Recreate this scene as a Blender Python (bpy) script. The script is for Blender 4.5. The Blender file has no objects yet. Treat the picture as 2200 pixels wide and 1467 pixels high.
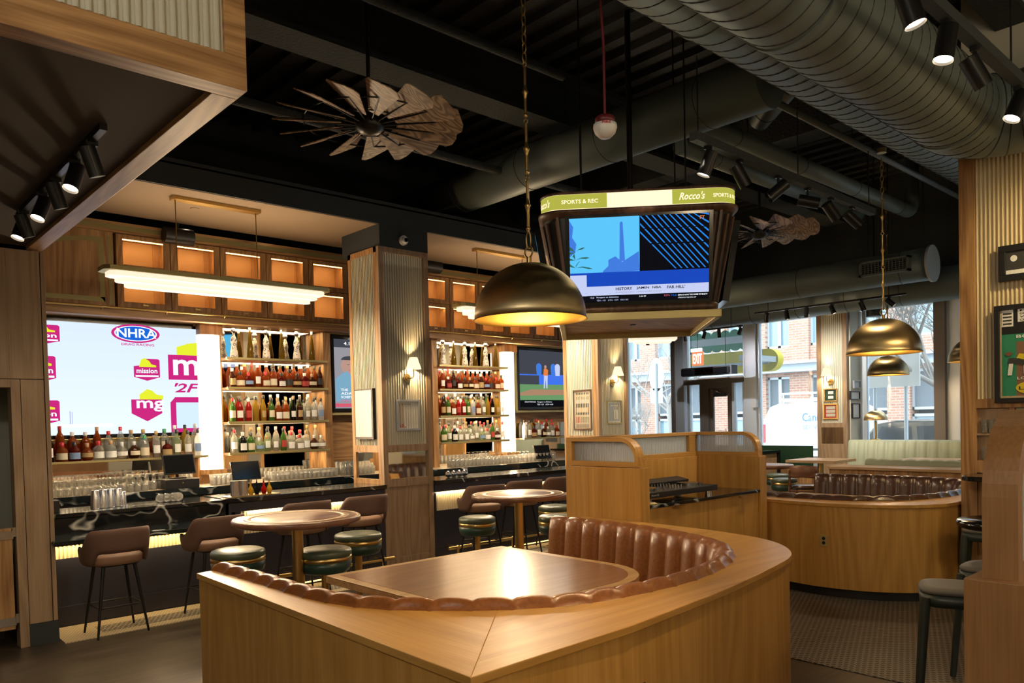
import bpy, bmesh, math, random
import numpy as np
from mathutils import Vector, Matrix
from math import sin, cos, pi, radians
random.seed(7)
S = bpy.context.scene
COL = S.collection
# ---------------------------------------------------------------- camera
EYE = 1.85
_f, _yaw, _pitch, _roll, _cy = 1660.60, 0.828968, -0.0250966, -0.0236036, 944.83
_fw = np.array([cos(_yaw)*cos(_pitch), sin(_yaw)*cos(_pitch), sin(_pitch)])
_r0 = np.array([sin(_yaw), -cos(_yaw), 0.0]); _u0 = np.cross(_r0, _fw)
_r = cos(_roll)*_r0 + sin(_roll)*_u0
_u = -sin(_roll)*_r0 + cos(_roll)*_u0
def at(px, py, **k):
    """photo pixel -> the point of a known plane (x=, y= or z=) seen there"""
    d = _fw + (px-1100)/_f*_r - (py-_cy)/_f*_u
    (a, v), = k.items(); i = 'xyz'.index(a)
    o = np.array([0, 0, EYE]); t = (v-o[i])/d[i]
    return Vector(o+t*d)
cam = bpy.data.cameras.new('camera'); camo = bpy.data.objects.new('camera', cam); COL.objects.link(camo)
cam.sensor_width = 36; cam.lens = _f/2200*36; cam.shift_y = (_cy-733.5)/2200
cam.clip_start = .05; cam.clip_end = 300
M3 = Matrix((tuple(_r), tuple(_u), tuple(-_fw))).transposed()
camo.matrix_world = Matrix.Translation((0, 0, EYE)) @ M3.to_4x4()
S.camera = camo
cam.dof.use_dof = True; cam.dof.focus_distance = 9.0; cam.dof.aperture_fstop = 11
# ---------------------------------------------------------------- colour management, world
S.view_settings.view_transform = 'Standard'; S.view_settings.look = 'None'
S.view_settings.gamma = 1; S.view_settings.use_curve_mapping = False
S.view_settings.exposure = 0.2
W = bpy.data.worlds.new('world'); S.world = W; W.use_nodes = True
wn = W.node_tree.nodes; wn.clear()
wo = wn.new('ShaderNodeOutputWorld'); wb = wn.new('ShaderNodeBackground')
wb.inputs[0].default_value = (.80, .90, 1.0, 1); wb.inputs[1].default_value = 6.2
W.node_tree.links.new(wb.outputs[0], wo.inputs[0])
S.cycles.max_bounces = 8; S.cycles.diffuse_bounces = 4; S.cycles.glossy_bounces = 4
S.cycles.transmission_bounces = 6; S.cycles.transparent_max_bounces = 24
S.cycles.sample_clamp_indirect = 4; S.cycles.caustics_reflective = False; S.cycles.caustics_refractive = False
S.cycles.use_denoising = True

LK = 2.0
def light(kind, name, loc, power, color=(1, .78, .5), size=.1, rot=None, target=None, spot=None, blend=.5, sx=None, sy=None, spread=None):
    l = bpy.data.lights.new(name, kind); o = bpy.data.objects.new(name, l); COL.objects.link(o)
    l.energy = power*LK; l.color = color; o.location = loc
    if kind == 'AREA':
        if sx: l.shape = 'RECTANGLE'; l.size = sx; l.size_y = sy
        else: l.size = size
        if spread: l.spread = spread
    else: l.shadow_soft_size = size
    if kind == 'SPOT': l.spot_size = spot or radians(50); l.spot_blend = blend
    if target is not None:
        o.rotation_euler = (Vector(target)-Vector(loc)).to_track_quat('-Z', 'Y').to_euler()
    if rot: o.rotation_euler = rot
    return o
WARM = (1, .66, .34)
# ---------------------------------------------------------------- materials
MAT = {}
def _new(name):
    m = bpy.data.materials.new(name); m.use_nodes = True
    nt = m.node_tree; b = nt.nodes['Principled BSDF']; MAT[name] = m
    return m, nt, b
def L(nt, a, b): nt.links.new(a, b)
def plain(name, col, rough=.5, metal=0, spec=.5, coat=0, bump=0, bscale=60, vary=0, emit=None, es=1):
    m, nt, b = _new(name)
    b.inputs['Base Color'].default_value = (*col, 1); b.inputs['Roughness'].default_value = rough
    b.inputs['Metallic'].default_value = metal; b.inputs['Specular IOR Level'].default_value = spec
    if coat: b.inputs['Coat Weight'].default_value = coat; b.inputs['Coat Roughness'].default_value = .1
    if emit: b.inputs['Emission Color'].default_value = (*emit, 1); b.inputs['Emission Strength'].default_value = es
    if bump or vary:
        tc = nt.nodes.new('ShaderNodeTexCoord'); n = nt.nodes.new('ShaderNodeTexNoise'); n.inputs['Scale'].default_value = bscale
        n.inputs['Detail'].default_value = 5; L(nt, tc.outputs['Object'], n.inputs['Vector'])
        if bump:
            bp = nt.nodes.new('ShaderNodeBump'); bp.inputs['Strength'].default_value = bump; bp.inputs['Distance'].default_value = .02
            L(nt, n.outputs['Fac'], bp.inputs['Height']); L(nt, bp.outputs[0], b.inputs['Normal'])
        if vary:
            r = nt.nodes.new('ShaderNodeValToRGB'); r.color_ramp.elements[0].position = .3; r.color_ramp.elements[1].position = .7
            r.color_ramp.elements[0].color = (*[c*(1-vary) for c in col], 1); r.color_ramp.elements[1].color = (*[min(1, c*(1+vary)) for c in col], 1)
            L(nt, n.outputs['Fac'], r.inputs[0]); L(nt, r.outputs[0], b.inputs['Base Color'])
    return m
def emis(name, col, s):
    m = bpy.data.materials.new(name); m.use_nodes = True; nt = m.node_tree; nt.nodes.clear()
    o = nt.nodes.new('ShaderNodeOutputMaterial'); e = nt.nodes.new('ShaderNodeEmission')
    e.inputs[0].default_value = (*col, 1); e.inputs[1].default_value = s; L(nt, e.outputs[0], o.inputs[0]); MAT[name] = m
    return m
def wood(name, c1, c2, axis='z', scale=1.0, rough=.42, plank=0, coat=0, c3=None, rings=.5):
    """grain runs along `axis`; cathedral figure from a distorted wave"""
    m, nt, b = _new(name)
    tc = nt.nodes.new('ShaderNodeTexCoord'); mp = nt.nodes.new('ShaderNodeMapping')
    st = {'x': (.12, 1, 1), 'y': (1, .12, 1), 'z': (1, 1, .12)}[axis]
    mp.inputs['Scale'].default_value = [s*scale for s in st]
    L(nt, tc.outputs['Object'], mp.inputs[0])
    n1 = nt.nodes.new('ShaderNodeTexNoise'); n1.inputs['Scale'].default_value = 2.3; n1.inputs['Detail'].default_value = 2; n1.inputs['Roughness'].default_value = .4
    L(nt, mp.outputs[0], n1.inputs['Vector'])
    mul = nt.nodes.new('ShaderNodeMath'); mul.operation = 'MULTIPLY'; mul.inputs[1].default_value = 30
    L(nt, n1.outputs['Fac'], mul.inputs[0])
    fr = nt.nodes.new('ShaderNodeMath'); fr.operation = 'PINGPONG'; fr.inputs[1].default_value = 1
    L(nt, mul.outputs[0], fr.inputs[0])
    mp2 = nt.nodes.new('ShaderNodeMapping'); st2 = {'x': (.03, 1, 1), 'y': (1, .03, 1), 'z': (1, 1, .03)}[axis]
    mp2.inputs['Scale'].default_value = [s*scale for s in st2]; L(nt, tc.outputs['Object'], mp2.inputs[0])
    n2 = nt.nodes.new('ShaderNodeTexNoise'); n2.inputs['Scale'].default_value = 90; n2.inputs['Detail'].default_value = 3
    L(nt, mp2.outputs[0], n2.inputs['Vector'])
    mx = nt.nodes.new('ShaderNodeMix'); mx.data_type = 'FLOAT'; mx.inputs[0].default_value = rings
    L(nt, n2.outputs['Fac'], mx.inputs[2]); L(nt, fr.outputs[0], mx.inputs[3])
    r = nt.nodes.new('ShaderNodeValToRGB'); r.color_ramp.elements[0].position = .25; r.color_ramp.elements[1].position = .75
    r.color_ramp.elements[0].color = (*c1, 1); r.color_ramp.elements[1].color = (*c2, 1)
    L(nt, mx.outputs[0], r.inputs[0]); out = r.outputs[0]
    if plank:
        br = nt.nodes.new('ShaderNodeTexBrick'); br.inputs['Scale'].default_value = 1; br.inputs['Mortar Size'].default_value = .002
        br.inputs['Brick Width'].default_value = 1.6; br.inputs['Row Height'].default_value = plank
        br.inputs['Color1'].default_value = (.75, .75, .75, 1); br.inputs['Color2'].default_value = (1.15, 1.15, 1.15, 1); br.inputs['Mortar'].default_value = (.25, .25, .25, 1)
        L(nt, tc.outputs['Object'], br.inputs['Vector'])
        mm = nt.nodes.new('ShaderNodeMix'); mm.data_type = 'RGBA'; mm.blend_type = 'MULTIPLY'; mm.inputs[0].default_value = 1
        L(nt, out, mm.inputs[6]); L(nt, br.outputs[0], mm.inputs[7]); out = mm.outputs[2]
    L(nt, out, b.inputs['Base Color']); b.inputs['Roughness'].default_value = rough
    bp = nt.nodes.new('ShaderNodeBump'); bp.inputs['Strength'].default_value = .12; bp.inputs['Distance'].default_value = .004
    L(nt, n2.outputs['Fac'], bp.inputs['Height']); L(nt, bp.outputs[0], b.inputs['Normal'])
    if coat: b.inputs['Coat Weight'].default_value = coat; b.inputs['Coat Roughness'].default_value = .15
    return m
OAK1, OAK2 = (.22, .105, .036), (.46, .26, .105)
for ax in 'xyz': wood('oak_'+ax, OAK1, OAK2, ax, rough=.46, rings=.38)
for ax in 'xyz': wood('booth_oak_'+ax, (.40, .205, .045), (.55, .305, .085), ax, rough=.36, rings=.32, scale=.7)
for ax in 'xyz': wood('pale_oak_'+ax, (.24, .155, .088), (.38, .255, .155), ax, rough=.5, rings=.35)
wood('walnut_x', (.14, .062, .038), (.24, .115, .07), 'x', rough=.3, scale=.8)
wood('divider_oak', (.26, .125, .045), (.36, .19, .075), 'z', rough=.4, rings=.15)
wood('walnut_frame', (.05, .025, .015), (.11, .055, .03), 'z', rough=.4)
wood('table_wood', (.20, .085, .04), (.30, .14, .065), 'x', rough=.30, rings=.3, coat=.3)
wood('floor_wood', (.038, .028, .02), (.085, .062, .043), 'x', rough=.32, plank=.14, rings=.3)
wood('ply', (.42, .25, .10), (.55, .36, .17), 'x', rough=.35)
wood('pale_table', (.40, .26, .14), (.55, .38, .22), 'y', rough=.35)
wood('fan_wood', (.16, .105, .065), (.40, .29, .19), 'x', scale=2.2, rough=.5, rings=.85)
plain('soffit_tan', (.24, .165, .10), .8)
plain('box_under', (.065, .055, .047), .9)
plain('fascia', (.024, .03, .033), .7)
plain('dark_slot', (.006, .007, .008), .8)
plain('ceiling_dark', (.016, .018, .018), .85, bump=.5, bscale=30)
plain('beam_dark', (.03, .036, .036), .95, bump=1, bscale=38)
plain('duct', (.14, .175, .17), .48, metal=.25)
plain('duct_seam', (.02, .023, .022), .6)
plain('pipe', (.10, .115, .115), .5, metal=.2)
plain('flute_grey', (.50, .48, .38), .55)
plain('flute_cream', (.62, .52, .33), .5)
plain('flute_white', (.60, .60, .52), .55)
plain('cream_wall', (.62, .60, .50), .7)
plain('navy', (.018, .018, .032), .45)
plain('brass', (.55, .39, .15), .30, metal=1)
plain('brass_dark', (.34, .23, .085), .33, metal=1)
plain('brass_satin', (.50, .42, .20), .45, metal=.85)
plain('inlay', (.27, .235, .105), .4, metal=.5)
plain('steel', (.62, .62, .64), .2, metal=1)
plain('steel_dark', (.25, .26, .27), .25, metal=1)
plain('black', (.008, .008, .009), .42)
plain('black_gloss', (.006, .006, .007), .12)
plain('black_metal', (.012, .012, .013), .35, metal=.4)
plain('white_plastic', (.7, .7, .68), .4)
plain('red_plastic', (.10, .006, .01), .4)
plain('mirror', (.86, .84, .80), .03, metal=1)
plain('brown_leather', (.24, .085, .022), .36, bump=.12, bscale=45, vary=.18, coat=.25)
plain('dark_leather', (.06, .025, .014), .28, bump=.12, bscale=45, vary=.2, coat=.25)
plain('stool_fabric', (.12, .062, .042), .72, vary=.12, bscale=200)
plain('stool_seat', (.24, .13, .075), .65, vary=.12, bscale=200)
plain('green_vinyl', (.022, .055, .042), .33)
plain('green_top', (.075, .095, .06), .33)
plain('pale_green', (.36, .41, .31), .5)
plain('green_wall', (.008, .045, .014), .9, bump=.6, bscale=150)
plain('grey_seat', (.12, .11, .095), .55)
plain('green_metal', (.028, .04, .033), .4)
plain('lamp_brass_in', (.40, .24, .05), .45, metal=1)
plain('paper_tan', (.45, .35, .22), .8, vary=.1)
plain('paper_white', (.7, .72, .72), .7, vary=.08)
plain('ink', (.03, .03, .03), .7)
plain('green_mat', (.02, .05, .03), .7)
plain('concrete', (.42, .42, .41), .9)
plain('asphalt', (.25, .25, .26), .9)
plain('mullion', (.72, .78, .84), .4, metal=.4)
plain('mullion_dark', (.17, .145, .125), .5)
plain('car_grey', (.20, .20, .18), .25, metal=.5, coat=.6)
plain('car_glass', (.05, .06, .07), .06, coat=.5)
plain('white_paint', (.62, .64, .67), .3, coat=.4)
plain('tyre', (.02, .02, .02), .8)
plain('tail_red', (.55, .03, .03), .3)
plain('van_blue', (.08, .22, .5), .5)
plain('van_grey', (.35, .38, .42), .5)
plain('tree_bark', (.34, .31, .28), .9, bump=.4, bscale=20)
plain('yellow_sign', (.62, .50, .02), .5)
plain('awning_green', (.02, .22, .12), .7)
plain('awning_white', (.8, .82, .75), .7)
plain('far_metal', (.42, .47, .5), .5, metal=.3)
plain('far_glass', (.20, .30, .36), .08, spec=.8)
plain('far_louver', (.14, .16, .18), .7)
plain('mat_tan', (.22, .15, .08), .9)
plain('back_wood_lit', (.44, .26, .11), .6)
# lamp and screen surfaces
emis('glow_warm', (1, .80, .52), 3.2); plain('glow_white', (.8, .78, .72), .4, emit=(1, .86, .64), es=.85); emis('led', (1, .62, .25), 9.0)
emis('glow_shade', (1, .76, .42), 1.5); emis('glow_spot', (1, .80, .55), 14); emis('sign_cream', (1, .78, .48), 1.25)
emis('sign_green', (.50, .50, .07), .80); emis('exit_red', (1, .22, .10), 1.2); emis('led_rail', (1, .60, .18), 3.0)
SC = {'sky': (.62, .78, 1.0), 'white': (.9, .94, 1), 'magenta': (.55, .02, .19), 'lime': (.72, .78, .03), 'blue': (.01, .12, .62), 'black': (.004, .004, .006),
      'cyan': (.10, .50, .85), 'deep': (.01, .06, .45), 'steelblue': (.05, .18, .65), 'lav': (.5, .55, .8), 'palm': (.03, .12, .09), 'streak': (.02, .22, .75),
      'skin': (.45, .27, .22), 'shirt': (.18, .36, .5), 'grey': (.28, .27, .3), 'dgrey': (.05, .055, .07), 'grass': (.13, .28, .12), 'clay': (.38, .21, .13), 'sblue': (.05, .16, .75), 'pink': (.6, .1, .15),
      'orange': (.7, .2, .05), 'purple': (.35, .05, .6)}
for k, c in SC.items(): emis('s_'+k, c, 1.0)
def glassy(name, tint, alpha=.2, rough=.02, dif=None):
    """thin glass: mostly see-through, fresnel reflection, optional body colour"""
    m = bpy.data.materials.new(name); m.use_nodes = True; nt = m.node_tree; nt.nodes.clear(); MAT[name] = m
    o = nt.nodes.new('ShaderNodeOutputMaterial'); t = nt.nodes.new('ShaderNodeBsdfTransparent'); t.inputs[0].default_value = (*tint, 1)
    g = nt.nodes.new('ShaderNodeBsdfGlossy'); g.inputs['Roughness'].default_value = rough
    lw = nt.nodes.new('ShaderNodeLayerWeight'); lw.inputs[0].default_value = alpha
    mx = nt.nodes.new('ShaderNodeMixShader'); L(nt, lw.outputs['Fresnel'], mx.inputs[0]); L(nt, t.outputs[0], mx.inputs[1]); L(nt, g.outputs[0], mx.inputs[2])
    out = mx.outputs[0]
    if dif:
        d = nt.nodes.new('ShaderNodeBsdfTranslucent'); d.inputs[0].default_value = (*dif[0], 1)
        d2 = nt.nodes.new('ShaderNodeBsdfDiffuse'); d2.inputs[0].default_value = (*dif[0], 1)
        ad = nt.nodes.new('ShaderNodeMixShader'); L(nt, d.outputs[0], ad.inputs[1]); L(nt, d2.outputs[0], ad.inputs[2])
        m2 = nt.nodes.new('ShaderNodeMixShader'); m2.inputs[0].default_value = dif[1]; L(nt, out, m2.inputs[1]); L(nt, ad.outputs[0], m2.inputs[2]); out = m2.outputs[0]
    L(nt, out, o.inputs[0]); return m
glassy('pane', (.93, .97, .97), .12, dif=((.8, .86, .9), .055))  # faint pale body colour imitates the veiling glare of bright windows
glassy('clear_glass', (.93, .93, .92), .35, dif=((.9, .88, .82), .16))
glassy('fluted_glass', (.86, .89, .92), .3, .12, dif=((.88, .92, .96), .5))
glassy('cab_glass', (.86, .80, .72), .2, .1)
BOT = {'amber': ((.75, .28, .05), (.32, .07, .01)), 'darkred': ((.45, .05, .03), (.16, .015, .01)), 'clear': ((.92, .93, .9), (.7, .7, .62)), 'green': ((.25, .5, .12), (.10, .22, .04)),
       'black': ((.1, .1, .1), (.012, .012, .012)), 'yellow': ((.8, .6, .15), (.5, .34, .05)), 'brown': ((.4, .15, .05), (.09, .03, .01)), 'palegreen': ((.8, .9, .7), (.5, .6, .35)), 'red': ((.7, .08, .04), (.42, .02, .015)),
       'frost': ((.95, .95, .95), (.75, .78, .8)), 'olive': ((.6, .45, .05), (.22, .14, .01))}
for k, (t, d) in BOT.items(): glassy('b_'+k, t, .3, .04, dif=(d, .25 if k in ('clear', 'palegreen') else .62))
for k, c in {'black': (.01, .01, .01), 'red': (.45, .01, .02), 'gold': (.35, .22, .07), 'cork': (.35, .20, .09), 'silver': (.5, .5, .5), 'white': (.7, .7, .68), 'green': (.03, .25, .08)}.items(): plain('cap_'+k, c, .35)
for k, c in {'cream': (.66, .58, .42), 'white': (.75, .74, .70), 'black': (.02, .02, .02), 'tan': (.42, .28, .12), 'red': (.4, .04, .03), 'blue': (.2, .3, .5)}.items(): plain('lab_'+k, c, .6)

def marble():
    m, nt, b = _new('marble')
    tc = nt.nodes.new('ShaderNodeTexCoord'); n = nt.nodes.new('ShaderNodeTexNoise'); n.inputs['Scale'].default_value = 1.5; n.inputs['Detail'].default_value = 2.2
    mp = nt.nodes.new('ShaderNodeMapping'); mp.inputs['Rotation'].default_value = (.3, .5, .7); mp.inputs['Scale'].default_value = (1.2, 1, 1.6)
    L(nt, tc.outputs['Object'], mp.inputs[0]); L(nt, mp.outputs[0], n.inputs['Vector'])
    s = nt.nodes.new('ShaderNodeMath'); s.operation = 'SUBTRACT'; s.inputs[1].default_value = .5; L(nt, n.outputs['Fac'], s.inputs[0])
    a = nt.nodes.new('ShaderNodeMath'); a.operation = 'ABSOLUTE'; L(nt, s.outputs[0], a.inputs[0])
    r = nt.nodes.new('ShaderNodeValToRGB'); e = r.color_ramp.elements
    e[0].position = 0; e[0].color = (.62, .62, .58, 1); e[1].position = .014; e[1].color = (.006, .010, .012, 1)
    L(nt, a.outputs[0], r.inputs[0])
    n2 = nt.nodes.new('ShaderNodeTexNoise'); n2.inputs['Scale'].default_value = 2.0; L(nt, tc.outputs['Object'], n2.inputs['Vector'])
    r2 = nt.nodes.new('ShaderNodeValToRGB'); r2.color_ramp.elements[0].position = .47; r2.color_ramp.elements[1].position = .56
    L(nt, n2.outputs['Fac'], r2.inputs[0])
    mx = nt.nodes.new('ShaderNodeMix'); mx.data_type = 'RGBA'; mx.inputs[6].default_value = (.007, .011, .013, 1)
    L(nt, r2.outputs[0], mx.inputs[0]); L(nt, r.outputs[0], mx.inputs[7]); L(nt, mx.outputs[2], b.inputs['Base Color'])
    b.inputs['Roughness'].default_value = .09
marble()
def brushed(name, col, rough=.3):
    m, nt, b = _new(name); b.inputs['Metallic'].default_value = 1
    tc = nt.nodes.new('ShaderNodeTexCoord'); mp = nt.nodes.new('ShaderNodeMapping'); mp.inputs['Scale'].default_value = (1, 1, 60)
    n = nt.nodes.new('ShaderNodeTexNoise'); n.inputs['Scale'].default_value = 6; L(nt, tc.outputs['Object'], mp.inputs[0]); L(nt, mp.outputs[0], n.inputs['Vector'])
    r = nt.nodes.new('ShaderNodeValToRGB'); r.color_ramp.elements[0].color = (*[c*.8 for c in col], 1); r.color_ramp.elements[1].color = (*[c*1.2 for c in col], 1)
    L(nt, n.outputs['Fac'], r.inputs[0]); L(nt, r.outputs[0], b.inputs['Base Color']); b.inputs['Roughness'].default_value = rough
    b.inputs['Anisotropic'].default_value = .75
    tg = nt.nodes.new('ShaderNodeTangent'); tg.direction_type = 'RADIAL'; tg.axis = 'Z'; L(nt, tg.outputs[0], b.inputs['Tangent'])
brushed('brass_brushed', (.60, .47, .26), .34)
def mosaic(name, base, grout, pitch, hexy=False, rough=.5, speck=None):
    m, nt, b = _new(name)
    tc = nt.nodes.new('ShaderNodeTexCoord'); br = nt.nodes.new('ShaderNodeTexBrick')
    br.inputs['Scale'].default_value = 1; br.inputs['Brick Width'].default_value = pitch; br.inputs['Row Height'].default_value = pitch
    br.inputs['Mortar Size'].default_value = pitch*.14
    br.inputs['Color1'].default_value = (*base, 1); br.inputs['Color2'].default_value = (*(speck or base), 1); br.inputs['Mortar'].default_value = (*grout, 1)
    L(nt, tc.outputs['Object'], br.inputs['Vector']); L(nt, br.outputs[0], b.inputs['Base Color']); b.inputs['Roughness'].default_value = rough
mosaic('tile_cream', (.62, .50, .33), (.35, .27, .17), .03)
mosaic('tile_dark', (.03, .03, .035), (.42, .34, .24), .045)
m_ = mosaic('tile_floor', (.020, .017, .015), (.20, .17, .135), .05, rough=.45)
for n_ in MAT['tile_floor'].node_tree.nodes:
    if n_.type == 'TEX_BRICK': n_.inputs['Brick Width'].default_value = .045; n_.inputs['Row Height'].default_value = .045; n_.inputs['Mortar Size'].default_value = .006; n_.offset = .5
    if n_.type == 'TEX_COORD': tc_ = n_
nt_ = MAT['tile_floor'].node_tree; mp_ = nt_.nodes.new('ShaderNodeMapping'); mp_.inputs['Rotation'].default_value = (0, 0, radians(43))
br_ = [n for n in nt_.nodes if n.type == 'TEX_BRICK'][0]; L(nt_, tc_.outputs['Object'], mp_.inputs[0]); L(nt_, mp_.outputs[0], br_.inputs['Vector'])
def brick():
    m, nt, b = _new('brick'); tc = nt.nodes.new('ShaderNodeTexCoord')
    mp = nt.nodes.new('ShaderNodeMapping'); mp.inputs['Rotation'].default_value = (0, 0, 0)
    sx = nt.nodes.new('ShaderNodeSeparateXYZ'); cb = nt.nodes.new('ShaderNodeCombineXYZ')
    L(nt, tc.outputs['Object'], sx.inputs[0]); L(nt, sx.outputs['Y'], cb.inputs[0]); L(nt, sx.outputs['Z'], cb.inputs[1])
    br = nt.nodes.new('ShaderNodeTexBrick'); br.inputs['Scale'].default_value = 1; br.inputs['Brick Width'].default_value = .30; br.inputs['Row Height'].default_value = .10
    br.inputs['Mortar Size'].default_value = .012; br.inputs['Color1'].default_value = (.36, .17, .11, 1); br.inputs['Color2'].default_value = (.44, .23, .15, 1); br.inputs['Mortar'].default_value = (.45, .36, .3, 1)
    L(nt, cb.outputs[0], br.inputs['Vector']); L(nt, br.outputs[0], b.inputs['Base Color']); b.inputs['Roughness'].default_value = .9
brick()
def talavera():
    m, nt, b = _new('talavera'); tc = nt.nodes.new('ShaderNodeTexCoord'); v = nt.nodes.new('ShaderNodeTexVoronoi'); v.inputs['Scale'].default_value = 22
    L(nt, tc.outputs['Object'], v.inputs['Vector']); w = nt.nodes.new('ShaderNodeMath'); w.operation = 'PINGPONG'; w.inputs[1].default_value = .3
    L(nt, v.outputs['Distance'], w.inputs[0]); r = nt.nodes.new('ShaderNodeValToRGB'); r.color_ramp.elements[0].position = .22; r.color_ramp.elements[1].position = .26
    r.color_ramp.elements[0].color = (.78, .74, .66, 1); r.color_ramp.elements[1].color = (.02, .03, .12, 1)
    L(nt, w.outputs[0], r.inputs[0]); L(nt, r.outputs[0], b.inputs['Base Color']); b.inputs['Roughness'].default_value = .2
talavera()
# ---------------------------------------------------------------- mesh builder
class MB:
    def __init__(s): s.v = []; s.f = []; s.m = []; s.cur = 0; s.sm = []; s.smooth = False
    def slot(s, i): s.cur = i; return s
    def add(s, vs, fs):
        n = len(s.v); s.v += [tuple(p) for p in vs]
        for f in fs: s.f.append([i+n for i in f]); s.m.append(s.cur); s.sm.append(s.smooth)
        return s
    def box(s, x0, x1, y0, y1, z0, z1):
        v = [(x, y, z) for x in (x0, x1) for y in (y0, y1) for z in (z0, z1)]
        return s.add(v, [(0, 1, 3, 2), (4, 6, 7, 5), (0, 4, 5, 1), (2, 3, 7, 6), (0, 2, 6, 4), (1, 5, 7, 3)])
    def obox(s, c, ax, ay, az):
        """box from a centre and three half-extent vectors"""
        c, ax, ay, az = map(Vector, (c, ax, ay, az)); v = [c+i*ax+j*ay+k*az for i in (-1, 1) for j in (-1, 1) for k in (-1, 1)]
        return s.add(v, [(0, 1, 3, 2), (4, 6, 7, 5), (0, 4, 5, 1), (2, 3, 7, 6), (0, 2, 6, 4), (1, 5, 7, 3)])
    def prism(s, poly, z0, z1):
        n = len(poly); v = [(x, y, z0) for x, y in poly]+[(x, y, z1) for x, y in poly]
        return s.add(v, [tuple(range(n))[::-1], tuple(range(n, 2*n))]+[(i, (i+1) % n, n+(i+1) % n, n+i) for i in range(n)])
    def cyl(s, a, b, r, r2=None, n=16, caps=True, smooth=True):
        a, b = Vector(a), Vector(b); r2 = r if r2 is None else r2
        d = (b-a).normalized(); p = d.orthogonal().normalized(); q = d.cross(p)
        v = [a+(p*cos(2*pi*i/n)+q*sin(2*pi*i/n))*r for i in range(n)]+[b+(p*cos(2*pi*i/n)+q*sin(2*pi*i/n))*r2 for i in range(n)]
        s.smooth = smooth; s.add(v, [(i, (i+1) % n, n+(i+1) % n, n+i) for i in range(n)]); s.smooth = False
        if caps: s.add(v, [tuple(range(n))[::-1], tuple(range(n, 2*n))])
        return s
    def tube(s, pts, r, n=8):
        pts = [Vector(p) for p in pts]; rings = []; ref = None
        for i, p in enumerate(pts):
            d = (pts[min(i+1, len(pts)-1)]-pts[max(i-1, 0)]).normalized()
            ref = d.orthogonal().normalized() if ref is None else (ref-d*ref.dot(d)).normalized()
            q = d.cross(ref); rr = r[i] if isinstance(r, (list, tuple)) else r
            rings += [p+(ref*cos(2*pi*k/n)+q*sin(2*pi*k/n))*rr for k in range(n)]
        fs = [(i*n+k, i*n+(k+1) % n, (i+1)*n+(k+1) % n, (i+1)*n+k) for i in range(len(pts)-1) for k in range(n)]
        s.smooth = True; s.add(rings, fs); s.smooth = False
        m = (len(pts)-1)*n; s.add(rings, [tuple(range(n))[::-1], tuple(range(m, m+n))]); return s
    def torus(s, c, R, r, ax=(0, 0, 1), n=20, k=8, sx=1, sy=1):
        ax = Vector(ax).normalized(); p = ax.orthogonal().normalized(); q = ax.cross(p)
        if abs(ax.z) < .5: p = Vector((0, 0, 1)); p = (p-ax*p.dot(ax)).normalized(); q = ax.cross(p)
        v = []
        for i in range(n):
            t = 2*pi*i/n; d = p*cos(t)*sx+q*sin(t)*sy; dn = (p*cos(t)/sx+q*sin(t)/sy).normalized()
            v += [Vector(c)+d*R+dn*r*cos(2*pi*j/k)+ax*r*sin(2*pi*j/k) for j in range(k)]
        s.smooth = True; s.add(v, [(i*k+j, ((i+1) % n)*k+j, ((i+1) % n)*k+(j+1) % k, i*k+(j+1) % k) for i in range(n) for j in range(k)]); s.smooth = False
        return s
    def lathe(s, prof, c=(0, 0, 0), n=24, smooth=True, sx=1, sy=1, caps=True):
        v = [(c[0]+r*cos(2*pi*i/n)*sx, c[1]+r*sin(2*pi*i/n)*sy, c[2]+z) for r, z in prof for i in range(n)]
        fs = [(j*n+i, j*n+(i+1) % n, (j+1)*n+(i+1) % n, (j+1)*n+i) for j in range(len(prof)-1) for i in range(n)]
        s.smooth = smooth; s.add(v, fs); s.smooth = False
        for j in (0, len(prof)-1):
            if caps and prof[j][0] > 1e-4: s.add(v[j*n:(j+1)*n], [tuple(range(n))])
        return s
    def grid(s, P, closed_u=False, smooth=True):
        """P[i][j] points -> quads"""
        nu, nv = len(P), len(P[0]); v = [p for row in P for p in row]
        fs = [(i*nv+j, ((i+1) % nu)*nv+j, ((i+1) % nu)*nv+j+1, i*nv+j+1) for i in range(nu if closed_u else nu-1) for j in range(nv-1)]
        s.smooth = smooth; s.add(v, fs); s.smooth = False; return s
    def flute(s, O, Rv, Uv, w, h, pitch=.035, depth=.010):
        """corrugated sheet: origin O, unit right Rv, unit up Uv; ribs stand along Uv"""
        O, Rv, Uv = Vector(O), Vector(Rv), Vector(Uv); N = Rv.cross(Uv); n = max(2, round(w/pitch)); p = w/n; row = []
        for i in range(n):
            for t, d in ((0, 0), (.04, .62), (.14, .9), (.30, 1), (.46, .9), (.56, .62), (.60, 0)): row.append((i*p+t*p, d*depth))
        row.append((w, 0))
        a = [O+Rv*u+N*d for u, d in row]; b = [p_+Uv*h for p_ in a]
        return s.add(a+b, [(i, i+1, len(a)+i+1, len(a)+i) for i in range(len(a)-1)])
    def poly(s, pts): return s.add(pts, [tuple(range(len(pts)))])
    def build(s, name, mats, parent=None, bevel=0, weld=False, local=False):
        me = bpy.data.meshes.new(name)
        off = Vector((0, 0, 0)) if (parent is None or local) else parent.get('_o', None)
        if off is None: off = (0, 0, 0)
        off = Vector(off)
        vs = [(x-off[0], y-off[1], z-off[2]) for x, y, z in s.v]
        me.from_pydata(vs, [], s.f); me.validate()
        if not isinstance(mats, (list, tuple)): mats = [mats]
        for m in mats: me.materials.append(MAT[m] if isinstance(m, str) else m)
        if len(me.polygons) == len(s.m):
            me.polygons.foreach_set('material_index', s.m); me.polygons.foreach_set('use_smooth', s.sm)
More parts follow.
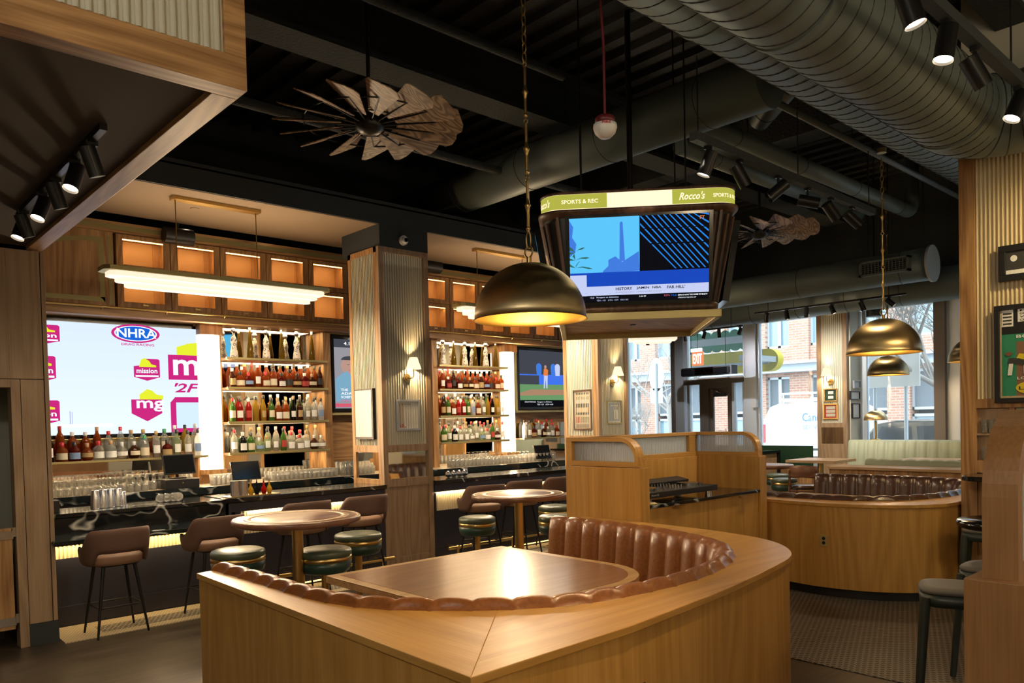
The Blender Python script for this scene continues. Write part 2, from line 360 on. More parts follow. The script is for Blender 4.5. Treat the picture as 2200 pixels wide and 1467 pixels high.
        if weld or s.fix:
            bm = bmesh.new(); bm.from_mesh(me)
            if weld: bmesh.ops.remove_doubles(bm, verts=bm.verts, dist=1e-5)
            if s.fix: bmesh.ops.recalc_face_normals(bm, faces=bm.faces)
            bm.to_mesh(me); bm.free()
        o = bpy.data.objects.new(name, me); COL.objects.link(o)
        if parent is not None: o.parent = parent; o['_o'] = tuple(off)
        if bevel:
            b = o.modifiers.new('bevel', 'BEVEL'); b.width = bevel; b.segments = 2; b.limit_method = 'ANGLE'; b.angle_limit = radians(40)
        return o
    fix = True
def tag(o, label=None, cat=None, group=None, kind=None):
    if label: o['label'] = label
    if cat: o['category'] = cat
    if group: o['group'] = group
    if kind: o['kind'] = kind
    return o
def thing(name, label, cat, loc=(0, 0, 0), rz=0, group=None):
    o = bpy.data.objects.new(name, None); COL.objects.link(o); o.empty_display_size = .1
    o.location = loc; o.rotation_euler = (0, 0, rz); o['_o'] = tuple(loc)
    return tag(o, label, cat, group)
def solo(mb, name, mats, label, cat, group=None, bevel=0, loc=None):
    """a thing that is one mesh; loc: mesh is local to loc"""
    o = mb.build(name, mats, None, bevel)
    if loc is not None: o.location = loc
    return tag(o, label, cat, group)
def struct(mb, name, mats, parent=None, bevel=0):
    o = mb.build(name, mats, parent, bevel)
    if parent is None: o['kind'] = 'structure'
    return o
KIDS = {}
def kids(o):
    return [c for c in bpy.data.objects if c.parent == o]
def dup(root, loc, rz=0, label=None, group=None, scale=None):
    """copy of a thing with copies of its parts and sub-parts"""
    if root.name not in KIDS: KIDS[root.name] = [(c, kids(c)) for c in kids(root)]
    r = root.copy(); COL.objects.link(r); r.location = loc; r.rotation_euler = (0, 0, rz)
    if scale: r.scale = scale if isinstance(scale, (tuple, list)) else (scale,)*3
    if label: r['label'] = label
    if group: r['group'] = group
    for c, gs in KIDS[root.name]:
        d = c.copy(); COL.objects.link(d); d.parent = r
        for g in gs:
            e = g.copy(); COL.objects.link(e); e.parent = d
    return r
ORD = ['first', 'second', 'third', 'fourth', 'fifth', 'sixth', 'seventh', 'eighth', 'ninth', 'tenth', 'eleventh', 'twelfth', 'thirteenth', 'fourteenth', 'fifteenth', 'sixteenth', 'seventeenth', 'eighteenth', 'nineteenth', 'twentieth',
       'twenty-first', 'twenty-second', 'twenty-third', 'twenty-fourth', 'twenty-fifth', 'twenty-sixth', 'twenty-seventh', 'twenty-eighth', 'twenty-ninth', 'thirtieth']
_TC = {}
def text2d(txt, bold=False, shear=0):
    k = (txt, bold, shear)
    if k not in _TC:
        c = bpy.data.curves.new('t', 'FONT'); c.body = txt; c.size = 1; c.resolution_u = 2; c.shear = shear; c.offset = .02 if bold else 0
        o = bpy.data.objects.new('t', c); COL.objects.link(o); bpy.context.view_layer.update()
        me = bpy.data.meshes.new_from_object(o.evaluated_get(bpy.context.evaluated_depsgraph_get()))
        vs = [(v.co.x, v.co.y) for v in me.vertices]; fs = [tuple(p.vertices) for p in me.polygons]
        bpy.data.objects.remove(o); bpy.data.curves.remove(c); bpy.data.meshes.remove(me)
        x0 = min(v[0] for v in vs); x1 = max(v[0] for v in vs); y0 = min(v[1] for v in vs); y1 = max(v[1] for v in vs)
        _TC[k] = ([((x-x0)/(x1-x0), (y-y0)/(y1-y0)) for x, y in vs], fs, (x1-x0)/(y1-y0))
    return _TC[k]
class Board:
    """flat artwork on a plane: u,v in metres from origin O along R,U; every colour is a slot"""
    def __init__(s, O, R, U, fn=None):
        s.O, s.R, s.U = Vector(O), Vector(R).normalized(), Vector(U).normalized(); s.N = s.R.cross(s.U); s.mb = MB(); s.mb.fix = False; s.mats = []; s.lay = 0; s.fn = fn
    def P(s, u, v, d):
        if s.fn: return s.fn(u, v, d)
        return s.O+s.R*u+s.U*v+s.N*d
    def mat(s, m):
        if m not in s.mats: s.mats.append(m)
        s.mb.slot(s.mats.index(m))
    def poly(s, pts, m, lay=None):
        s.mat(m); s.lay += 1; d = .0004*s.lay if lay is None else lay
        s.mb.add([s.P(u, v, d) for u, v in pts], [tuple(range(len(pts)))])
    def rect(s, u0, u1, v0, v1, m, lay=None, seg=1):
        for i in range(seg):
            a = u0+(u1-u0)*i/seg; b = u0+(u1-u0)*(i+1)/seg
            s.mat(m); d = .0004*(s.lay+1) if lay is None else lay
            s.mb.add([s.P(*q, d) for q in ((a, v0), (b, v0), (b, v1), (a, v1))], [(0, 1, 2, 3)])
        s.lay += 1
    def ell(s, cu, cv, a, b, m, t0=0, t1=2*pi, n=28): s.poly([(cu+a*cos(t0+(t1-t0)*i/n), cv+b*sin(t0+(t1-t0)*i/n)) for i in range(n+(0 if t1-t0 > 6.2 else 1))], m)
    def text(s, txt, u, v, h, m, w=None, bold=False, shear=0):
        vs, fs, asp = text2d(txt, bold, shear); w = w or h*asp; s.mat(m); s.lay += 1; d = .0004*s.lay
        s.mb.add([s.P(u+x*w, v+y*h, d) for x, y in vs], fs); return w
    def build(s, name, parent): return s.mb.build(name, s.mats, parent)
def arc(cx, cy, r, a0, a1, n=10, ry=None):
    return [(cx+r*cos(radians(a0+(a1-a0)*i/n)), cy+(ry or r)*sin(radians(a0+(a1-a0)*i/n))) for i in range(n+1)]
def smooth_poly(pts, n=8):
    """Catmull-Rom through open points"""
    out = []; P = [pts[0]]+list(pts)+[pts[-1]]
    for i in range(1, len(P)-2):
        p0, p1, p2, p3 = [np.array(q, float) for q in P[i-1:i+3]]
        for k in range(n):
            t = k/n; out.append(tuple(.5*((2*p1)+(-p0+p2)*t+(2*p0-5*p1+4*p2-p3)*t*t+(-p0+3*p1-3*p2+p3)*t**3)))
    out.append(tuple(P[-1])); return out
# ================================================================ lights that belong to the room
# (each lamp's own light is made with the lamp further down, added fills at the end)
# ================================================================ setting
b = MB().box(-4, 15, -3, 12.4, -.10, 0); struct(b, 'floor', 'floor_wood')
b = MB().box(5.45, 14.6, -2.9, 8.0, .0, .006); fl = struct(b, 'trim_1', 'tile_floor')          # mosaic carpet-like tile field
b = MB()
b.box(1.62, 5.3, 7.58, 8.25, 0, .008).box(6.12, 9.3, 7.58, 8.25, 0, .008); struct(b, 'trim_2', 'tile_cream')
b = MB().box(1.95, 5.3, 7.72, 7.98, .008, .010).box(6.12, 9.3, 7.72, 7.98, .008, .010); struct(b, 'trim_3', 'tile_dark')
b = MB().box(-4.2, 15.6, -3.2, 12.6, 6.05, 6.25); struct(b, 'ceiling', 'ceiling_dark')
# corrugated deck ribs below the slab, running away to the left
b = MB()
for i in range(52):
    x = -1+i*.32; b.box(x, x+.13, -3, 12.4, 5.97, 6.05)
struct(b, 'trim_4', 'ceiling_dark')
b = MB().box(-4.2, -4, -3, 12.6, 0, 6.05); struct(b, 'wall_left', 'cream_wall')
b = MB().box(-4, 15, -3.2, -3, 0, 6.05); struct(b, 'wall_right', 'cream_wall')
b = MB().box(-4, 11.6, 10.4, 10.6, 0, 6.05).box(11.5, 11.6, 10.6, 12.4, 0, 6.05).box(11.6, 15, 12.2, 12.4, 0, 6.05); struct(b, 'wall_back', 'ceiling_dark')
# sprayed beams
for i, (y0, y1, z0, x0, x1) in enumerate(((6.35, 6.75, 5.35, -4, 14.8), (2.0, 2.3, 5.4, -4, 14.8))):
    b = MB().box(x0, x1, y0, y1, z0, z0+.06).box(x0, x1, (y0+y1)/2-.04, (y0+y1)/2+.04, z0+.06, 5.97).box(x0, x1, y0, y1, 5.9, 5.97); struct(b, 'trim_%d' % (5+i), 'beam_dark')
b = MB().box(9.6, 10.0, -3, 12, 5.45, 5.97); struct(b, 'trim_7', 'beam_dark')
b = MB().box(14.3, 14.7, -3, 12.2, 3.75, 6.05); struct(b, 'wall_front', 'beam_dark')
# --- soffit over the bar
b = MB().slot(0).box(-1, 10.7, 8.2, 8.24, 4.337, 4.58).box(-1, 10.7, 8.2, 10.4, 4.56, 4.62).slot(1).box(-1, 10.7, 8.22, 9.65, 4.337, 4.345)
b.slot(2).box(-1, 10.7, 9.65, 9.67, 4.337, 4.56).box(-1, 10.7, 9.65, 10.4, 4.54, 4.56).box(-1, 10.7, 10.36, 10.4, 4.2, 4.56)
struct(b, 'trim_8', ['fascia', 'soffit_tan', 'dark_slot'])
# --- left panelled wall with doorway
yw = 7.72
b = MB().slot(0)
b.box(-4, 1.31, yw, yw+.12, 2.305, 3.41).box(1.386, 1.56, yw, yw+.5, .19, 2.30).box(1.31, 1.56, yw, yw+.12, 2.306, 3.41).box(1.567, 1.60, yw, 8.2, .19, 3.41)
b.box(-4, .35, yw, yw+.12, .19, 2.305)
struct(b, 'wall_near_bar', ['pale_oak_z'], bevel=.002)
b = MB().box(1.567, 1.604, 8.2, 10.4, 0, 4.56).box(1.38, 1.6, yw-.005, 8.2, 0, .19); struct(b, 'wall_bar_end', 'black')
b = MB().box(1.38, 1.604, yw-.012, yw+.45, 0, .19); struct(b, 'baseboard_left', 'fascia')
dr = thing('door_1', None, None, (.85, yw, 0)); dr['kind'] = 'structure'
MB().box(1.31, 1.38, yw-.012, yw+.14, 0, 2.30).box(.38, 1.31, yw-.012, yw+.14, 2.23, 2.30).box(.35, .42, yw-.012, yw+.14, 0, 2.23).build('door_casing', 'pale_oak_z', dr, bevel=.003)
MB().box(.5, 1.285, yw+.02, yw+.06, .165, 1.035).build('half_door_leaf', 'oak_z', dr, bevel=.004)
for z in (.20, .94):
    MB().box(1.17, 1.292, yw+.012, yw+.02, z, z+.07).box(1.285, 1.31, yw+.0, yw+.03, z+.02, z+.10).build('hinge', 'steel', dr)
b = MB().box(-2, 1.56, 8.9, 8.95, 0, 3); struct(b, 'wall_service', 'flute_grey')
b = MB().box(.3, 1.27, 8.2, 8.88, 0, .9); c_ = solo(b, 'service_counter', 'black', 'dark service counter seen through the doorway beside the panelled wall', 'counter')
# --- bulkhead box hanging top left
xb, yb, zb = 1.58, 3.49, 3.41
bx = thing('bulkhead', 'fluted grey bulkhead with oak edges hanging at the upper left', 'bulkhead', (0, 5.5, zb))
MB().box(-3, xb-.12, yb+.03, 7.7, zb+.03, 6.0).build('core', 'box_under', bx)
MB().flute((-3, yb+.025, zb+.155), (1, 0, 0), (0, 0, 1), 3+xb-.095, 2.6, .048, .016).build('fluted_face', 'flute_grey', bx)
MB().box(-3, xb, yb, yb+.12, zb, zb+.15).box(xb-.10, xb, yb, yb+.06, zb+.15, 6.0).build('front_trim', 'oak_x', bx, bevel=.003)
MB().box(xb-.12, xb, yb+.12, 7.7, zb, zb+.15).box(xb-.03, xb, yb+.06, 7.7, zb+.15, 6.0).build('side_trim', 'oak_y', bx, bevel=.003)
# --- columns clad in fluted panels
def column(name, label, x0, x1, y0, y1, ztop, zkick=.06, zgl0=1.145, zgl1=1.484, mirror_niche=True, left=True, fm='flute_grey'):
    t = thing(name, label, 'column', ((x0+x1)/2, (y0+y1)/2, 0)); t_ = .07; d = .02
    MB().box(x0+.03, x1-.03, y0+.04, y1, 0, ztop-.01).build('core', 'black', t)
    f = MB()                                   # front frame (y0 face)
    f.box(x0, x0+t_, y0, y0+.05, zkick, ztop).box(x1-t_, x1, y0, y0+.05, zkick, ztop).box(x0+t_, x1-t_, y0, y0+.05, ztop-.07, ztop)
    for z0, z1 in ((zgl1, zgl1+.09), (zgl0-.10, zgl0), (zkick, zkick+.09)): f.box(x0+t_, x1-t_, y0+.003, y0+.05, z0, z1)
    f.box(x0+t_, x1-t_, y0+.022, y0+.05, zkick+.09, zgl0-.10)
    f.build('front_frame', 'pale_oak_z', t, bevel=.002)
    MB().flute((x0+t_, y0+.035, zgl1+.09), (1, 0, 0), (0, 0, 1), x1-x0-2*t_, ztop-.07-zgl1-.09, .036, .016).build('front_fluting', fm, t)
    MB().box(x0+t_, x1-t_, y0+.036, y0+.04, zgl0, zgl1).build('front_mirror', 'mirror', t)
    MB().box(x0+.03, x1, y0+.05, y1, zkick, ztop).build('back_casing', 'oak_z', t)
    if left:
        f = MB(); f.box(x0, x0+.03, y0+.05, y0+.05+t_, zkick, ztop).box(x0, x0+.03, y1-t_, y1, zkick, ztop).box(x0, x0+.03, y0+.05, y1, ztop-.07, ztop)
        for z0, z1 in ((zgl1, zgl1+.09), (zgl0-.14, zgl0), (zkick, zkick+.09)): f.box(x0+.002, x0+.03, y0+.05+t_, y1-t_, z0, z1)
        f.box(x0+.018, x0+.03, y0+.05+t_, y1-t_, zkick+.09, zgl0-.14)
        f.build('side_frame', 'oak_z', t, bevel=.002)
        MB().flute((x0+.02, y1-t_, zgl1+.09), (0, -1, 0), (0, 0, 1), y1-y0-.05-2*t_, ztop-.07-zgl1-.09, .036, .014).build('side_fluting', fm, t)
        MB().box(x0+.02, x0+.022, y0+.05+t_, y1-t_, zgl0, zgl1).build('side_mirror', 'mirror', t)
    return t
column('column', 'square oak and fluted column at the middle of the bar, dome camera above it', 5.335, 6.095, 8.2, 8.93, 4.06)
b = MB().box(5.36, 6.10, 8.202, 9.1, 4.06, 4.57); struct(b, 'trim_9', 'fascia')
column('column', 'square oak and fluted column at the far end of the bar, under the hanging scoreboard', 9.42, 10.17, 8.2, 8.97, 4.2)
b = MB().box(9.43, 10.16, 8.202, 9.1, 4.2, 4.57); struct(b, 'trim_10', 'fascia')
# window column
yc0, yc1 = 6.33, 6.90
t = thing('column', 'oak and fluted column between the street windows, holding gilt picture frames', 'column', (14.45, (yc0+yc1)/2, 0))
MB().box(14.23, 14.85, yc0+.02, yc1, 0, 3.75).build('core', 'cream_wall', t)
MB().box(14.2, 14.24, yc0, yc0+.075, 0, 3.75).box(14.2, 14.24, yc1-.075, yc1, 0, 3.75).box(14.2, 14.24, yc0+.075, yc1-.075, 1.58, 1.66).box(14.2, 14.24, yc0+.075, yc1-.075, .0, 1.27).box(14.24, 14.3, yc0, yc0+.03, 0, 3.75).build('oak_frame', 'pale_oak_z', t)
MB().flute((14.232, yc1-.075, 1.66), (0, -1, 0), (0, 0, 1), yc1-yc0-.15, 2.1, .04, .016).build('fluting', 'flute_grey', t)
MB().box(14.225, 14.23, yc0+.075, yc1-.075, 1.27, 1.58).build('mirror', 'mirror', t)
MB().box(14.31, 14.83, yc0-.02, yc0+.018, 0, 3.75).build('cream_return', 'cream_wall', t)
# right-hand pillar
px_, py1 = 8.35, 2.61
t = thing('pillar', 'wide oak pillar with golden fluted face behind the framed basketball poster', 'column', (8.9, 1.6, 0))
MB().box(px_+.05, 9.5, .2, py1-.02, 0, 6.0).build('core', 'flute_grey', t)
MB().box(px_, px_+.06, py1-.14, py1, 0, 4.9).box(px_+.06, px_+.5, py1-.02, py1, 0, 4.9).box(px_, px_+.06, .2, py1-.14, 1.86-.0, 1.95).box(px_, px_+.06, .2, py1-.14, 1.24, 1.36).box(px_, px_+.06, 2.15, 2.19, 1.36, 1.86).box(px_+.02, px_+.06, .2, py1-.14, 0, 1.24).build('oak_frame', 'oak_z', t, bevel=.003)
MB().flute((px_+.035, py1-.14, 1.95), (0, -1, 0), (0, 0, 1), 2.27, 3.0, .036, .020).build('fluting', 'flute_cream', t)
MB().box(px_+.045, px_+.05, 2.19, py1-.14, 1.36, 1.86).box(px_+.0, px_+.05, 2.19, py1-.14, 1.60, 1.62).build('niche_back', 'pale_oak_z', t)
# --- facade
XF = 14.8
def muls(name, rects, m='mullion'):
    b = MB()
    for y0, y1, z0, z1, x0, x1 in rects: b.box(x0, x1, y0, y1, z0, z1)
    return b
wi = 0
def window(y0, y1, z0, z1, bars=()):
    global wi; wi += 1
    w = thing('window_%d' % wi, None, None, (XF, (y0+y1)/2, z0)); w['kind'] = 'structure'
    b = MB().box(XF-.06, XF+.06, y0-.05, y0+.02, z0, z1).box(XF-.06, XF+.06, y1-.02, y1+.05, z0, z1).box(XF-.06, XF+.06, y0, y1, z0-.06, z0).box(XF-.06, XF+.06, y0, y1, z1, z1+.05)
    b.build('window_frame', 'mullion', w)
    MB().box(XF, XF+.006, y0, y1, z0, z1).build('window_pane', 'pane', w)
    return w
window(10.56, 11.9, 1.0, 3.75); window(8.76, 10.2, 2.66, 3.75); window(7.05, 8.42, 1.0, 3.75); window(4.95, 6.22, 1.0, 3.75); window(1.2, 4.5, 1.0, 3.75); window(-2.8, 1.0, 1.0, 3.75)
window(9.85, 10.15, .1, 2.55); window(8.78, 9.02, .1, 2.55)
b = MB().box(XF-.12, XF+.12, 10.24, 10.54, 0, 3.8).box(XF-.12, XF+.12, 8.45, 8.73, 0, 3.8).box(XF-.1, XF+.1, 4.6, 4.87, 0, 3.8).box(XF-.1, XF+.1, 1.02, 1.18, 0, 3.8); struct(b, 'trim_11', 'mullion')
b = MB().box(XF-.16, XF+.06, 10.47, 10.56, 0, 3.8).box(XF-.14, XF+.1, 8.73, 10.24, 2.55, 2.66).box(XF-.2, XF-.1, 4.80, 4.98, 0, 3.8); struct(b, 'trim_12', 'mullion_dark')
b = MB().box(XF-.1, XF+.1, -3, 8.75, 0, .95).box(XF-.1, XF+.1, 10.24, 12.2, 0, .95); struct(b, 'wall_window_sill', 'mullion')
b = MB().box(XF-.1, XF+.1, -3, 12.2, 3.8, 4.2); struct(b, 'wall_window_head', 'beam_dark')
d = thing('door_2', None, None, (XF, 9.45, 0)); d['kind'] = 'structure'
MB().box(XF-.1, XF+.08, 9.62, 9.82, 0, 2.55).box(XF-.1, XF+.08, 9.06, 9.13, 0, 2.55).box(XF-.1, XF+.08, 9.13, 9.62, 2.44, 2.55).build('door_frame', 'mullion_dark', d)
MB().box(XF-.03, XF+.03, 9.54, 9.62, .05, 2.44).box(XF-.03, XF+.03, 9.13, 9.18, .05, 2.44).box(XF-.03, XF+.03, 9.18, 9.54, 2.28, 2.44).box(XF-.03, XF+.03, 9.18, 9.54, .05, .3).build('door_leaf', 'mullion_dark', d)
MB().box(XF, XF+.006, 9.18, 9.54, .3, 2.28).build('door_glass', 'pane', d)
MB().box(XF-.12, XF-.03, 9.2, 9.48, 2.26, 2.34).tube([(XF-.12, 9.3, 2.34), (XF-.2, 9.45, 2.42), (XF-.1, 9.55, 2.44)], .012).build('door_closer', 'steel', d)
# the name on the door glass, reading backwards from inside
bd = Board((XF-.012, 9.22, 1.45), (0, 1, 0), (0, 0, 1)); bd.text("Rocco's", 0, 0, .12, 'brass', w=.27, shear=.3); bd.build('door_lettering', d)
# --- bar end panelling and front wall over the bar (upper)
b = MB().box(10.27, 10.95, 9.87, 10.36, 3.30, 4.165); struct(b, 'wall_bar_far_end', 'oak_z')
# ================================================================ bar front, counters
bar = thing('front_bar', 'long bar with black marble top, cream fluted band and navy lower front', 'bar', (3.5, 8.5, 0))
MB().box(1.60, 5.33, 8.26, 8.3, 0, 1.03).box(1.60, 1.64, 8.2, 8.8, 0, 1.03).box(6.1, 9.42, 8.26, 8.3, 0, 1.03).build('carcass', 'navy', bar)
MB().box(1.60, 3.32, 8.2, 8.26, .0, .65).box(1.60, 3.32, 8.19, 8.2, .03, .2).box(3.30, 5.33, 8.2, 8.26, 0, .68).box(3.3, 5.33, 8.19, 8.2, .03, .2).box(3.30, 3.36, 8.16, 8.26, 0, 1.03).box(3.42, 3.48, 8.19, 8.26, .68, 1.03).box(5.26, 5.33, 8.19, 8.26, .68, 1.03).box(3.3, 5.33, 8.18, 8.26, .93, 1.03).box(1.6, 3.32, 8.19, 8.26, .78, .86).box(1.6, 1.66, 8.19, 8.26, .6, .8).build('navy_front', 'navy', bar, bevel=.002)
MB().box(6.1, 9.42, 8.2, 8.26, 0, .68).box(6.1, 9.42, 8.19, 8.2, .03, .2).box(6.1, 9.42, 8.18, 8.26, .93, 1.03).box(6.1, 6.13, 8.19, 8.26, .68, 1.03).build('navy_front', 'navy', bar, bevel=.002)
for x0, x1, z0, z1 in ((1.66, 3.30, .65, .78), (3.48, 5.26, .68, .93), (6.13, 9.42, .68, .93)):
    MB().flute((x0, 8.22, z0), (1, 0, 0), (0, 0, 1), x1-x0, z1-z0, .036, .012).build('fluted_band', 'flute_cream', bar)
b = MB()
b.box(1.60, 3.34, 8.16, 8.78, 1.035, 1.075).box(1.60, 3.34, 8.16, 8.19, .87, 1.035).box(3.30, 5.335, 8.14, 8.78, 1.035, 1.085)
b.build('marble_top', 'marble', bar, bevel=.006)
MB().box(6.095, 9.42, 8.14, 8.78, 1.035, 1.085).build('marble_top', 'marble', bar, bevel=.006)
MB().box(1.57, 3.32, 7.62, 8.16, .845, .885).build('lower_ledge', 'marble', bar, bevel=.012)
MB().box(1.60, 5.33, 8.78, 8.84, .55, 1.02).box(6.1, 9.42, 8.78, 8.84, .55, 1.02).build('speed_rail', 'steel_dark', bar)
MB().box(1.60, 5.33, 8.745, 8.80, 1.0, 1.055).box(6.1, 9.42, 8.745, 8.8, 1.0, 1.055).build('drip_rail', 'steel', bar)
b = MB()
for x0, x1 in ((3.4, 5.3), (6.15, 9.4)):
    b.cyl((x0, 7.98, .2), (x1, 7.98, .2), .022)
    n = 4
    for i in range(n):
        x = x0+.15+(x1-x0-.3)*i/(n-1); b.cyl((x, 7.98, .2), (x, 7.98, .01), .018).cyl((x, 7.98, .01), (x, 7.98, .03), .04).cyl((x, 7.98, .2), (x, 8.19, .2), .014).lathe([(.001, -.03), (.03, -.02), (.03, .02), (.001, .03)], (x, 7.98, .2), 12)
b.build('foot_rail', 'brass', bar)
MB().box(3.36, 5.3, 8.185, 8.19, .03, .045).box(6.15, 9.4, 8.185, 8.19, .03, .045).build('led_strip', 'led_rail', bar)
light('AREA', 'ledge_led', (2.4, 8.12, .84), 6, (1, .72, .34), target=(2.4, 8.23, .70), sx=1.5, sy=.02)
light('AREA', 'ledge_led', (4.4, 8.19, .927), 2.6, (1, .76, .42), target=(4.4, 8.23, .80), sx=1.7, sy=.02)
light('AREA', 'ledge_led', (7.7, 8.19, .927), 5, (1, .76, .42), target=(7.7, 8.23, .80), sx=3.2, sy=.02)
# back bar counter
bb = thing('back_counter', 'back bar counter with black marble edge and fridge doors below the bottle shelves', 'counter', (3.5, 9.9, 0))
MB().box(1.62, 10.95, 9.58, 10.36, 1.09, 1.12).build('counter_top', plain('mat_top', (.30, .24, .17), .35), bb)
MB().box(1.62, 10.95, 9.55, 9.6, 1.03, 1.122).build('marble_edge', 'marble', bb, bevel=.004)
MB().box(1.62, 10.95, 9.6, 10.3, .1, 1.09).build('carcass', 'black', bb)
MB().box(1.62, 10.95, 9.56, 9.6, .93, .99).build('steel_rail', 'steel', bb)
for i in range(12):
    x = 1.66+i*.71; MB().box(x, x+.66, 9.57, 9.6, .15, .90).box(x+.06, x+.09, 9.54, 9.57, .4, .8).build('fridge_door', 'black_gloss', bb)
# ================================================================ back bar wall: mirrors, shelves, lamps, screens, cabinets
YM = 10.30
for x0, x1, z1, w in ((4.12, 5.56, 3.2, 'tall mirror behind the bottle shelves of the left bay'), (7.62, 9.08, 3.2, 'tall mirror behind the bottle shelves of the far bay'), (1.62, 3.80, 1.8, 'low mirror behind the glasses under the big left television'), (9.4, 10.95, 1.8, 'low mirror behind the glasses under the baseball television')):
    solo(MB().box(x0, x1, YM, YM+.02, 1.12, z1), 'bar_mirror', 'mirror', w, 'mirror', group='back bar mirrors')
b = MB().box(1.61, 10.95, YM+.03, YM+.06, 1.12, 3.3); struct(b, 'wall_bar', 'oak_x')
b = MB().box(5.56, 5.68, 10.05, 10.32, 1.12, 3.20).box(7.5, 7.61, 10.05, 10.32, 1.12, 3.2).box(3.78, 4.14, 10.2, 10.34, 1.12, 3.26).box(9.08, 9.42, 10.2, 10.34, 1.12, 3.26)
b.box(1.6, 10.95, 10.0, 10.34, 3.20, 3.28); struct(b, 'trim_13', 'oak_z', bevel=.003)
# tall glowing half-round lamps
def tall_lamp(x, label):
    t = thing('tall_lamp', label, 'lamp', (x, 10.14, 1.28))
    pr = [(.150*sin(radians(a)), -.13*cos(radians(a))) for a in range(-90, 91, 12)]
    v0 = [(x+u, 10.2+w, 1.30) for u, w in pr]; v1 = [(p[0], p[1], 3.06) for p in v0]
    m = MB(); m.smooth = True; m.add(v0+v1, [(i, i+1, len(v0)+i+1, len(v0)+i) for i in range(len(v0)-1)]); m.smooth = False; m.poly(v0); m.poly(v1); m.build('diffuser', 'glow_warm', t)
    MB().box(x-.15, x+.15, 10.06, 10.2, 1.24, 1.30).build('wood_base', 'oak_z', t); MB().box(x-.15, x+.15, 10.06, 10.2, 3.06, 3.2).build('wood_cap', 'oak_z', t)
    light('AREA', 'tall_lamp_light', (x, 10.066, 2.2), 40, (1, .72, .42), target=(x, 0, 2.2), sx=.16, sy=1.7)
tall_lamp(3.96, 'tall glowing half-round lamp beside the big left television')
tall_lamp(9.245, 'tall glowing half-round lamp at the far end of the bar')
# shelves
SHZ = {'a': [2.765, 2.375, 1.92, 1.505], 'b': [2.775, 2.385, 1.95, 1.52]}
for key, x0, x1, nm in (('a', 4.13, 5.57, 'left'), ('b', 7.61, 9.07, 'far')):
    for i, z in enumerate(SHZ[key]):
        t = thing('bottle_shelf', 'oak shelf with brass edge, %s from the top in the %s bay behind the bar' % (['highest', 'second', 'third', 'lowest'][i], nm), 'shelf', ((x0+x1)/2, 10.12, z-.03), group='bottle shelves')
        MB().box(x0, x1, 9.98, YM, z-.03, z).build('board', 'oak_x', t, bevel=.003)
        MB().box(x0-.02, x1+.01, 9.965, 9.98, z-.025, z+.004).build('brass_edge', 'brass_satin', t)
        light('AREA', 'shelf_led', ((x0+x1)/2, 10.13, z-.034), 4.5, (1, .72, .40), rot=(0, 0, 0), sx=x1-x0-.1, sy=.24)
light('AREA', 'shelf_led_top', (4.85, 10.13, 3.19), 4, (1, .72, .40), rot=(0, 0, 0), sx=1.3, sy=.24)
light('AREA', 'shelf_led_top', (8.34, 10.13, 3.19), 4, (1, .72, .40), rot=(0, 0, 0), sx=1.3, sy=.24)
t = thing('bottle_shelf', 'long oak shelf of bottles in front of the big left television', 'shelf', (2.7, 10.0, 1.47), group='bottle shelves')
MB().box(1.61, 3.80, 9.95, 10.2, 1.47, 1.495).box(1.61, 3.8, 10.12, 10.2, 1.495, 1.56).build('board', 'oak_x', t, bevel=.003); MB().box(1.61, 3.82, 9.935, 9.95, 1.475, 1.499).build('brass_edge', 'brass_satin', t)
t = thing('bottle_shelf', 'oak shelf of bottles under the baseball television', 'shelf', (10, 10.0, 1.5), group='bottle shelves')
MB().box(9.42, 10.95, 9.95, 10.2, 1.505, 1.53).build('board', 'oak_x', t, bevel=.003); MB().box(9.40, 10.95, 9.935, 9.95, 1.51, 1.534).build('brass_edge', 'brass_satin', t)
b = MB().cyl((1.61, 10.16, 1.745), (3.8, 10.16, 1.745), .008).cyl((2.3, 10.16, 1.50), (2.3, 10.16, 1.745), .008).cyl((3.2, 10.16, 1.50), (3.2, 10.16, 1.745), .008)
solo(b, 'gallery_rail', 'brass', 'thin brass gallery rail behind the bottles under the left television', 'rail')
light('AREA', 'shelf_led_left', (2.7, 9.99, 1.465), 6, (1, .70, .36), rot=(0, 0, 0), sx=2.0, sy=.02)
light('AREA', 'bottle_wash_left', (2.7, 9.92, 3.25), 12, (1, .74, .42), rot=(0, 0, 0), sx=2.0, sy=.03)
light('AREA', 'bottle_wash_far', (9.8, 9.92, 3.25), 6, (1, .74, .42), rot=(0, 0, 0), sx=.8, sy=.03)
# brass rail + valance under the cabinets
t = thing('valance', 'oak valance with a slim brass rail running under the lit cabinets', 'trim', (6, 9.9, 3.25))
MB().box(1.6, 10.95, 9.88, 10.0, 3.19, 3.29).build('board', 'oak_x', t, bevel=.003)
b = MB().cyl((1.6, 9.84, 3.285), (10.95, 9.84, 3.285), .014)
for i in range(12): b.cyl((1.9+i*.72, 9.84, 3.285), (1.9+i*.72, 9.9, 3.25), .01)
b.build('brass_rail', 'brass', t)
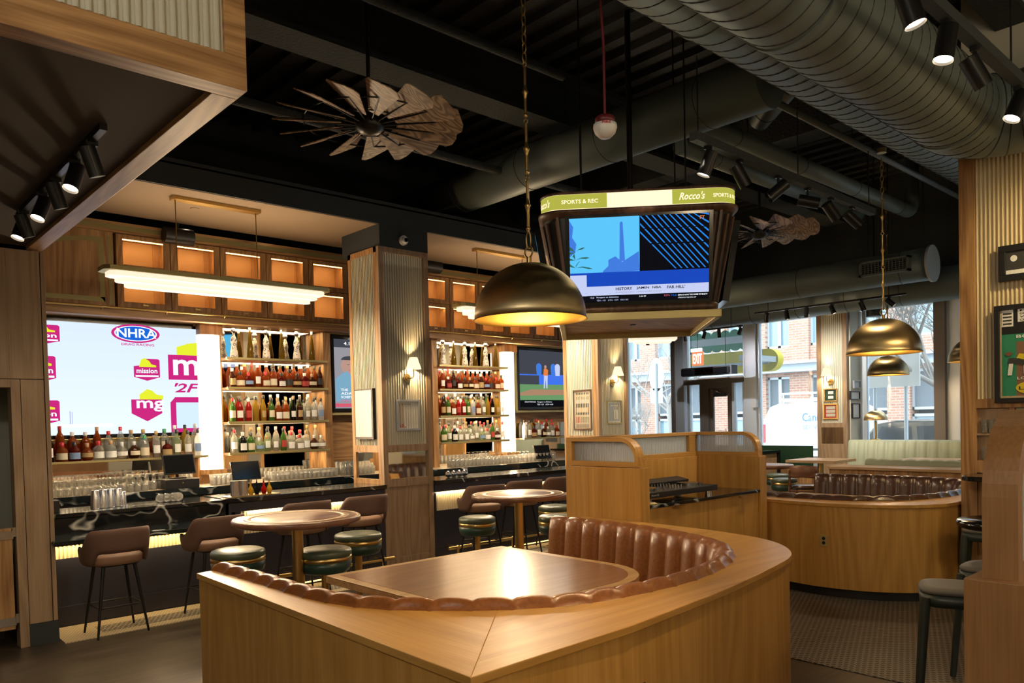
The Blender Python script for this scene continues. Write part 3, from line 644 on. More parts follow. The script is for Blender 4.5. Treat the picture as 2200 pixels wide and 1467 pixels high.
# cabinets: arched panel + lit doors
YC = 9.87
t = thing('arched_cabinet', 'oak cabinet with arched pale inlay at the left end above the bar', 'cabinet', (2.2, 10.1, 3.3))
MB().box(1.61, 2.76, YC, 10.36, 3.30, 4.17).build('body', 'oak_z', t)
o_ = [(2.655, 3.345)]+[(2.655, 4.10)]+[(max(1.62, 2.655-1.05*sin(radians(a))), 4.10-.62*(1-cos(radians(a)))) for a in range(0, 80, 8)]
i_ = [(2.60, 3.40)]+[(2.60, 4.04)]+[(max(1.62, 2.60-.98*sin(radians(a))), 4.04-.60*(1-cos(radians(a)))) for a in range(0, 80, 8)]
m = MB(); n = len(o_); m.add([(x, YC-.004, z) for x, z in o_]+[(x, YC-.004, z) for x, z in i_], [(k, k+1, n+k+1, n+k) for k in range(n-1)])
m.box(1.62, 2.655, YC-.004, YC-.003, 3.345, 3.40).box(2.70, 2.74, YC-.004, YC-.003, 3.33, 4.12); m.build('inlay', 'inlay', t)
t = thing('crown_moulding', 'oak crown moulding with pale inlay strip above the cabinets', 'trim', (6, 9.9, 4.17))
MB().box(1.61, 10.95, 9.83, 10.36, 4.17, 4.29).build('board', 'oak_x', t, bevel=.003)
MB().box(1.61, 10.95, 9.826, 9.83, 4.20, 4.255).build('inlay', 'inlay', t)
def cabinet(x0, x1, z0, z1, label):
    t = thing('lit_cabinet', label, 'cabinet', ((x0+x1)/2, 10.1, z0), group='lit cabinets over the bar')
    MB().slot(0).box(x0, x0+.015, YC+.02, 10.36, z0, z1).box(x1-.015, x1, YC+.02, 10.36, z0, z1).box(x0, x1, YC+.02, 10.36, z0, z0+.015).box(x0, x1, YC+.02, 10.36, z1-.015, z1).box(x0, x1, 10.2, 10.22, z0, z1).build('body', 'back_wood_lit', t)
    f = .075
    d = MB().box(x0+.002, x0+f, YC, YC+.022, z0+.002, z1-.002).box(x1-f, x1-.002, YC, YC+.022, z0+.002, z1-.002).box(x0+f, x1-f, YC, YC+.022, z0+.002, z0+.07).box(x0+f, x1-f, YC, YC+.022, z1-.05, z1-.002).build('door', 'oak_z', t, bevel=.002)
    hm = MB().box((x0+x1)/2-.03, (x0+x1)/2+.03, YC-.025, YC-.015, z0+.03, z0+.045).box((x0+x1)/2-.025, (x0+x1)/2-.018, YC-.015, YC, z0+.03, z0+.045).box((x0+x1)/2+.018, (x0+x1)/2+.025, YC-.015, YC, z0+.03, z0+.045)
    hm.build('handle', 'brass', d)
    g = MB(); k = int((x1-x0-2*f)/.012)
    for i in range(k):
        if i % 1 == 0: g.box(x0+f+i*.012, x0+f+i*.012+.004, YC+.009, YC+.013, z0+.07, z1-.05) if i > k*.72 else None
    g.box(x0+f, x1-f, YC+.013, YC+.015, z0+.07, z1-.05); g.build('reeded_pane', 'cab_glass', d)
    MB().box(x0+.03, x1-.03, YC+.05, YC+.07, z1-.055, z1-.045).build('led_strip', 'led', t)
    light('AREA', 'cabinet_led', ((x0+x1)/2, YC+.10, z1-.03), 1.1, (1, .68, .36), rot=(radians(18), 0, 0), sx=x1-x0-.08, sy=.02)
k = 0; xs = [2.79+i*.621 for i in range(12)]
for i in range(12):
    x0 = xs[i]
    if 5.9 < x0+.3 < 6.7: continue        # behind the middle column
    x1 = x0+.615
    for z0, z1, w in ((3.30, 3.735, 'lower'), (3.74, 4.165, 'upper')):
        cabinet(x0, x1, z0, z1, 'backlit reeded-glass cabinet over the bar, %s row, %s from the left' % (w, ORD[i]))
# ================================================================ booths
def resample(pts, n):
    P = [np.array(p, float) for p in pts]; d = [0]
    for a, b in zip(P, P[1:]): d.append(d[-1]+np.linalg.norm(b-a))
    out = []
    for i in range(n):
        s = d[-1]*i/(n-1); k = min(len(d)-2, max(0, int(np.searchsorted(d, s, side='right'))-1)); f = (s-d[k])/max(1e-9, d[k+1]-d[k]); out.append(tuple(P[k]*(1-f)+P[k+1]*f))
    return out, d[-1]
def booth(name, label, outer, inner, zl, leather, wood_, tx, seat_label=None, flute=.195):
    """outer / inner plan outlines (open, same direction) -> oak shell with a ledge and channelled leather lining"""
    t = thing(name, label, 'booth', (sum(p[0] for p in outer)/len(outer), sum(p[1] for p in outer)/len(outer), 0))
    poly = list(outer)+list(reversed(inner))
    if tx:       # mitred corner: one board runs along y, the other along x
        oi = outer.index(tx[0]); ii = min(range(len(inner)), key=lambda k: (inner[k][0]-tx[1][0])**2+(inner[k][1]-tx[1][1])**2)
        MB().prism(list(outer[:oi+1])+list(reversed(inner[:ii+1])), zl-.035, zl).build('ledge', wood_+'_y', t, bevel=.003)
        MB().prism(list(outer[oi:])+list(reversed(inner[ii:])), zl-.035, zl).build('ledge', wood_+'_x', t, bevel=.003)
    else: MB().prism(poly, zl-.035, zl).build('ledge', wood_+'_x', t, bevel=.006)
    N = 70
    o, _ = resample(outer, N); i_, _ = resample(inner, N)
    def off(P, d):
        r = []
        for k, p in enumerate(P):
            a = np.array(P[max(0, k-1)]); b = np.array(P[min(len(P)-1, k+1)]); v = b-a; v = v/np.linalg.norm(v); r.append((p[0]-v[1]*d, p[1]+v[0]*d))
        return r
    # which side is inward
    c = np.mean(np.array(inner), axis=0)
    sg = 1 if np.linalg.norm(np.array(off(i_, .1)[N//2])-c) < np.linalg.norm(np.array(i_[N//2])-c) else -1
    os_ = list(outer); body_out = off(os_, .015*sg)
    MB().prism(body_out+list(reversed(inner)), .10, zl-.035).build('shell', wood_+'_z', t)
    MB().prism(off(os_, .07*sg)+list(reversed(off(list(inner), -.02*sg))), 0, .10).build('kick_plate', 'black', t)
    # channelled leather: top roll + face
    _, Ln = resample(inner, 3); nf = max(6, round(Ln/flute)); M = nf*8+1
    base, _ = resample(inner, M); P = []
    prof = [(-.035, zl-.01), (-.03, zl+.022), (-.01, zl+.045), (.02, zl+.052), (.05, zl+.04), (.07, zl+.01), (.085, zl-.08), (.10, zl-.25), (.13, zl-.48), (.13, .40)]
    offs = [off(base, p[0]*sg) for p in prof]
    offb = [off(base, (p[0]+(.036 if p[1] < zl+.03 else .016))*sg) for p in prof]
    rows = []
    for k in range(M):
        ph = abs(sin(pi*k/8)); ph = ph**.45; row = []
        for j, (d, z) in enumerate(prof):
            a = np.array(offs[j][k]); q = np.array(offb[j][k]); w = ph if j > 0 else 0
            zz = z-(1-ph)*(.012 if j in (1, 2, 3, 4) else 0); xy = a*(1-w)+q*w; row.append((xy[0], xy[1], zz))
        rows.append(row)
    m = MB(); m.grid(rows); m.poly(rows[0]); m.poly(rows[-1]); bk = m.build('channelled_backrest', leather, t, weld=True)
    seat_out = off(base, .10*sg); seat_in = off(base, .62*sg)
    MB().prism([seat_out[k] for k in range(0, M, 4)]+[seat_in[k] for k in range(M-1, -1, -4)], .30, .46).build('seat_cushion', leather, t, bevel=.02)
    MB().prism([seat_out[k] for k in range(0, M, 4)]+[off(base, .56*sg)[k] for k in range(M-1, -1, -4)], 0.0, .30).build('seat_base', wood_+'_z', t)
    return t
out1 = [(1.766, 4.85), (1.70, 2.10), (2.62, 2.115)]+smooth_poly([(2.62, 2.115), (3.50, 2.204), (4.185, 2.318), (4.60, 2.42), (4.90, 2.62), (5.107, 2.899), (5.221, 3.277), (5.265, 3.60)], 5)[1:]+[(5.285, 3.85), (5.29, 4.83)]
in1 = [(1.895, 4.87), (1.915, 4.3)]+smooth_poly([(1.915, 4.3), (1.925, 3.65), (2.026, 3.252), (2.23, 2.957), (2.473, 2.727), (2.779, 2.554), (3.224, 2.47), (3.68, 2.478), (4.16, 2.60), (4.52, 2.83), (4.72, 3.14), (4.84, 3.50), (4.91, 3.82)], 5)[1:]+[(4.93, 4.2), (4.93, 4.83)]
booth('booth', 'near oak horseshoe booth with channelled tan leather lining around the plywood-edged table', out1, in1, .95, 'brown_leather', 'booth_oak', ((1.70, 2.10), (2.43, 2.76)))
out2 = [(7.60, 4.98), (7.56, 4.3)]+smooth_poly([(7.56, 4.3), (7.53, 3.96), (7.50, 3.67), (7.57, 3.25), (7.773, 2.894), (8.05, 2.68), (8.32, 2.62)], 5)[1:]+[(8.32, 2.63), (10.9, 2.63), (11.15, 3.0), (11.15, 5.2)]
in2 = [(7.80, 5.0), (7.78, 4.3)]+smooth_poly([(7.78, 4.3), (7.80, 3.7), (7.92, 3.35), (8.16, 3.08), (8.6, 2.90), (9.3, 2.85), (10.1, 2.95), (10.5, 3.2), (10.7, 3.6), (10.74, 4.1)], 5)[1:]+[(10.74, 4.6), (10.62, 5.2)]
booth('booth', 'second oak horseshoe booth with dark brown leather beyond the DJ desk', out2, in2, .95, 'dark_leather', 'booth_oak', 0)
def outlet(x, y, z, n, label, mat='oak_z', dark='black'):
    n = Vector(n); r = Vector((-n.y, n.x, 0)); u = Vector((0, 0, 1)); c = Vector((x, y, z))
    t = thing('power_outlet', label, 'power outlet', c)
    MB().obox(c+n*.003, r*.036, u*.057, n*.003).build('cover_plate', mat, t, bevel=.002)
    for s in (-1, 1):
        m = MB(); m.cyl(c+u*.022*s+n*.005, c+u*.022*s+n*.009, .017, n=14); m.build('socket', dark, t)
p = at(1770, 1161, x=7.515); outlet(p.x, p.y, p.z, (-1, .25, 0) and Vector((-1, -.12, 0)).normalized(), 'brass-toned power outlet low on the second booth panel', 'brass_satin')
p = at(1393, 1462, y=2.16); outlet(2.68, 2.128, .62, Vector((.04, -1, 0)).normalized(), 'black power outlet with metal rim at the bottom edge of the near booth', 'steel_dark')
# tables inside the booths
def booth_table(x0, x1, y0, y1, rr, label, near):
    """square corners at the open end (y1), rounded at the booth end"""
    c = ((x0+x1)/2, (y0+y1)/2); t = thing('booth_table', label, 'table', (c[0], c[1], 0))
    def outline(i):
        r = rr-i
        return [(x0+i, y1-i), (x0+i, y0+rr)]+[(x0+rr+r*cos(radians(a)), y0+rr+r*sin(radians(a))) for a in range(190, 270, 10)]+[(x1-rr+r*cos(radians(a)), y0+rr+r*sin(radians(a))) for a in range(270, 361, 10)]+[(x1-i, y1-i)]
    for k in range(4):
        MB().prism(outline(0), .716+k*.0105, .7255+k*.0105).build('plywood_edge_layer', 'ply', t) if k < 4 else None
    MB().prism(outline(.006), .712, .7575).build('core_layer', 'walnut_x', t)
    MB().prism(outline(.0), .7575, .766).build('plywood_rim', 'ply', t, bevel=.003)
    MB().prism(outline(.075), .766, .7675).build('top_panel', 'table_wood', t)
    MB().cyl((c[0], c[1], .03), (c[0], c[1], .71), .05).lathe([(.001, 0), (.30, 0), (.30, .012), (.06, .035), (.001, .035)], (c[0], c[1], 0), 32).build('pedestal', 'brass_dark', t)
    return t
booth_table(2.735, 4.43, 3.22, 5.0, .55, 'walnut booth table with pale layered plywood edge inside the near booth', 1)
booth_table(8.55, 10.1, 3.7, 5.15, .5, 'walnut booth table inside the second booth', 1)
# ================================================================ DJ desk
dj = thing('dj_desk', 'oak DJ desk with curved reeded-glass screens between the two booths', 'DJ desk', (6.3, 4.6, 0))
xl, xr, ya, yb_ = 5.31, 7.30, 4.17, 4.93
MB().box(xl, xl+.13, ya, yb_+.12, 0, 1.41).box(xr, xr+.13, ya, yb_+.12, 0, 1.42).box(xl+.13, xr, yb_, yb_+.12, 0, 1.41).build('side_and_back_panel', 'booth_oak_z', dj, bevel=.003)
MB().box(xl+.13, xr, ya+.03, yb_, .02, .12).build('kick_plate', 'black', dj)
for i, (x0, x1) in enumerate(((xl+.135, 6.375), (6.38, xr-.005))):
    d = MB().box(x0, x1, ya+.02, ya+.04, .12, 1.045).build('cupboard_door', 'booth_oak_z', dj, bevel=.002)
    xc = (x0+x1)/2+(-.05 if i == 0 else .15); MB().box(xc-.07, xc+.07, ya-.01, ya+.02, 1.02, 1.035).build('handle', 'brass', d)
MB().box(xl+.13, xr, ya, yb_, 1.045, 1.075).build('marble_top', 'marble', dj, bevel=.004)
def screen_frame(x0, wing_dir, x1, name):
    """arched wing along y at x0..x1: flat top at 1.67, curving down to the near end"""
    r = .20; zt, zb_ = 1.675, 1.415; w = .035
    op = [(yb_+.12, zb_), (yb_+.12, zt)]+[(ya+.03+r-r*sin(radians(a)), zt-r+r*cos(radians(a))) for a in range(0, 91, 9)]+[(ya+.03, zb_)]
    ip = [(yb_+.05, zb_+.045), (yb_+.05, zt-w)]+[(ya+.03+r-(r-w)*sin(radians(a)), zt-r+(r-w)*cos(radians(a))) for a in range(0, 91, 9)]+[(ya+.03+w, zb_+.045)]
    n = len(op); m = MB()
    A = [(x0, y, z) for y, z in op]; B = [(x1, y, z) for y, z in op]; C_ = [(x0, y, z) for y, z in ip]; D = [(x1, y, z) for y, z in ip]
    for k in range(n):
        j = (k+1) % n; m.add([A[k], A[j], C_[j], C_[k], B[k], B[j], D[j], D[k]], [(0, 1, 2, 3), (7, 6, 5, 4), (0, 4, 5, 1), (3, 2, 6, 7)])
    f = m.build(name, 'booth_oak_y', dj, weld=True)
    xm = (x0+x1)/2; g = MB(); g.poly([(xm, y, z) for y, z in ip])
    y = yb_+.04
    while y > ya+.07:
        zz = zt-w if y > ya+.03+r else zt-r+math.sqrt(max(0, (r-w)**2-(ya+.03+r-y)**2))
        g.box(xm-.006, xm+.006, y, y+.010, zb_+.045, zz-.003); y -= .02
    g.build('reeded_glass', 'fluted_glass', f)
screen_frame(xl+.01, 1, xl+.105, 'left_screen_frame'); screen_frame(xr+.02, 1, xr+.105, 'right_screen_frame')
f = MB().box(xl+.1, xr+.02, yb_+.02, yb_+.10, 1.64, 1.675).box(xl+.1, xr+.02, yb_+.02, yb_+.10, 1.41, 1.46).box(6.1, 6.17, yb_+.02, yb_+.1, 1.46, 1.64).box(7.18, 7.3, yb_+.02, yb_+.1, 1.46, 1.64).box(5.41, 5.46, yb_+.02, yb_+.1, 1.46, 1.64).build('back_screen_frame', 'booth_oak_x', dj, bevel=.003)
g = MB().box(5.46, 6.1, yb_+.058, yb_+.062, 1.46, 1.64).box(6.17, 7.18, yb_+.058, yb_+.062, 1.46, 1.64)
x = 5.47
while x < 7.17:
    if not 6.09 < x < 6.17: g.box(x, x+.01, yb_+.054, yb_+.066, 1.46, 1.64)
    x += .02
g.build('reeded_glass', 'fluted_glass', f)
# DJ controller
cx0, cx1, cy0, cy1, cz = 5.50, 6.62, 4.24, 4.72, 1.075
t = thing('dj_controller', 'black two-deck DJ controller standing on the marble DJ desk', 'DJ controller', ((cx0+cx1)/2, (cy0+cy1)/2, cz))
MB().box(cx0, cx1, cy0, cy1, cz+.045, cz+.10).obox(((cx0+cx1)/2, cy1-.07, cz+.125), (.56, 0, 0), (0, .07, .014), (0, -.006, .028)).build('body', 'black', t, bevel=.006)
for x in (cx0+.08, cx1-.08):
    for y in (cy0+.06, cy1-.06): MB().cyl((x, y, cz), (x, y, cz+.045), .035).build('foot', 'steel', t)
for x in (cx0+.2, cx1-.2): MB().cyl((x, cy0+.19, cz+.10), (x, cy0+.19, cz+.125), .12, n=28).cyl((x, cy0+.19, cz+.125), (x, cy0+.19, cz+.127), .06, n=20).build('jog_wheel', 'steel_dark', t)
MB().obox((cx0+.25, cy1-.04, cz+.185), (.17, 0, 0), (0, .06, .045), (0, -.008, .01)).build('display', 'far_louver', t)
m = MB()
for i in range(5):
    for j in range(4): m.cyl((cx0+.47+i*.045, cy0+.1+j*.07, cz+.10), (cx0+.47+i*.045, cy0+.1+j*.07, cz+.13), .009, n=8)
for i in range(8): m.box(cx0+.07+(i % 4)*.05+(.62 if i > 3 else 0), cx0+.10+(i % 4)*.05+(.62 if i > 3 else 0), cy0+.02, cy0+.045, cz+.10, cz+.106)
m.build('knobs_and_faders', 'steel', t)
bd = Board((cx0+.06, cy0-.001, cz+.06), (1, 0, 0), (0, 0, 1)); bd.text('Pioneer DJ', 0, 0, .022, 'paper_white'); bd.build('lettering', t)
c_ = MB().lathe([(.001, 0), (.05, 0), (.055, .012), (.03, .02), (.001, .02)], (5.52, 4.215, 1.075), 18); solo(c_, 'small_dish', 'brass_satin', 'small brass dish at the left front of the DJ desk', 'dish')
# ================================================================ bar chairs
def bar_chair():
    t = thing('bar_chair', 'x', 'bar chair', (0, 0, 0))
    m = MB(); a, b_ = .235, .215
    def se(k, s=1): an = 2*pi*k/28; c, s_ = cos(an), sin(an); return (a*s*math.copysign(abs(c)**.7, c), b_*s*math.copysign(abs(s_)**.7, s_))
    rings = [[(x, y+.01, z) for x, y in [se(k, s) for k in range(28)]] for s, z in ((.90, .655), (1, .67), (1.02, .70), (1, .725), (.92, .742), (.6, .752), (.2, .755))]
    v = [p for r in rings for p in r]; m.smooth = True; m.add(v, [(j*28+i, j*28+(i+1) % 28, (j+1)*28+(i+1) % 28, (j+1)*28+i) for j in range(6) for i in range(28)]); m.smooth = False; m.poly(rings[0]); m.poly(rings[-1])
    m.build('seat', 'stool_seat', t)
    # wrap-round shell: back at -y, arms forward
    n = 36; inn, out = [], []
    for k in range(n+1):
        th = radians(-128+256*k/n); u = abs(th)/radians(128)
        top = 1.0-.02*u if u < .38 else 1.0-.008-.17*(1-cos(min(1, (u-.38)/.35)*pi))/2
        top = top if u < .90 else top-.05*((u-.90)/.1)**2
        bot = .775 if u < .30 else .775-.115*(1-cos(min(1, (u-.30)/.2)*pi))/2
        bot = bot+(.06*((u-.85)/.15)**2 if u > .85 else 0)
        fl = lambda z: .035*(z-.72)/.28
        rows_i, rows_o = [], []
        for j in range(7):
            z = bot+(top-bot)*j/6; bulge = .004*sin(pi*j/6)
            for rr, L_ in ((0, rows_i), (.034, rows_o)):
                e = -.010 if j in (0, 6) and rr > 0 else (.010 if j in (0, 6) else 0)
                rx = .245+rr+fl(z)+e+(bulge if rr else -bulge); ry = .235+rr+fl(z)+e
                L_.append((rx*math.copysign(abs(sin(th))**.8, sin(th)), -ry*math.copysign(abs(cos(th))**.8, cos(th))+.01, z))
        inn.append(rows_i); out.append(rows_o)
    m = MB(); m.grid(inn); m.grid(out); m.smooth = True
    for k in range(n):
        m.add([inn[k][6], inn[k+1][6], out[k+1][6], out[k][6]], [(0, 1, 2, 3)]); m.add([inn[k][0], inn[k+1][0], out[k+1][0], out[k][0]], [(0, 1, 2, 3)])
    m.smooth = False
    for e in (0, n): m.poly(list(inn[e])+list(reversed(out[e])))
    m.build('backrest', 'stool_fabric', t, weld=True)
    MB().box(-.16, .16, -.15, .17, .64, .66).build('seat_plate', 'black_metal', t)
    for sx in (-1, 1):
        for sy in (-1, 1): MB().cyl((sx*.135, sy*.13+.01, .65), (sx*.22, sy*.20+.01, 0), .017, .010, n=10).build('leg', 'black_metal', t)
    z = .27; u = .65-z; ex = .135+.085*u/.65; ey = .13+.07*u/.65; c4 = [(-ex, -ey+.01, z), (ex, -ey+.01, z), (ex, ey+.01, z), (-ex, ey+.01, z)]
    m = MB()
    for k in range(4): m.cyl(c4[k], c4[(k+1) % 4], .008, n=8)
    m.build('footrest', 'black_metal', t)
    return t
bc = bar_chair()
chairs = [(2.05, 7.63, 2, .97, 'brown upholstered bar chair nearest the left wall, at the lower marble ledge'), (2.96, 7.66, 3, .985, 'brown upholstered bar chair at the lower ledge, second from the left wall'),
          (3.98, 7.78, 0, 1.03, 'brown bar chair behind the near round table, its legs half hidden'), (4.73, 7.80, -2, 1.035, 'brown bar chair tucked beside the middle column'),
          (6.50, 7.72, -16, 1.03, 'brown bar chair just beyond the middle column'), (7.28, 7.82, -14, 1.03, 'brown bar chair behind the far round table'), (8.05, 7.86, -12, 1.03, 'brown bar chair at the far end of the bar')]
for i, (x, y, rz, s, lb) in enumerate(chairs):
    if i == 0: bc.location = (x, y, .009); bc.rotation_euler = (0, 0, radians(rz)); bc['label'] = lb; bc.scale = (s,)*3; bc['group'] = 'bar chairs along the front bar'
    else: dup(bc, (x, y, .009), radians(rz), lb, 'bar chairs along the front bar', s)
# ================================================================ green drum stools
def drum():
    t = thing('drum_stool', 'x', 'stool', (0, 0, 0)); R = .232
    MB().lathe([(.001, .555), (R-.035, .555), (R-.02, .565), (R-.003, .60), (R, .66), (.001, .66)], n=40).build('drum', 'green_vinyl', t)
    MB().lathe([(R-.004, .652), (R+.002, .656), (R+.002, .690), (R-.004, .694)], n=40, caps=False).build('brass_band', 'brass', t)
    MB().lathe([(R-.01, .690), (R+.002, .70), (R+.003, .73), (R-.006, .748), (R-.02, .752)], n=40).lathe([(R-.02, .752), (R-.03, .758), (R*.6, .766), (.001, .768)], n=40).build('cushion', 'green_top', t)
    MB().cyl((0, 0, .03), (0, 0, .556), .034, n=20).lathe([(.001, 0), (.20, 0), (.20, .012), (.05, .03), (.001, .03)], n=32).build('pedestal', 'brass', t)
    MB().torus((0, 0, .24), .15, .009, n=28).cyl((-.15, 0, .24), (.15, 0, .24), .007, n=8).build('foot_ring', 'brass', t)
    return t
ds = drum()
spots = [((511, 1180), 'green drum stool with brass band left of the near round table'), ((697, 1178), 'green drum stool with brass band in front of the near round table'), ((769, 1145), 'green drum stool with brass band between the near round table and the column'),
         ((1025, 1110), 'green drum stool left of the far round table'), ((1196, 1107), 'green drum stool right of the far round table, beside the DJ desk'), ((1192, 1086), 'green drum stool right of the far round table, the rearmost of that pair'),
         ((1684, 1028), 'green drum stool by the turf-green wall, nearer of the two'), ((1670, 1018), 'green drum stool by the turf-green wall, further of the two')]
for i, ((px, py), lb) in enumerate(spots):
    p = at(px, py, z=.762)
    if i == 0: ds.location = (p.x, p.y, .007); ds['label'] = lb; ds['group'] = 'green drum stools'
    else: dup(ds, (p.x, p.y, .007), 0, lb, 'green drum stools', (.9, .9, 1) if i > 2 else None)
# ================================================================ round high tables
def round_table(x, y, R, label, zt=1.07):
    t = thing('round_high_table', label, 'table', (x, y, .007), group='round high tables'); c = (x, y, 0)
    MB().lathe([(.001, zt-.05), (R-.02, zt-.05), (R, zt-.04), (R, zt-.008), (R-.008, zt), (.001, zt)], c, 56).build('tabletop', 'walnut_x', t)
    MB().lathe([(R*.70, zt), (R*.70, zt+.0012), (R*.82, zt+.0012), (R*.82, zt)], c, 56, caps=False).build('maple_inlay_ring', 'pale_table', t)
    MB().lathe([(R*.94, zt), (R*.94, zt+.001), (R*.98, zt+.001), (R*.98, zt)], c, 56, caps=False).build('edge_inlay', 'pale_table', t)
    MB().cyl((x, y, .03), (x, y, zt-.05), .047, n=24).lathe([(.001, .007), (.28, .007), (.28, .02), (.07, .035), (.001, .035)], c, 40).build('pedestal', 'brass', t)
    return t
round_table(3.09, 6.12, .535, 'round walnut high table with maple ring inlay, nearest the camera')
round_table(5.60, 6.03, .50, 'round walnut high table with maple ring inlay by the DJ desk')
p = at(1640, 998, z=1.07); round_table(p.x, p.y, .45, 'round high table far off, past the DJ desk')
# ================================================================ right-hand divider, stools, black tables
t = thing('glazed_divider', 'oak divider with curved glazed screen at the right edge of the picture', 'divider', (3.9, .7, 0))
MB().box(3.36, 5.2, -.6, 1.045, 0, 1.185).build('base_panel', 'divider_oak', t, bevel=.004)
xw0, r, zt, zb_ = 3.42, .34, 1.845, 1.185
op = [(xw0, zb_)]+[(xw0+r-r*cos(radians(a)), zt-r+r*sin(radians(a))) for a in range(0, 91, 9)]+[(5.2, zt), (5.2, zb_)]
w = .06; ip = [(xw0+w, zb_+.03)]+[(xw0+r-(r-w)*cos(radians(a)), zt-r+(r-w)*sin(radians(a))) for a in range(0, 91, 9)]+[(5.12, zt-w), (5.12, zb_+.03)]
m = MB(); n = len(op); y0, y1 = .872, .995
for k in range(n):
    j = (k+1) % n; q = lambda P, i, y: (P[i][0], y, P[i][1])
    m.add([q(op, k, y0), q(op, j, y0), q(ip, j, y0), q(ip, k, y0), q(op, k, y1), q(op, j, y1), q(ip, j, y1), q(ip, k, y1)], [(0, 1, 2, 3), (7, 6, 5, 4), (0, 4, 5, 1), (3, 2, 6, 7)])
f = m.build('arched_frame', 'divider_oak', t, weld=True)
g = MB(); g.poly([(x, .935, z) for x, z in ip])
for i in range(75): g.box(3.68+i*.019, 3.68+i*.019+.009, .93, .94, zb_+.03, zt-w)
g.build('reeded_glass', 'fluted_glass', f)
def grey_stool(x, y, rz, label, zs=.76, s=1.0):
    t = thing('metal_stool', label, 'stool', (x, y, .006), radians(rz), group='grey-seated green metal stools')
    m = MB(); rr = lambda a, e=.6: [(a*math.copysign(abs(cos(2*pi*k/28))**e, cos(2*pi*k/28)), a*math.copysign(abs(sin(2*pi*k/28))**e, sin(2*pi*k/28))) for k in range(28)]
    def stack(L_, nm, mat):
        m = MB(); rings = [[(px, py, z) for px, py in rr(a)] for a, z in L_]; v = [p for r_ in rings for p in r_]; m.smooth = True
        m.add(v, [(j*28+i, j*28+(i+1) % 28, (j+1)*28+(i+1) % 28, (j+1)*28+i) for j in range(len(L_)-1) for i in range(28)]); m.smooth = False; m.poly(rings[0]); m.poly(rings[-1]); m.build(nm, mat, t, local=True)
    stack([(.185, zs-.03), (.20, zs-.025), (.205, zs-.008), (.195, zs+.004), (.14, zs+.01)], 'seat', 'grey_seat')
    stack([(.175, zs-.10), (.20, zs-.10), (.205, zs-.03), (.18, zs-.03)], 'frame', 'green_metal')
    for sx in (-1, 1):
        for sy in (-1, 1): MB().cyl((sx*.165, sy*.165, zs-.05), (sx*.21, sy*.21, 0), .030, .020, n=12).build('leg', 'green_metal', t, local=True)
grey_stool(5.20, 1.66, 20, 'grey-seated green metal stool at the lower right, nearest the camera')
q_ = at(2140, 1212, z=.78); grey_stool(q_.x, q_.y, 0, 'grey-seated green metal stool half hidden by the right-hand divider')
grey_stool(7.9, 2.25, 10, 'grey-seated green metal stool beneath the black drink ledge on the pillar')
q_ = at(2160, 1118, z=1.075); TBX, TBY = q_.x, q_.y
t = thing('round_black_table', 'glossy black round table top at the right beside the divider', 'table', (TBX, TBY, .006))
MB().lathe([(.001, 1.02), (.27, 1.02), (.30, 1.04), (.30, 1.065), (.29, 1.075), (.001, 1.075)], (TBX, TBY, 0), 48).build('tabletop', 'black_gloss', t)
MB().cyl((TBX, TBY, .03), (TBX, TBY, 1.02), .04).lathe([(.001, .007), (.25, .007), (.25, .02), (.05, .035), (.001, .035)], (TBX, TBY, 0), 32).build('pedestal', 'green_metal', t)
t = thing('drink_ledge', 'black marble drink ledge fixed to the oak pillar', 'ledge', (8.1, 2.2, 1.2))
MB().prism([(8.349, 2.50)]+[(8.05-.18*sin(radians(a)), 2.32+.18*cos(radians(a))) for a in range(0, 91, 10)]+[(7.87, .6), (8.349, .6)], 1.19, 1.235).build('marble_top', 'marble', t, bevel=.006)
MB().prism([(8.349, 2.3), (8.349, 2.27), (8.0, 2.27), (8.0, 2.3)], 1.15, 1.19).box(8.32, 8.349, 2.27, 2.3, .9, 1.15).build('bracket', 'black_metal', t)
# ================================================================ far seating by the windows
def banquette(name, label, x, y0, y1, zt, face, back_wood=True, ph=.17):
    t = thing(name, label, 'banquette', (x, (y0+y1)/2, 0)); n = int((y1-y0)/ph); rows = []
    for k in range(n*6+1):
        ph_ = abs(sin(pi*k/6))**.5; y = y0+(y1-y0)*k/(n*6)
        rows.append([(x+.10, y, zt-.02), (x+.07, y, zt), (x+.03-.01*ph_, y, zt-.005-.012*(1-ph_)), (x-.05*ph_, y, zt-.05), (x-.03-.055*ph_, y, zt-.35), (x-.06-.05*ph_, y, .62)])
    m = MB(); m.grid(rows); m.poly(rows[0]); m.poly(rows[-1]); m.build('channelled_backrest', face, t, weld=True)
    MB().box(x-.52, x-.03, y0, y1, .50, .64).build('seat_cushion', face, t, bevel=.02)
    MB().box(x-.48, x+.1, y0, y1, 0, .50).box(x+.09, x+.12, y0, y1, 0, zt-.03).build('base', 'pale_oak_z', t)
    return t
banquette('banquette', 'pale green channelled banquette running under the street windows', 14.15, -1.5, 6.30, 1.35, 'pale_green')
t = thing('banquette', 'pale green banquette backing onto the oak partition in front of the window tables', 'banquette', (11.9, 2.5, 0))
P0 = at(1815, 988, z=1.14)
rows = []
for k in range(0, 30*6+1):
    ph_ = abs(sin(pi*k/6))**.5; y = 5.1-5.6*k/(30*6); rows.append([(12.03, y, 1.04), (12.04, y, 1.10+.012*ph_), (12.08, y, 1.125+.015*ph_), (12.14, y, 1.10+.01*ph_), (12.17+.02*ph_, y, .9), (12.2, y, .5)])
m = MB(); m.grid(rows); m.poly(rows[0]); m.poly(rows[-1]); m.build('channelled_backrest', 'pale_green', t, weld=True)
MB().box(12.15, 12.65, -.5, 5.1, .4, .6).build('seat_cushion', 'pale_green', t, bevel=.02)
t = thing('oak_partition', 'low oak partition with a broad ledge behind the second booth', 'partition', (11.6, 2.5, 0))
p = at(1797, 996, z=1.04)
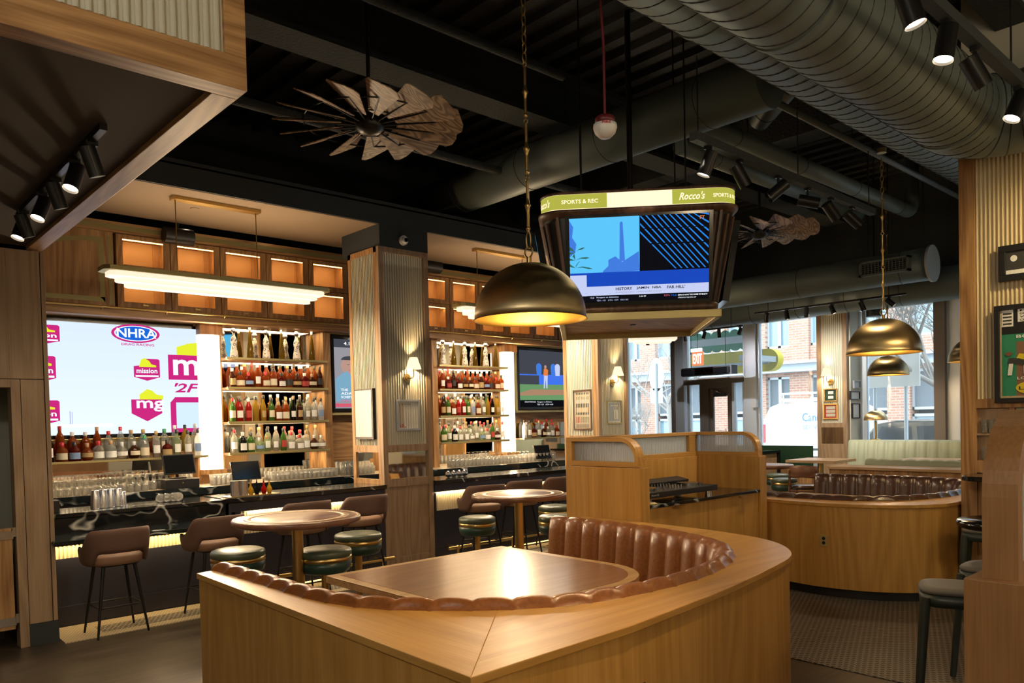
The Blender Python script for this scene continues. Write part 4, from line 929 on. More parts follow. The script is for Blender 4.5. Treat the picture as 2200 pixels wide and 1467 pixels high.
MB().box(11.45, 12.02, -.5, 5.42, 1.0, 1.04).build('ledge', 'pale_table', t, bevel=.004); MB().box(11.48, 12.02, -.48, 5.40, 0, 1.0).build('panel', 'oak_z', t)
def high_table(px0, px1, py, depth, label, zt=1.10):
    a = at(px0, py, z=zt); b_ = at(px1, py+2, z=zt)
    return a, b_, label
def sq_table(cx, cy, sx, sy, label, zt=1.08):
    t = thing('square_high_table', label, 'table', (cx, cy, 0), group='pale high tables by the windows')
    MB().box(cx-sx, cx+sx, cy-sy, cy+sy, zt-.045, zt).build('tabletop', 'pale_table', t, bevel=.004)
    MB().cyl((cx, cy, .03), (cx, cy, zt-.045), .05, n=20).lathe([(.001, 0), (.25, 0), (.25, .015), (.06, .03), (.001, .03)], (cx, cy, 0), 28).build('pedestal', 'brass', t)
p = at(1775, 974, z=1.08)
sq_table(12.55, 6.05, .40, .42, 'pale high table with a brass post beside the dark wooden bar chair')
sq_table(13.2, 4.55, .38, .42, 'pale high table in the middle of the window banquette')
sq_table(13.2, 3.05, .38, .42, 'pale high table nearest the pillar along the window banquette')
# dark wooden chair
t = thing('wooden_bar_chair', 'dark wooden bar chair with curved backrest beside the pale high table', 'bar chair', (11.0, 5.35, .006), radians(-78))
p = at(1733, 1044, z=.76); t.location = (p.x, p.y, .006)
MB().lathe([(.001, .72), (.19, .72), (.215, .735), (.21, .76), (.15, .775), (.001, .78)], n=28).build('seat_pad', 'dark_leather', t, local=True)
rows = []
for k in range(13):
    a = radians(-50+100*k/12); rows.append([(.23*sin(a)*1.15, -.23*cos(a)-.02+(.01 if j in (0, 3) else 0), [.90, .93, 1.05, 1.08][j]-.02*abs(sin(a))) for j in range(4)]+[(.205*sin(a)*1.15, -.205*cos(a)-.02, [1.08, 1.05, .93, .90][j]-.02*abs(sin(a))) for j in range(4)]+[(.23*sin(a)*1.15, -.23*cos(a)-.01, .90-.02*abs(sin(a)))])
m = MB(); m.grid(rows); m.poly(rows[0][:8]); m.poly(rows[-1][:8]); m.build('backrest', 'walnut_x', t, local=True, weld=True)
for sx in (-1, 1): MB().cyl((sx*.20, -.17, 1.0), (sx*.21, -.20, 0), .018, n=10).build('rear_leg', 'walnut_x', t, local=True); MB().cyl((sx*.19, .17, .74), (sx*.21, .2, 0), .018, n=10).build('front_leg', 'walnut_x', t, local=True)
m = MB()
for z in (.69, .30):
    for (a, b_) in (((-.2, -.18), (.2, -.18)), ((-.2, .18), (.2, .18)), ((-.2, -.18), (-.2, .18)), ((.2, -.18), (.2, .18))): m.cyl((*a, z), (*b_, z), .013, n=8)
m.build('stretchers', 'walnut_x', t, local=True)
# turf wall + planter side
b = MB().box(14.05, 14.12, 6.95, 9.2, .80, 1.235); solo(b, 'turf_panel', 'green_wall', 'dark green turf panel below the street window', 'panel')
b = MB().box(14.0, 14.2, 6.92, 9.2, 0, .79); solo(b, 'window_bench', 'oak_z', 'low oak bench plinth under the turf panel', 'bench')
t = thing('host_stand', 'oak host stand with black marble top beyond the DJ desk', 'stand', (12.6, 7.3, 0))
p = at(1650, 968, z=1.15); MB().box(p.x-.5, p.x+.2, p.y-.15, p.y+.7, 1.11, 1.15).box(p.x+.16, p.x+.2, p.y-.15, p.y+.7, 0, 1.11).build('marble_top', 'marble', t); MB().box(p.x-.45, p.x+.15, p.y-.1, p.y+.65, 0, 1.11).build('body', 'pale_oak_z', t)
# brass table lamp on the banquette
def dome_lamp_small(x, y, z, label):
    t = thing('brass_dome_lamp', label, 'lamp', (x, y, z)); R = .20
    MB().lathe([(R*cos(radians(a)), .36+R*.9*sin(radians(a))) for a in range(0, 90, 9)]+[(.001, .36+R*.9)], (x, y, z), 36, caps=False).build('lamp_shade', 'brass_brushed', t)
    MB().cyl((x, y, z), (x, y, z+.34), .022).lathe([(.001, 0), (.09, 0), (.09, .015), (.03, .03), (.001, .03)], (x, y, z)).cyl((x, y, z+.34), (x, y, z+.56), .008).build('stem', 'brass', t)
p = at(1880, 905, x=14.3); dome_lamp_small(14.32, p.y, 1.34, 'brass dome lamp on a stem standing on the window banquette')
# ================================================================ hanging scoreboard over the DJ desk
fv = Vector((-.737, -.676, 0)).normalized()      # its front looks towards the tables
rv = Vector((.676, -.737, 0)).normalized()       # right along the front
ctr = at(1375, 500, z=3.3); 
FC = Vector((5.62, 4.375, 0))                     # centre of the front face
SC_ = FC-fv*.93
sb = thing('scoreboard', 'hanging four-sided scoreboard with lit green Rocco\'s band over the DJ desk', 'scoreboard', (SC_.x, SC_.y, 2.72))
def rrect(hw, hd, r, n=7):
    pts = []
    for cx, cy, a0 in ((hw-r, hd-r, 0), (-hw+r, hd-r, 90), (-hw+r, -hd+r, 180), (hw-r, -hd+r, 270)):
        for k in range(n+1): a = radians(a0+90*k/n); pts.append((cx+r*cos(a), cy+r*sin(a)))
    return pts
def W3(u, v, z): q = SC_+rv*u-fv*v; return (q.x, q.y, z)     # v<0 is the front
def tier(name, mat, lev, cap=True):
    m = MB(); R = [[W3(u, v, z) for u, v in rrect(hw, hd, r)] for hw, hd, r, z in lev]; n = len(R[0]); v = [p for q in R for p in q]
    m.smooth = True; m.add(v, [(j*n+i, j*n+(i+1) % n, (j+1)*n+(i+1) % n, (j+1)*n+i) for j in range(len(R)-1) for i in range(n)]); m.smooth = False
    if cap: m.poly(R[0]); m.poly(R[-1])
    return m.build(name, mat, sb)
ZT = 3.89
tier('top_rim', 'walnut_frame', [(.87, .95, .19, ZT-.01), (.89, .97, .20, ZT-.005), (.89, .97, .20, ZT+.012), (.87, .95, .19, ZT+.015)])
BH = (.88, .96, .19)
tier('light_band', 'sign_cream', [(*BH, ZT-.145), (*BH, ZT-.01)])
tier('shoulder_rim', 'walnut_frame', [(.87, .95, .19, ZT-.145), (.91, 1.0, .22, ZT-.155), (.91, 1.0, .22, ZT-.175), (.89, .98, .21, ZT-.20), (.86, .95, .19, ZT-.215)])
tier('tapered_body', 'black', [(.72, .78, .12, 2.84), (.86, .94, .19, ZT-.21)])
tier('base_rim', 'walnut_frame', [(.71, .79, .10, 2.82), (.73, .81, .11, 2.83), (.735, .815, .11, 2.885), (.72, .80, .1, 2.895)])
# slats on the tapered corners
m = MB(); lo = rrect(.72, .78, .12, 5); hi = rrect(.86, .94, .19, 5)
for k, ((u0, v0), (u1, v1)) in enumerate(zip(lo, hi)):
    if k % 2: continue
    a = Vector(W3(u0, v0, 2.9)); b_ = Vector(W3(u1, v1, ZT-.24)); o_ = (Vector(W3(u1*1.02, v1*1.02, 0))-Vector(W3(u1, v1, 0))).normalized(); d = (b_-a); s_ = d.cross(o_).normalized()
    MB().obox((a+b_)/2+o_*.012, d/2, s_*.011, o_*.012).build('timber_slat', 'walnut_frame', sb)
for u in (-.69, .69):
    a = Vector(W3(u*.93, -.78, 2.9)); b_ = Vector(W3(u*1.06, -.94, ZT-.21)); d = b_-a; s_ = d.cross(fv).normalized(); MB().obox((a+b_)/2+fv*.012, d/2, s_*.011, fv*.012).build('timber_slat', 'walnut_frame', sb)
# lower tray: brass edged frame, recessed oak soffit and lamp
m = MB()
for u0, u1, v0, v1 in ((-.74, .74, -.84, -.79), (-.74, .74, .79, .84), (-.74, -.69, -.84, .84), (.69, .74, -.84, .84)):
    c = SC_+rv*((u0+u1)/2)-fv*((v0+v1)/2); m.obox((c.x, c.y, 2.785), rv*((u1-u0)/2), fv*((v1-v0)/2), (0, 0, .036))
m.build('brass_tray_rim', 'brass_satin', sb, bevel=.004)
m = MB(); c = SC_; m.obox((c.x, c.y, 2.81), rv*.70, fv*.80, (0, 0, .008)); m.build('tray_soffit', 'oak_x', sb)
m = MB().cyl((c.x, c.y, 2.795), (c.x, c.y, 2.802), .03); m.build('downlight', 'black', sb)
m = MB(); q = SC_-fv*1.1+rv*.30; m.obox((q.x, q.y, 2.76), rv*.27, fv*.12, (0, 0, .022)); m.obox((q.x, q.y, 2.725), rv*.21, fv*.08, (0, 0, .015)); m.build('rear_lamp', 'glow_white', sb)
# screens on the front, left and right
def face_board(u0, u1, zb0, zb1, side=0):
    """board on the tapered front: outward lean"""
    h = zb1-zb0
    if side == 0: B0 = Vector(W3(u0, -.83, zb0)); B1 = Vector(W3(u1, -.83, zb0)); T0 = Vector(W3(u0, -.965, zb1))
    elif side == 1: B0 = Vector(W3(.78, u0, zb0)); B1 = Vector(W3(.78, u1, zb0)); T0 = Vector(W3(.90, u0, zb1))
    else: B0 = Vector(W3(-.78, u1, zb0)); B1 = Vector(W3(-.78, u0, zb0)); T0 = Vector(W3(-.90, u1, zb1))
    return B0, (B1-B0), (T0-B0)
O_, R_, U_ = face_board(-.625, .625, 2.92, 3.66)
Wd, Hd = R_.length, U_.length; N_ = R_.cross(U_).normalized()
m = MB(); m.obox(O_+R_/2+U_/2-N_*.03, R_/2+R_.normalized()*.035, U_/2+U_.normalized()*.035, N_*.028); scr = m.build('front_screen', 'black_gloss', sb)
bd = Board(O_+N_*.0005, R_, U_); w, h = Wd, Hd
bd.rect(0, w, 0, h, 's_black'); bd.rect(.0, w*.505, h*.33, h, 's_cyan')
bd.poly([(0, h*.98), (w*.03, h*.9), (w*.02, h*.78), (w*.05, h*.7), (w*.04, h*.60), (0, h*.55)], 's_steelblue')
bd.poly([(w*.36, h*.48), (w*.365, h*.93), (w*.375, h*.945), (w*.385, h*.93), (w*.40, h*.48)], 's_steelblue')
bd.poly([(w*.24, h*.37), (w*.28, h*.43), (w*.28, h*.50), (w*.33, h*.54), (w*.38, h*.47), (w*.50, h*.59), (w*.505, h*.36), (w*.24, h*.34)], 's_steelblue')
for k in range(9):
    a0 = radians(25+k*17); cx, cy = w*.04, h*.42+(k % 3)*h*.09
    pts = [(cx, cy)]+[(cx+w*.14*t*cos(a0), cy+h*.17*t*sin(a0)-h*.09*t*t) for t in (.4, .8, 1)]+[(cx+w*.14*t*cos(a0+.14)*.95, cy+h*.16*t*sin(a0+.14)-h*.11*t*t-.01) for t in (.85, .45)]
    bd.poly([(max(0, a), b2) for a, b2 in pts], 's_palm')
bd.rect(w*.505, w, h*.36, h, 's_black')
for k in range(16):
    u = w*.42+k*w*.042; p = [(u, h), (u+w*.010, h), (u+w*.010+w*.34, h*.37), (u+w*.34, h*.37)]
    q = []
    for (a, b2) in p: q.append((min(max(a, w*.51), w*.995), b2+(0 if a >= w*.51 else -(w*.51-a)*1.35)+(0 if a <= w*.995 else (a-w*.995)*1.35)))
    q = [(a, min(max(b2, h*.36), h)) for a, b2 in q]; bd.poly(q, 's_streak')
bd.rect(w*.507, w, h*.66, h*.675, 's_black'); bd.rect(w*.507, w, h*.84, h*.85, 's_black')
bd.rect(0, w, h*.19, h*.355, 's_deep'); bd.rect(w*.12, w, h*.08, h*.19, 's_lav'); bd.rect(0, w*.12, h*.0, h*.33, 's_lav')
bd.text('HISTORY', w*.33, h*.135, h*.035, 's_black', w*.12, bold=True); bd.text('JAMIN  NBA', w*.48, h*.135, h*.035, 's_black', w*.18, bold=True); bd.text("FAR HILL'", w*.70, h*.135, h*.035, 's_black', w*.13, bold=True)
bd.text('#Advancing Score', w*.33, h*.10, h*.02, 's_grey', w*.13); bd.text('(most in NBA history)', w*.49, h*.10, h*.02, 's_grey', w*.17)
bd.rect(0, w, 0, h*.078, 's_black'); bd.text('MLB', w*.145, h*.045, h*.018, 's_lav'); bd.text('Rangers vs Athletics', w*.19, h*.045, h*.02, 's_lav', w*.16, bold=True)
bd.text('TEX: -131   ATH: +109   O/U: 8.5', w*.19, h*.012, h*.018, 's_lav', w*.23); bd.text('9:40 ET', w*.50, h*.045, h*.018, 's_white', w*.05)
bd.text('ESPN', w*.68, h*.045, h*.02, 's_pink', w*.04); bd.text('MLB', w*.73, h*.045, h*.02, 's_blue', w*.04); bd.text('ESPN IS NOW THE HOME OF MLB.TV', w*.78, h*.045, h*.018, 's_white', w*.21, bold=True); bd.text('STREAM IN THE ESPN APP', w*.78, h*.015, h*.014, 's_white', w*.13)
bd.text('FT', w*.93, h*.93, h*.04, 's_orange', w*.035, bold=True)
bd.build('screen_image', scr)
for side, nm in ((1, 'right_screen'), (2, 'left_screen')):
    O_, R_, U_ = face_board(-.66, .66, 2.92, 3.66, side); N_ = R_.cross(U_).normalized(); N_ = N_ if (O_-SC_).dot(N_) > 0 else -N_
    m = MB(); m.obox(O_+R_/2+U_/2+N_*.03, R_/2, U_/2, N_*.03); sd = m.build(nm, 'black_gloss', sb)
    b2 = Board(O_+N_*.061+R_*.03+U_*.05, R_, U_); b2.N = N_; w2, h2 = R_.length*.94, U_.length*.9
    if nm == 'left_screen': b2.rect(0, w2, h2*.35, h2, 's_cyan'); b2.rect(0, w2, h2*.2, h2*.35, 's_deep'); b2.rect(0, w2, h2*.08, h2*.2, 's_lav'); b2.rect(0, w2, 0, h2*.08, 's_black'); b2.build('screen_image', sd)
# text band: green panels with cream lettering, wrapped round the corners
def wrap(per):      # distance along the band from the middle of the front (rightwards) -> point, normal
    hw, hd, r = BH; s_ = abs(per); sg = 1 if per >= 0 else -1
    a = hw-r
    if s_ <= a: return (per, -hd), (0, -1)
    s_ -= a; q = r*pi/2
    if s_ <= q: t = s_/r; return (sg*(hw-r+r*sin(t)), -hd+r-r*cos(t)), (sg*sin(t), -cos(t))
    s_ -= q; return (sg*hw, -hd+r+s_), (sg, 0)
def bandfn(u, v, d):
    (a, b_), (na, nb) = wrap(u); d = d+.002; return Vector(W3(a+na*d, b_+nb*d, ZT-.14+v))
bd = Board((0, 0, 0), (1, 0, 0), (0, 0, 1), fn=bandfn)
for u0, u1 in ((-1.6, -.28), (.30, 1.5)):
    n = 40
    for k in range(n):
        a = u0+(u1-u0)*k/n; b_ = u0+(u1-u0)*(k+1)/n; bd.rect(a, b_, 0, .128, 's_green_panel' if False else 'sign_green', lay=.0006)
bd.lay = 3
bd.text('SPORTS & REC', -.69, .045, .036, 'sign_cream', .33, bold=True); bd.text("Rocco's", -.98, .03, .07, 'sign_cream', .18, bold=True, shear=.35)
bd.text("Rocco's", .36, .033, .068, 'sign_cream', .23, bold=True, shear=.35); bd.text('SPORTS & REC', .66, .045, .034, 'sign_cream', .27, bold=True)
bd.build('band_lettering', sb)
m = MB()
for u, v in ((-.5, -.4), (.5, -.4), (-.5, .4), (.5, .4)): m.cyl(W3(u, v, ZT), W3(u, v, 5.97), .009, n=6)
m.cyl(W3(0, 0, ZT), W3(0, 0, 5.97), .03, n=10); m.build('suspension_rods', 'black_metal', sb)
light('AREA', 'band_glow', tuple(SC_+fv*1.2+Vector((0, 0, 3.83))), 1.5, (1, .85, .5), target=tuple(SC_+fv*4+Vector((0, 0, 3.6))), sx=1.2, sy=.1)
# ================================================================ dome pendants
def pendant(x, y, zr, R, label, chain_top=5.95, power=40):
    t = thing('dome_pendant', label, 'pendant lamp', (x, y, zr)); H_ = R*.98
    pr = [(R*1.02, 0), (R, .012)]+[(R*cos(radians(a)), .012+H_*sin(radians(a))) for a in range(4, 89, 6)]+[(.02, H_+.012)]
    MB().lathe(pr, (x, y, zr), 64, caps=False).build('dome_shade', 'brass_brushed', t)
    MB().lathe([(r*.985, z-.004 if z > .02 else z) for r, z in pr], (x, y, zr), 64, caps=False).build('shade_lining', 'lamp_brass_in', t)
    b = MB().lathe([(.001, -.05), (.03, -.04), (.045, 0), (.03, .05), (.001, .06)], (x, y, zr+H_-.16), 16); b.build('bulb', 'glow_spot', t)
    z = zr+H_+.01; c = MB(); c.cyl((x, y, z-.01), (x, y, z+.04), .018).torus((x, y, z+.075), .036, .006, (1, 0, 0), 18); z += .11
    c.torus((x, y, z+.045), .045, .005, (0, 1, 0), 16, sx=1.25, sy=.45); z += .10; k = 0
    while z < chain_top-.1:
        if (z-zr-H_) % 1.75 < 1.05 and z+.36 < chain_top:     # turned rods
            c.cyl((x, y, z), (x, y, z+.34), .010, n=8).lathe([(.010, 0), (.014, .03), (.022, .045), (.014, .06), (.010, .09)], (x, y, z+.13), 10).lathe([(.010, 0), (.016, .012), (.010, .024)], (x, y, z+.01), 10).torus((x, y, z+.36), .016, .004, (1, 0, 0), 12); z += .375
        else:
            c.torus((x, y, z+.03), .028, .0045, (k % 2, (k+1) % 2, 0), 12, 6, sx=1.3, sy=.6); z += .062; k += 1
    c.cyl((x, y, chain_top-.03), (x, y, chain_top+.02), .05); c.build('chain', 'brass_dark', t)
    light('POINT', 'pendant_light', (x, y, zr+H_-.27), power, (1, .70, .38), size=.05)
    return t
pendant(3.62, 3.74, 2.52, .375, 'large brass dome pendant in the foreground over the near booth', power=20)
pendant(8.93, 3.56, 2.50, .385, 'brass dome pendant over the second booth, larger of the pair in line', chain_top=4.75, power=14)
p = at(1908, 806, x=12.95); pendant(p.x, p.y, p.z, .31, 'small brass dome pendant by the windows, seen below the larger one', power=10)
p = at(2095, 776, x=12.9); pendant(p.x, p.y, p.z, .36, 'brass dome pendant half hidden behind the oak pillar', power=10)
# ================================================================ windmill fans
def fan(x, y, z, label, a0=0, nb=15):
    t = thing('windmill_fan', label, 'ceiling fan', (x, y, z), a0)
    for k in range(nb):
        a = 2*pi*k/nb; pitch = radians(25); c, s_ = cos(a), sin(a); rad = Vector((c, s_, 0)); tan = Vector((-s_, c, 0))*cos(pitch)-Vector((0, 0, 1))*sin(pitch); nrm = rad.cross(tan)
        m = MB(); pr = [(.24, .045), (.45, .085), (.65, .125), (.74, .145), (.795, .11), (.81, .04)]; pr2 = [(.24, -.045), (.45, -.085), (.65, -.125), (.74, -.145), (.775, -.13)]
        o = [rad*r+tan*w for r, w in pr]+[rad*r+tan*w for r, w in reversed(pr2)]
        m.poly([p+nrm*.004 for p in o]); m.poly([p-nrm*.004 for p in o]); n = len(o)
        for i in range(n): m.poly([o[i]+nrm*.004, o[(i+1) % n]+nrm*.004, o[(i+1) % n]-nrm*.004, o[i]-nrm*.004])
        m.build('blade', 'fan_wood', t, local=True)
    m = MB().lathe([(.001, -.10), (.07, -.09), (.12, -.05), (.13, 0), (.12, .06), (.05, .10), (.001, .11)], n=24).torus((0, 0, 0), .30, .007, n=40).torus((0, 0, 0), .56, .007, n=48)
    for k in range(nb): a = 2*pi*k/nb; m.cyl((.1*cos(a), .1*sin(a), -.02), (.58*cos(a), .58*sin(a), 0), .007, n=6)
    m.build('hub_and_rings', 'black_metal', t, local=True)
    MB().cyl((0, 0, .08), (0, 0, 5.97-z), .018, n=10).lathe([(.001, 5.90-z), (.08, 5.90-z), (.07, 5.97-z), (.001, 5.97-z)]).build('downrod', 'black_metal', t, local=True)
    return t
fan(3.71, 5.78, 4.45, 'windmill ceiling fan with wood-grain blades at the upper left', .1)
fan(10.13, 5.73, 4.44, 'windmill ceiling fan behind the hanging scoreboard', .3)
# ================================================================ ducts and pipes
def duct(name, label, pts, r, seam=.26, cat='duct', mat='duct', n=36, cap=True, collar=()):
    t = thing(name, label, cat, pts[0]); m = MB(); m.tube(pts, r, n); m.build('duct_shell', mat, t, weld=True)
    if seam:
        s_ = MB(); P = [Vector(p) for p in pts]; acc = seam/2
        for a, b_ in zip(P, P[1:]):
            L_ = (b_-a).length; d = (b_-a).normalized()
            while acc < L_:
                c = a+d*acc; s_.torus(c, r+.001, .005, d+Vector((.12 if abs(d.y) > .5 else 0, .0 if abs(d.y) > .5 else .12, 0)), n, 6); acc += seam
            acc -= L_
        if s_.v: s_.build('seams', 'duct_seam', t)
    if collar:
        for p, d in collar: MB().cyl(Vector(p)-Vector(d)*.03, Vector(p)+Vector(d)*.03, r+.012, n=n).build('collar', mat, t)
    return t
el = [(7.56+.42*sin(radians(a)), 2.38-.42*(1-cos(radians(a))), 4.46) for a in range(0, 91, 10)]
duct('spiral_duct', 'big grey spiral duct crossing the upper right corner, nearest the camera', [(-3, 2.38, 4.48), (2, 2.38, 4.48), (7.5, 2.38, 4.47)]+el+[(7.98, 1.2, 4.46), (7.98, -2.9, 4.46)], .35, .155, collar=(((4.6, 2.38, 4.475), (1, 0, 0)), ((7.4, 2.38, 4.47), (1, 0, 0))))
duct('spiral_duct', 'long grey spiral duct just behind the nearest one', [(1.9, 3.34, 5.14), (5, 3.34, 5.14), (14.2, 3.34, 5.14)], .385, .17, collar=(((5.2, 3.34, 5.14), (1, 0, 0)),))
p3 = at(1334, 290, z=5.02)
duct('cross_duct', 'dark smooth duct running from behind the fan towards the spiral ducts', [(6.85, 3.75, 5.02), (6.85, 10.2, 5.02)], .27, 1.3)
duct('window_duct', 'grey duct with square grilles and a round end cap, along the street windows', [(12.25, 11.8, 4.02), (12.25, 4.20, 4.0)], .24, 1.6)
MB_ = MB().cyl((12.25, 4.20, 4.0), (12.25, 4.165, 4.0), .27, n=36); solo(MB_, 'duct_end_cap', 'far_metal', 'pale round end cap closing the window duct', 'end cap')
duct('window_duct', 'second grey duct close above the street windows', [(13.45, 11.8, 3.86), (13.45, -2.8, 3.86)], .27, .9)
for (y, lb) in ((4.75, 'rectangular slotted grille near the end cap of the window duct'), (7.9, 'rectangular slotted grille half hidden behind the scoreboard')):
    t = thing('air_grille', lb, 'grille', (12.0, y, 4.0))
    MB().box(11.92, 12.08, y-.36, y+.36, 4.09, 4.12).box(11.92, 12.08, y-.36, y+.36, 3.90, 3.93).box(11.92, 12.08, y-.36, y-.33, 3.9, 4.12).box(11.92, 12.08, y+.33, y+.36, 3.9, 4.12).build('grille_frame', 'duct', t)
    m = MB(); m.box(11.96, 11.97, y-.33, y+.33, 3.93, 4.09)
    m.build('dark_throat', 'black', t); m = MB()
    for i in range(14): m.box(11.93, 11.945, y-.33+i*.05, y-.32+i*.05, 3.93, 4.09)
    for i in range(5): m.box(11.925, 11.94, y-.33, y+.33, 3.95+i*.03, 3.956+i*.03)
    m.build('slats', 'duct', t)
duct('ceiling_pipe', 'thin grey sprinkler pipe running beside the spiral ducts', [(7.0, 3.84, 4.9), (14.2, 3.84, 4.9)], .035, 0, 'pipe', 'pipe', 14)
duct('ceiling_pipe', 'thick grey pipe turning up at its far end, right of the scoreboard', [(6.9, 4.62, 4.9), (12.5, 4.62, 4.9)]+[(12.5+.2*sin(radians(a)), 4.62, 5.1-.2*cos(radians(a))) for a in range(10, 91, 16)]+[(12.7, 4.62, 5.9)], .10, 1.5, 'pipe', 'duct', 20)
duct('ceiling_pipe', 'thick grey pipe below the steel deck, left of the one that turns up', [(7.4, 5.15, 4.9), (12.1, 5.18, 4.9)], .10, 1.4, 'pipe', 'duct', 20)
duct('ceiling_pipe', 'slim dark pipe crossing the ceiling above the windmill fan', [(-3, 5.25, 5.2), (5.6, 5.25, 5.2)], .04, 0, 'pipe', 'beam_dark', 12)
duct('ceiling_pipe', 'slim dark pipe in the shadow behind the windmill fan', [(-3, 7.3, 5.0), (13, 7.3, 5.0)], .05, 0, 'pipe', 'beam_dark', 12)
p_ = at(1690, 225, z=5.1); q_ = at(1560, 330, z=4.95)
duct('branch_duct', 'short slanting duct catching a streak of light near the track lights', [(7.6, 3.78, 5.35), (8.05, 4.55, 5.17)], .13, .5, 'duct', 'duct', 24)
for i, (x, y) in enumerate(((5.2, 3.7), (7.0, 4.1), (9.2, 4.0), (11.3, 4.62), (12.25, 5.1), (12.25, 7.6), (8.9, 5.18), (6.85, 6.4), (12.25, 4.3), (13.45, 5.5))):
    b = MB().cyl((x, y, 4.1 if x > 12 else 4.95), (x, y, 5.97), .006, n=6); solo(b, 'hanger_rod', 'black_metal', 'thin threaded rod hanging from the dark ceiling, %s' % (['above the dome nearest the camera', 'over the DJ desk', 'beside the nearest spiral duct', 'holding the thick pipe end', 'over the window duct grille', 'on the window duct behind the scoreboard', 'holding the left thick pipe', 'on the dark cross duct', 'at the window duct end cap', 'on the second window duct'][i]), 'rod', group='threaded hanger rods')
# fire alarm
p = at(1300, 275, z=4.0); q = Vector((0, 0, EYE))+(p-Vector((0, 0, EYE)))*(4.9/ (p-Vector((0, 0, EYE))).length); x, y, z = q
t = thing('fire_alarm', 'red and white fire alarm strobe hanging on a red conduit', 'fire alarm', (x, y, z))
MB().lathe([(.001, -.06), (.035, -.055), (.06, -.03), (.07, 0), (.068, .02), (.001, .02)], (x, y, z), 28).build('white_dome', 'white_plastic', t)
MB().lathe([(.001, .02), (.058, .02), (.058, .055), (.05, .065), (.001, .065)], (x, y, z), 28).build('red_base', 'red_plastic', t)
MB().tube([(x, y, z+.06), (x, y, z+.5), (x-.03, y+.02, 4.6), (x-.02, y, 4.74)], .008, 10).build('conduit', 'red_plastic', t)
rv2 = Vector((sin(_yaw), -cos(_yaw), 0)); bd = Board(Vector((x, y, z))-Vector((cos(_yaw), sin(_yaw), 0))*.0705-rv2*.025+Vector((0, 0, .003)), rv2, (0, 0, 1)); bd.text('FIRE', 0, 0, .014, 'cap_red', .05, bold=True); bd.build('lettering', t)
# ================================================================ track lights
def head(parent_pt, aim, name_i, label, group, r=.04, L_=.145, lit=True, drop=.09, power=0, spot=38, col=(1, .74, .46), target=None):
    """can lamp hung from a track point; aim = unit direction the mouth looks"""
    a = Vector(aim).normalized(); top = Vector(parent_pt); c = top-Vector((0, 0, drop))
    t = thing('track_spotlight', label, 'spotlight', tuple(top), group=group)
    MB().cyl(top, c, .012, n=8).obox(top-Vector((0, 0, .012)), (.03, 0, 0), (0, .02, 0), (0, 0, .014)).build('stem', 'black_metal', t)
    e0, e1 = c-a*L_*.45, c+a*L_*.55
    MB().cyl(e0, e1, r, n=24, caps=False).cyl(e0, e0+a*.003, r, n=24).build('lamp_can', 'black_metal', t)
    MB().cyl(e1-a*.02, e1-a*.015, r*.93, n=24).build('lens', 'glow_spot' if lit else 'steel_dark', t)
    if power: light('SPOT', 'spot_beam', tuple(e1+a*.01), power, col, size=.03, target=target or tuple(e1+a), spot=radians(spot), blend=.8)
    return t
def track(name_l, a, b_, w=.018, h=.02, mat='black_metal', rods=(), rz=5.97):
    a, b_ = Vector(a), Vector(b_); d = b_-a; s_ = Vector((-d.y, d.x, 0)).normalized(); t = thing('light_track', name_l, 'light track', tuple(a)); m = MB(); m.obox((a+b_)/2, d/2, s_*w, (0, 0, h)); m.build('rail', mat, t)
    if rods:
        m = MB()
        for f in rods: p = a+d*f; MB().cyl(p, (p.x, p.y, rz), .006, n=6).build('rod', 'black_metal', t)
    return t
# under the bulkhead
track('short black light track under the hanging bulkhead', (1.20, 4.38, 3.42), (1.20, 6.5, 3.42), .018, .018)
heads = [((4.62), (.35, .1, -1), 0), ((4.98), (-.35, -.25, -1), 1), ((5.42), (.35, .1, -1), 0), ((5.80), (-.40, -.25, -1), 1), ((6.35), (.35, .1, -1), 0), ((6.45), (-.35, -.2, -1), 1)]
for i, (y, aim, lit) in enumerate(heads):
    head((1.20, y, 3.41), aim, i, 'black can spotlight under the bulkhead, %s from the camera' % ORD[i], 'spotlights under the bulkhead', r=.042, L_=.16, lit=True, drop=.10, power=(14 if i in (0, 2, 4) else 0), spot=50)
# centre track towards the windows
TA, TB = Vector((5.35, 3.60, 4.10)), Vector((8.97, 3.68, 4.10)); track('long dark light track hung right of the scoreboard', TA, TB, .035, .035, 'beam_dark', rods=(.02, .5, .97), rz=4.76)
for i, (px, aim, lit) in enumerate(((1520, (-.2, .35, -1), 0), (1590, (.55, -.3, -1), 0), (1672, (-.5, .6, -.6), 0), (1735, (.5, -.75, -.25), 1), (1785, (.8, -.3, -.9), 0), (1830, (.75, -.5, -.75), 1))):
    f = (px-1485)/(1865-1485); # perspective-correct position along the track
    best = min((k/200 for k in range(201)), key=lambda k: abs((lambda q: 1100+_f*np.dot(np.array(q)-np.array([0, 0, EYE]), _r)/np.dot(np.array(q)-np.array([0, 0, EYE]), _fw))(tuple(TA+(TB-TA)*k))-px))
    q = TA+(TB-TA)*best-Vector((0, 0, .035)); head(q, aim, i, 'black can spotlight on the track right of the scoreboard, %s from the left' % ORD[i], 'spotlights on the centre track', r=.055, L_=.20, lit=bool(lit) or i < 2, drop=.13)
# upper right track
TC_, TD = Vector((3.9, 1.60, 4.12)), Vector((7.6, 1.57, 4.12)); track('grey light track crossing the top right corner', TC_, TD, .035, .035, 'fascia', rods=(.1, .6))
for i, (px, py, aim, dr_) in enumerate(((1930, -20, (.15, -.25, -1), .1), (2060, 35, (-.2, .1, -1), .12), (2100, 100, (.45, -.3, -.8), .14), (2195, 185, (-.35, .3, -1), .12))):
    q = at(px, py, z=4.08); head((q.x, 1.59, 4.08), aim, i, 'black can spotlight on the top right track, %s from the left' % ORD[i], 'spotlights on the top right track', r=.055, L_=.20, lit=True, drop=dr_)
